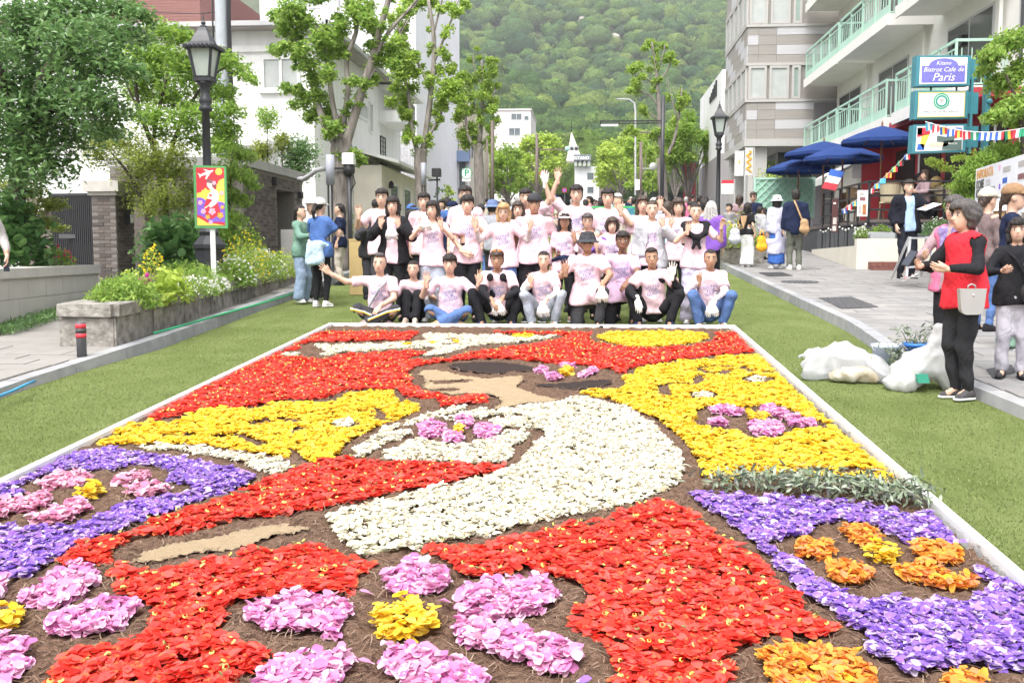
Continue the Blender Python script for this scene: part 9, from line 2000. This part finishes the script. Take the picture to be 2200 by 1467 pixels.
def loc_pt(J,x,y,z):return tuple(J['S'](J['nk']+J['rt']*x+J['fw']*y+J['td']*z))
b.add([loc_pt(J,-.10,.185,-.06),loc_pt(J,.10,.185,-.06),loc_pt(J,.06,.20,-.24),loc_pt(J,.0,.20,-.40),loc_pt(J,-.06,.20,-.24),loc_pt(J,-.10,.165,-.06),loc_pt(J,.10,.165,-.06),loc_pt(J,.06,.15,-.24),loc_pt(J,.0,.15,-.40),loc_pt(J,-.06,.15,-.24)],[(4,3,2,1,0),(5,6,7,8,9),(0,1,6,5),(1,2,7,6),(2,3,8,7),(3,4,9,8),(4,0,5,9)]);b.build('back_drape',TAN,root)
root,J=stand('woman in a lavender coat dress, blue skirt and white bucket hat, seen from behind',1668,421,23.0,.1,fem=True,face=pi+.1,hair='bob',hat=('bucket_hat',cloth((.62,.62,.66),'hat_white')),arms=('bag','down'),top=('dress',LAV),under=None,pants=('longskirt',cloth((.05,.13,.42),'skirt_blue')),shoes=SW,wide=1.05);bag('orange yellow cloth bag beside the lavender dress',Vector(root.location)+Vector((-.33,-.05,.86)),.26,.46,cloth((.78,.36,.03),'bag_orange'),.07)
root,J=stand('man in a navy hooded jacket and olive trousers, seen from behind',1708,409,22.6,.1,face=pi-.05,hair='short',arms=('down','down'),top=('hoodie',NAVY,'closed'),pants=('straight',OLI),shoes=(WHT,BEI),wide=1.08);bag('tan leather shoulder bag on the back of the man in the navy jacket',Vector(root.location)+Vector((.15,-.24,1.22)),.24,.40,TAN,.06,False,.2,'shoulder_bag')
b=MB();b.smooth=True;b.tube([tuple(Vector(root.location)+Vector(v))for v in((-.06,-.13,1.52),(-.02,-.20,1.40),(.08,-.22,1.15),(.15,-.24,1.0))],.02,6);tag(b.build('bag_strap',TAN),'tan leather bag strap across the navy jacket','strap')
person('boy in a pale grey hooded top and camouflage trousers walking away',(KX(1632,26.5),26.5,gz(26.5,.1)),H=1.36,face=2.2,legs='walk',hair='short',top=('hoodie',cloth((.40,.40,.42),'cloth_palegrey'),'closed'),pants=('straight',CAMO),shoes=SK)
stand('woman in a beige cardigan with a thin dark strap, seen from behind',1642,447,28.5,.1,fem=True,face=pi,hair='lowpony',top=('long',BEI),pants=('wide',BEI),shoes=SW)
stand('man in sunglasses and a navy shirt in front of the trellis',1617,414,27.6,.1,face=-.3,hair='short',hc='brown',glasses='sun',top=('tee',NAVY),pants=('straight',CHAR),shoes=SK)
Yl_=18.5;lm=P(1945,598,Yl_);root,J=person('man in dark jacket and light blue shirt holding a folder behind the ladder',lm,H=1.72,arms=('downf',('hold',(-.0,-.30,-.18))),hair='short',under=('long',SKY),top=('jacket',cloth((.012,.013,.02),'jacket_ink'),.085),pants=('straight',cloth((.02,.022,.03),'trousers_ink')),shoes=SK,face=.08,wide=1.04)
fo=thing('folder','black folder held open by the man behind the ladder','folder',hand(root,J,'b')+Vector((.04,-.05,.02)),rot=(.15,-.35,.3));b=MB();b.box(-.19,.19,-.13,.13,-.006,.006);b.build('cover',BLK,fo);b=MB();b.box(-.17,.17,-.115,.115,.0065,.010);b.build('sheet',white_p,fo)
# step ladder
ld=thing('step_ladder','aluminium step ladder with red end caps standing before the man with the folder','ladder',P(1985,600,17.9),.12);alu=mat('aluminium',(.55,.55,.56),.35,.05,4,metal=.6);redc=mat('cap_red',(.5,.04,.05),.5,0)
hL=88*17.9/FPX;fr=[((-.34,-.05,0),(-.22,.12,hL)),((.20,-.05,.05),(.09,.12,hL))]
for a,c in fr:b=MB();b.bar(a,c,.045,.03,(0,1,0));b.build('rail',alu,ld);b=MB();b.bar(tuple(Vector(a)-Vector((0,0,.0))),tuple(Vector(a)+(Vector(c)-Vector(a))*.06),.052,.037,(0,1,0));b.build('end_cap',redc,ld)
for a,c in(((-.34,.55,0),(-.22,.15,hL)),((.20,.55,.05),(.09,.15,hL))):b=MB();b.bar(a,c,.035,.025,(0,1,0));b.build('rear_rail',alu,ld)
for t in(.28,.62,.97):a=Vector(fr[0][0]).lerp(Vector(fr[0][1]),t);c=Vector(fr[1][0]).lerp(Vector(fr[1][1]),t);b=MB();b.bar(a,c,.09,.03);b.build('step',alu,ld)
# two ladies at the right
rv_=G(2064,858);root,J=person('woman in a red sleeveless vest over black sleeves, seen from the side at right',(rv_.x,rv_.y,gz(rv_.y)),H=1.60,face=-1.25,legs='narrow',fem=True,wide=1.18,hair='bob_full',hc='darkgrey',skin='a',arms=('hold',('hold',(-.0,-.30,-.22))),under=('long',BLK),top=('vest',RED,'closed'),pants=('slim',cloth((.028,.028,.032),'trousers_black')),shoes=(mat('shoe_charcoal',(.06,.055,.06),.8,.3,30),WHT),res=.0135,lean=(0,.04))
phone('pale cased phone held by the woman in the red vest',hand(root,J,'a')+Vector((-.06,-.03,.05)),(-.6,.2,-.9))
pb=thing('pouch_bag','light grey flat pouch bag hanging at the hip of the woman in the red vest','bag',Vector(root.location)+Vector((-.06,-.30,.93)),.15);b=MB();n_=10
pts=[(-.135,.0),(.135,.0)]+[(.115-.06*(1-cos(t)),-.19-.06*sin(t))for t in np.linspace(0,pi/2,6)]+[(-.115+.06*(1-cos(t)),-.19-.06*sin(t))for t in np.linspace(pi/2,0,6)]
v_=[(x,-.035,z)for x,z in pts]+[(x*.96,.035,z*.97)for x,z in pts];k=len(pts);b.add(v_,[tuple(range(k))[::-1],tuple(range(k,2*k))]+[(i,(i+1)%k,k+(i+1)%k,k+i)for i in range(k)]);b.build('body',mat('pouch_grey',(.33,.315,.305),.6,.05,6,.05,80),pb);b=MB();b.smooth=True;b.sphere((0,-.038,-.06),(.012,.006,.012),8,5);b.build('button',frame_m,pb);b=MB();b.smooth=True;b.tube([(-.04,0,0),(-.035,0,.03),(0,0,.045),(.035,0,.03),(.04,0,0)],.008,6);b.build('loop',MATS['pouch_grey'],pb);pb.scale=(.82,.82,.82)
rv2=P(2040,770,9.4);root,J=person('woman in a rose pink vest and violet scarf beside the red vest',(rv2.x,9.4,gz(9.4,.06)),H=1.585,face=-.75,legs='narrow',fem=True,wide=1.08,hair='short',hc='darkgrey',arms=('hold','hold'),under=('long',MAU),top=('vest',ROSE,.05),pants=('slim',BLK),shoes=SK,res=.0135)
f=Field(J['S'](J['nk'])-.3,J['S'](J['nk'])+.2,.011);
for sx in(-1,1):f.cone(J['S'](J['nk']+J['rt']*sx*.06+J['fw']*.05),J['S'](J['nk']+J['rt']*sx*.07-J['fw']*.07-J['td']*.05),.04,.045,.03);f.cone(J['S'](J['nk']+J['rt']*sx*.07-J['fw']*.07-J['td']*.05),J['S'](J['nk']+J['rt']*sx*.03-J['fw']*.16-J['td']*.26),.045,.03,.03)
f.folds(.006,4,30,30);v,F=f.nets();link('scarf',mesh_np('scarf',v,F,smooth=True,mats=[mat('scarf_violet',(.10,.06,.20),.9,0,26,var2=(.32,.26,.44))]),root)
pr_=thing('pruning_shears','small pruning shears in a dark glove at the pink vest','shears',hand(root,J,'a')+Vector((-.12,-.12,-.20)),rot=(0,-.3,.2));b=MB();b.bar((-.12,0,0),(.05,0,.02),.02,.008);b.bar((-.12,0,.03),(.05,0,-.01),.02,.008);b.build('blades',frame_m,pr_)
rv3=G(2172,812,.1);root,J=person('girl in a black sweater and pale wide trousers with a black belt bag',(rv3.x,rv3.y,rv3.z),H=1.33*1.02,face=-.35,legs='stand',fem=True,hair='bob',arms=('hold',('hold',(-.05,-.30,-.18))),top=('long',BLK),pants=('straight',cloth((.42,.41,.46),'trousers_pale')),shoes=(CHAR,BLK),res=.0135,wide=1.15)
bag('black belt bag worn across the hip of the girl in the black sweater',Vector(root.location)+Vector((.08,-.22,.86)),.24,.15,mat('bag_nylon',(.028,.028,.032),.5,.1),.06,False,-.2,'belt_bag');strap(root,J,BLK,-1,1,.014)
cl_=MB();cl_.smooth=True;cl_.tube([tuple(J['S'](J['nk']+J['rt']*.068*cos(t)+J['fw']*(.062*sin(t)-.012)-J['td']*(.012-.02*sin(t))))for t in np.linspace(0,2*pi,18)],.016,7);cl_.build('collar',WHT,root)
stand('person in a beige cap, mauve brown top and jeans behind the red vest',2118,410,12.2,.08,face=2.0,hair='lowpony',hc='brown',hat=('cap',cloth((.50,.46,.38),'cap_beige')),arms=('down','down'),top=('long',BRN),pants=('slim',DEN),shoes=SK)
stand('person in a brown cap and dark navy jumper at the right edge',2172,402,10.8,.08,face=1.2,hair='lowpony',hc='brown',hat=('cap',cloth((.26,.16,.09),'cap_brown')),arms=('hold','down'),top=('long',NAVY),pants=('wide',cloth((.16,.26,.20),'trousers_green')),shoes=SB_)
stand('woman in a white hat and white top between the two capped people',2150,436,13.6,.08,fem=True,face=2.6,hair='long',hc='blond',hat=('bucket_hat',WHT),top=('long',WHT),pants=('straight',DENL),shoes=SW)
# cafe guests
person('woman with long dark hair in a mauve top sitting on the cafe terrace',(8.05,25.35,fz),H=1.62,face=-1.3,legs='sit',fem=True,hair='long',hc='brown',arms=('hold','hold'),top=('long',MAU),pants=('straight',CHAR),shoes=SK)
person('dark dressed guest sitting in the shade at the back of the terrace',(8.75,26.9,fz),H=1.66,face=.9,legs='sit',hair='short',top=('long',BLK),pants=('straight',BLK),shoes=SK)
# --- distant crowd: eight figures, copied with other clothes
protos=[]
for i,(fm,hr,hcx,tp,lg)in enumerate([(False,'short','black','long','walk'),(True,'bob','black','long','narrow'),(True,'long','brown','tee','walk'),(False,'short','grey','jacket','narrow'),(True,'lowpony','black','tee','narrow'),(False,'crop','black','tee','walk')]):
 tpx=(tp,WHT,'closed')if tp=='jacket' else(tp,WHT)
 rt_,J_=person('proto',(0,0,0),H=1.64 if fm else 1.72,fem=fm,hair=hr,hc=hcx,legs=lg,top=tpx,pants=('straight',BLK),shoes=SK,arms=('down','hold' if i%2 else 'down'),res=.028,eyes=False);protos.append(rt_)
CR=random.Random(12);cols={'white':WHT,'navy':NAVY,'black':BLK,'grey':GRY,'beige':BEI,'blue':BLU,'pale blue':PALE,'mauve':MAU,'rose':ROSE,'brown':BRN}
pc_=[BLK,CHAR,DEN,BEI,GRY,NAVY]
GC='people in the distant crowd up the street';used=0
spots=[]
for i in range(64):
 Y=CR.uniform(19,34)if i<20 else CR.uniform(34,78);spots.append((CR.uniform(-4.6,2.9),Y))
spots+=[(-4.9,19.5),(-4.4,20.5),(3.9,36),(4.6,40),(5.0,34),(4.3,45),(5.6,37.5),(4.9,48)]
names={'cloth_black':'black','cloth_charcoal':'charcoal','denim':'denim','cloth_beige':'beige','cloth_grey':'grey','cloth_navy':'navy'};seen=set()
for i,(x,Y)in enumerate(spots):
 src=protos[i%len(protos)]
 for _ in range(40):
  cn=CR.choice(list(cols));pmx=CR.choice(pc_);fc=CR.choice([0,pi,pi,pi/2,-pi/2,2.5,.6])
  view='facing us' if fc in(0,.6)else 'seen from behind' if fc in(pi,2.5)else 'turned sideways'
  place='at left kerb side' if x<-2.4 else 'on right pavement' if x>3.3 else 'right of street middle' if x>.4 else 'left of street middle'
  lb_='%s person in %s top, %s trousers, %s %s'%('crowd' if Y<34 else 'far off',cn,names[pmx.name],view,place)
  if lb_ not in seen:break
 seen.add(lb_)
 root=src.copy();COL.objects.link(root);root.location=(x,Y,gz(Y,0 if-5<x<3.3 else .1));root.rotation_euler=(0,0,fc);s_=CR.uniform(.95,1.04);root.scale=(s_,s_,s_)
 root['label']=lb_;root['category']='person';root['group']=GC
 for ch in src.children:
  c=ch.copy();COL.objects.link(c);c.parent=root;nm=c.name.split('.')[0]
  if nm in('long_sleeve_shirt','tee_shirt','jacket'):c.material_slots[0].link='OBJECT';c.material_slots[0].material=cols[cn]
  if nm=='trousers':c.material_slots[0].link='OBJECT';c.material_slots[0].material=pmx
  for g in ch.children:d=g.copy();COL.objects.link(d);d.parent=c
for p_ in protos:
 for ch in list(p_.children):
  for g in list(ch.children):bpy.data.objects.remove(g)
  bpy.data.objects.remove(ch)
 bpy.data.objects.remove(p_)
 # ------------------------------------------------------------------ bags and buckets on the turf
def film(name,m):
 nt=m.node_tree;out=nt.nodes['Material Output'];old=out.inputs['Surface'].links[0].from_socket;tr=nt.nodes.new('ShaderNodeBsdfTransparent');mx=nt.nodes.new('ShaderNodeMixShader');mx.inputs[0].default_value=.22
 nt.links.new(old,mx.inputs[1]);nt.links.new(tr.outputs[0],mx.inputs[2]);nt.links.new(mx.outputs[0],out.inputs[0]);return m
plast=film('film',mat('plastic_film',(.70,.71,.73),.3,.04,5,.35,22,spec=.5,trans=.5))
def blob(name,label,cat,c,ells,m,amp=.02,seed=1,res=.016,extra=None,cuts=()):
 root=thing(name,label,cat,c);lo=np.min([np.array(e[0])-np.array(e[1])for e in ells],0)-.06;hi=np.max([np.array(e[0])+np.array(e[1])for e in ells],0)+.06;lo[2]=max(lo[2],-.03);f=Field(lo,hi,res)
 for e in ells:f.ell(e[0],e[1],np.array(Euler(e[2]).to_matrix())if len(e)>2 else None,k=.05)
 f.folds(amp*.6,seed,9,12);f.crumple(amp*.8,seed,4,9.,16.);f.crumple(amp*.5,seed+2,4,18.,40.)
 for p_,n_ in cuts:f.cut(p_,n_)
 f.cut((0,0,.0),(0,0,-1));v,F=f.nets();v[:,2]+=SLOPE*v[:,1];link('sheet',mesh_np(name,v,F,smooth=True,mats=[m]),root);return root
g=G(1810,815);blob('plastic_bag','large crumpled translucent white plastic bag lying on the turf','plastic bag',g,[((-.15,.05,.15),(.20,.16,.14)),((.08,.06,.18),(.24,.16,.13),(0,.25,0)),((-.27,.0,.06),(.12,.12,.08)),((.27,.0,.07),(.16,.14,.09)),((0.02,.05,.28),(.05,.05,.06))],plast,.022,3)
g=G(1822,815);blob('plastic_bag','small clear bag of brown plant waste in front of the large white bag','plastic bag',g+Vector((0,-.14,0)),[((0,0,.06),(.20,.13,.075)),((.16,0,.04),(.10,.1,.05))],mat('plastic_waste',(.50,.48,.43),.4,0,9,.4,30,var2=(.28,.23,.14),spec=.4),.012,6)
g=G(1905,822);blob('plastic_bag','flattened dirty white bag between the large bag and the white sack','plastic bag',g,[((0,0,.05),(.17,.13,.07)),((-.1,.08,.12),(.1,.1,.1))],plast,.014,8)
g=G(1995,838);sk_=blob('sack','large open white sack with green print slumped beside the red vest woman','sack',g,[((-.12,.06,.17),(.24,.16,.15),(0,-.55,0)),((.08,.08,.30),(.10,.13,.22),(0,.25,0)),((.17,-.03,.13),(.09,.14,.19),(0,-.2,0)),((.12,.06,.50),(.05,.06,.09)),((-.26,0,.06),(.12,.13,.07))],mat('sack_white',(.64,.64,.635),.45,.04,4,.3,16,trans=.35),.018,11)
for(x,z,w,h,m_)in((-.10,.12,.10,.07,SGM['green']),):
 v,F=None,None;b=MB();b.hexa([(x-w/2,-.19,z-h/2),(x+w/2,-.175,z-h/2),(x+w/2,-.12,z-h/2),(x-w/2,-.12,z-h/2),(x-w/2-.01,-.17,z+h/2),(x+w/2-.01,-.15,z+h/2),(x+w/2,-.1,z+h/2),(x-w/2,-.1,z+h/2)]);b.build('print',mat('print_forest',(.03,.24,.16),.6,0),sk_)
def bucket(label,pos,r_,h,m,band=None):
 root=thing('bucket',label,'bucket',pos,0,'flower buckets');b=MB();b.smooth=True;n=20;prof=[(r_*.78,0),(r_,h),(r_*1.07,h),(r_*1.07,h-.025),(r_*1.02,h-.03)];inn=[(r_*.96,h-.001),(r_*.74,.02),(.01,.02)]
 v,f=[],[]
 P_=[(.01,0)]+prof[:1]+[(r_*.99,h-.03),(r_*1.07,h-.03),(r_*1.07,h),(r_*.95,h),(r_*.74,.03),(.01,.03)]
 for q,z in P_:
  for k in range(n):v.append((q*cos(2*pi*k/n),q*sin(2*pi*k/n),z))
 for i in range(len(P_)-1):
  for k in range(n):f.append((i*n+k,i*n+(k+1)%n,(i+1)*n+(k+1)%n,(i+1)*n+k))
 b.add(v,f);b.build('pail',m,root);b=MB();b.tube([(r_*1.06*cos(t),-.02-abs(sin(t))*.06,h-.02-abs(sin(t))*.06)for t in np.linspace(pi,0,9)],.004,5);b.build('handle',frame_m,root);return root
gb_=G(1903,790,.1);bucket('pale grey bucket behind the large plastic bag',gb_,.13,.22,mat('bucket_pale',(.46,.52,.62),.4,.03))
gb2=G(1968,792,.1);bucket('blue bucket with cut olive branches behind the white sack',gb2,.12,.24,mat('bucket_blue',(.04,.19,.62),.4,.03))
for i in range(4):a=Vector(gb2)+Vector((-.05+.03*i,0,.12));c=a+Vector((-.12+.12*i,.05*(i-1.5),.24));sprig('olive_branch','cut olive branch in the blue bucket, %s'%('leaning far left','leaning left of upright','leaning right of upright','leaning far right')[i],'branch',a,c,46,'cut olive branches',.05,.055,sag=.03)
for i in range(3):a=G(1925+12*i,800-4*i,.1);sprig('olive_branch',('cut olive branch lying nearest the pale bucket','middle cut olive branch between the buckets','cut olive branch lying against the white sack')[i],'branch',a,a+Vector((-.05+.1*i,.05,.22)),70,'cut olive branches',.06,.055,sag=.04)
# box behind the thick street tree
bx=thing('crate','tan board box standing behind the thick street tree','box',(KX(776,17.6),17.6,gz(17.6)));b=MB();b.box(-.18,.18,-.2,.2,0,.95,.01);b.build('body',mat('board_tan',(.50,.37,.17),.8,.06),bx)
b=MB();b.box(-.185,.185,-.205,.205,.951,.985);b.build('lid',MATS['board_tan'],bx)
# ------------------------------------------------------------------ the hazy spring air: one closed box of even, thin haze
hz=MB();hz.box(-820,820,-70,1280,gz(-60)-1.2,420);hm_=bpy.data.materials.new('haze');hm_.use_nodes=True;nt=hm_.node_tree;nt.nodes.clear()
ho=nt.nodes.new('ShaderNodeOutputMaterial');hv=nt.nodes.new('ShaderNodeVolumePrincipled');hv.inputs['Color'].default_value=(.93,.95,1.0,1);hv.inputs['Density'].default_value=0.00022;hv.inputs['Anisotropy'].default_value=0.0
nt.links.new(hv.outputs[0],ho.inputs['Volume']);tag(hz.build('haze',hm_),kind='stuff',label='thin pale haze filling the air over the street and the hill')
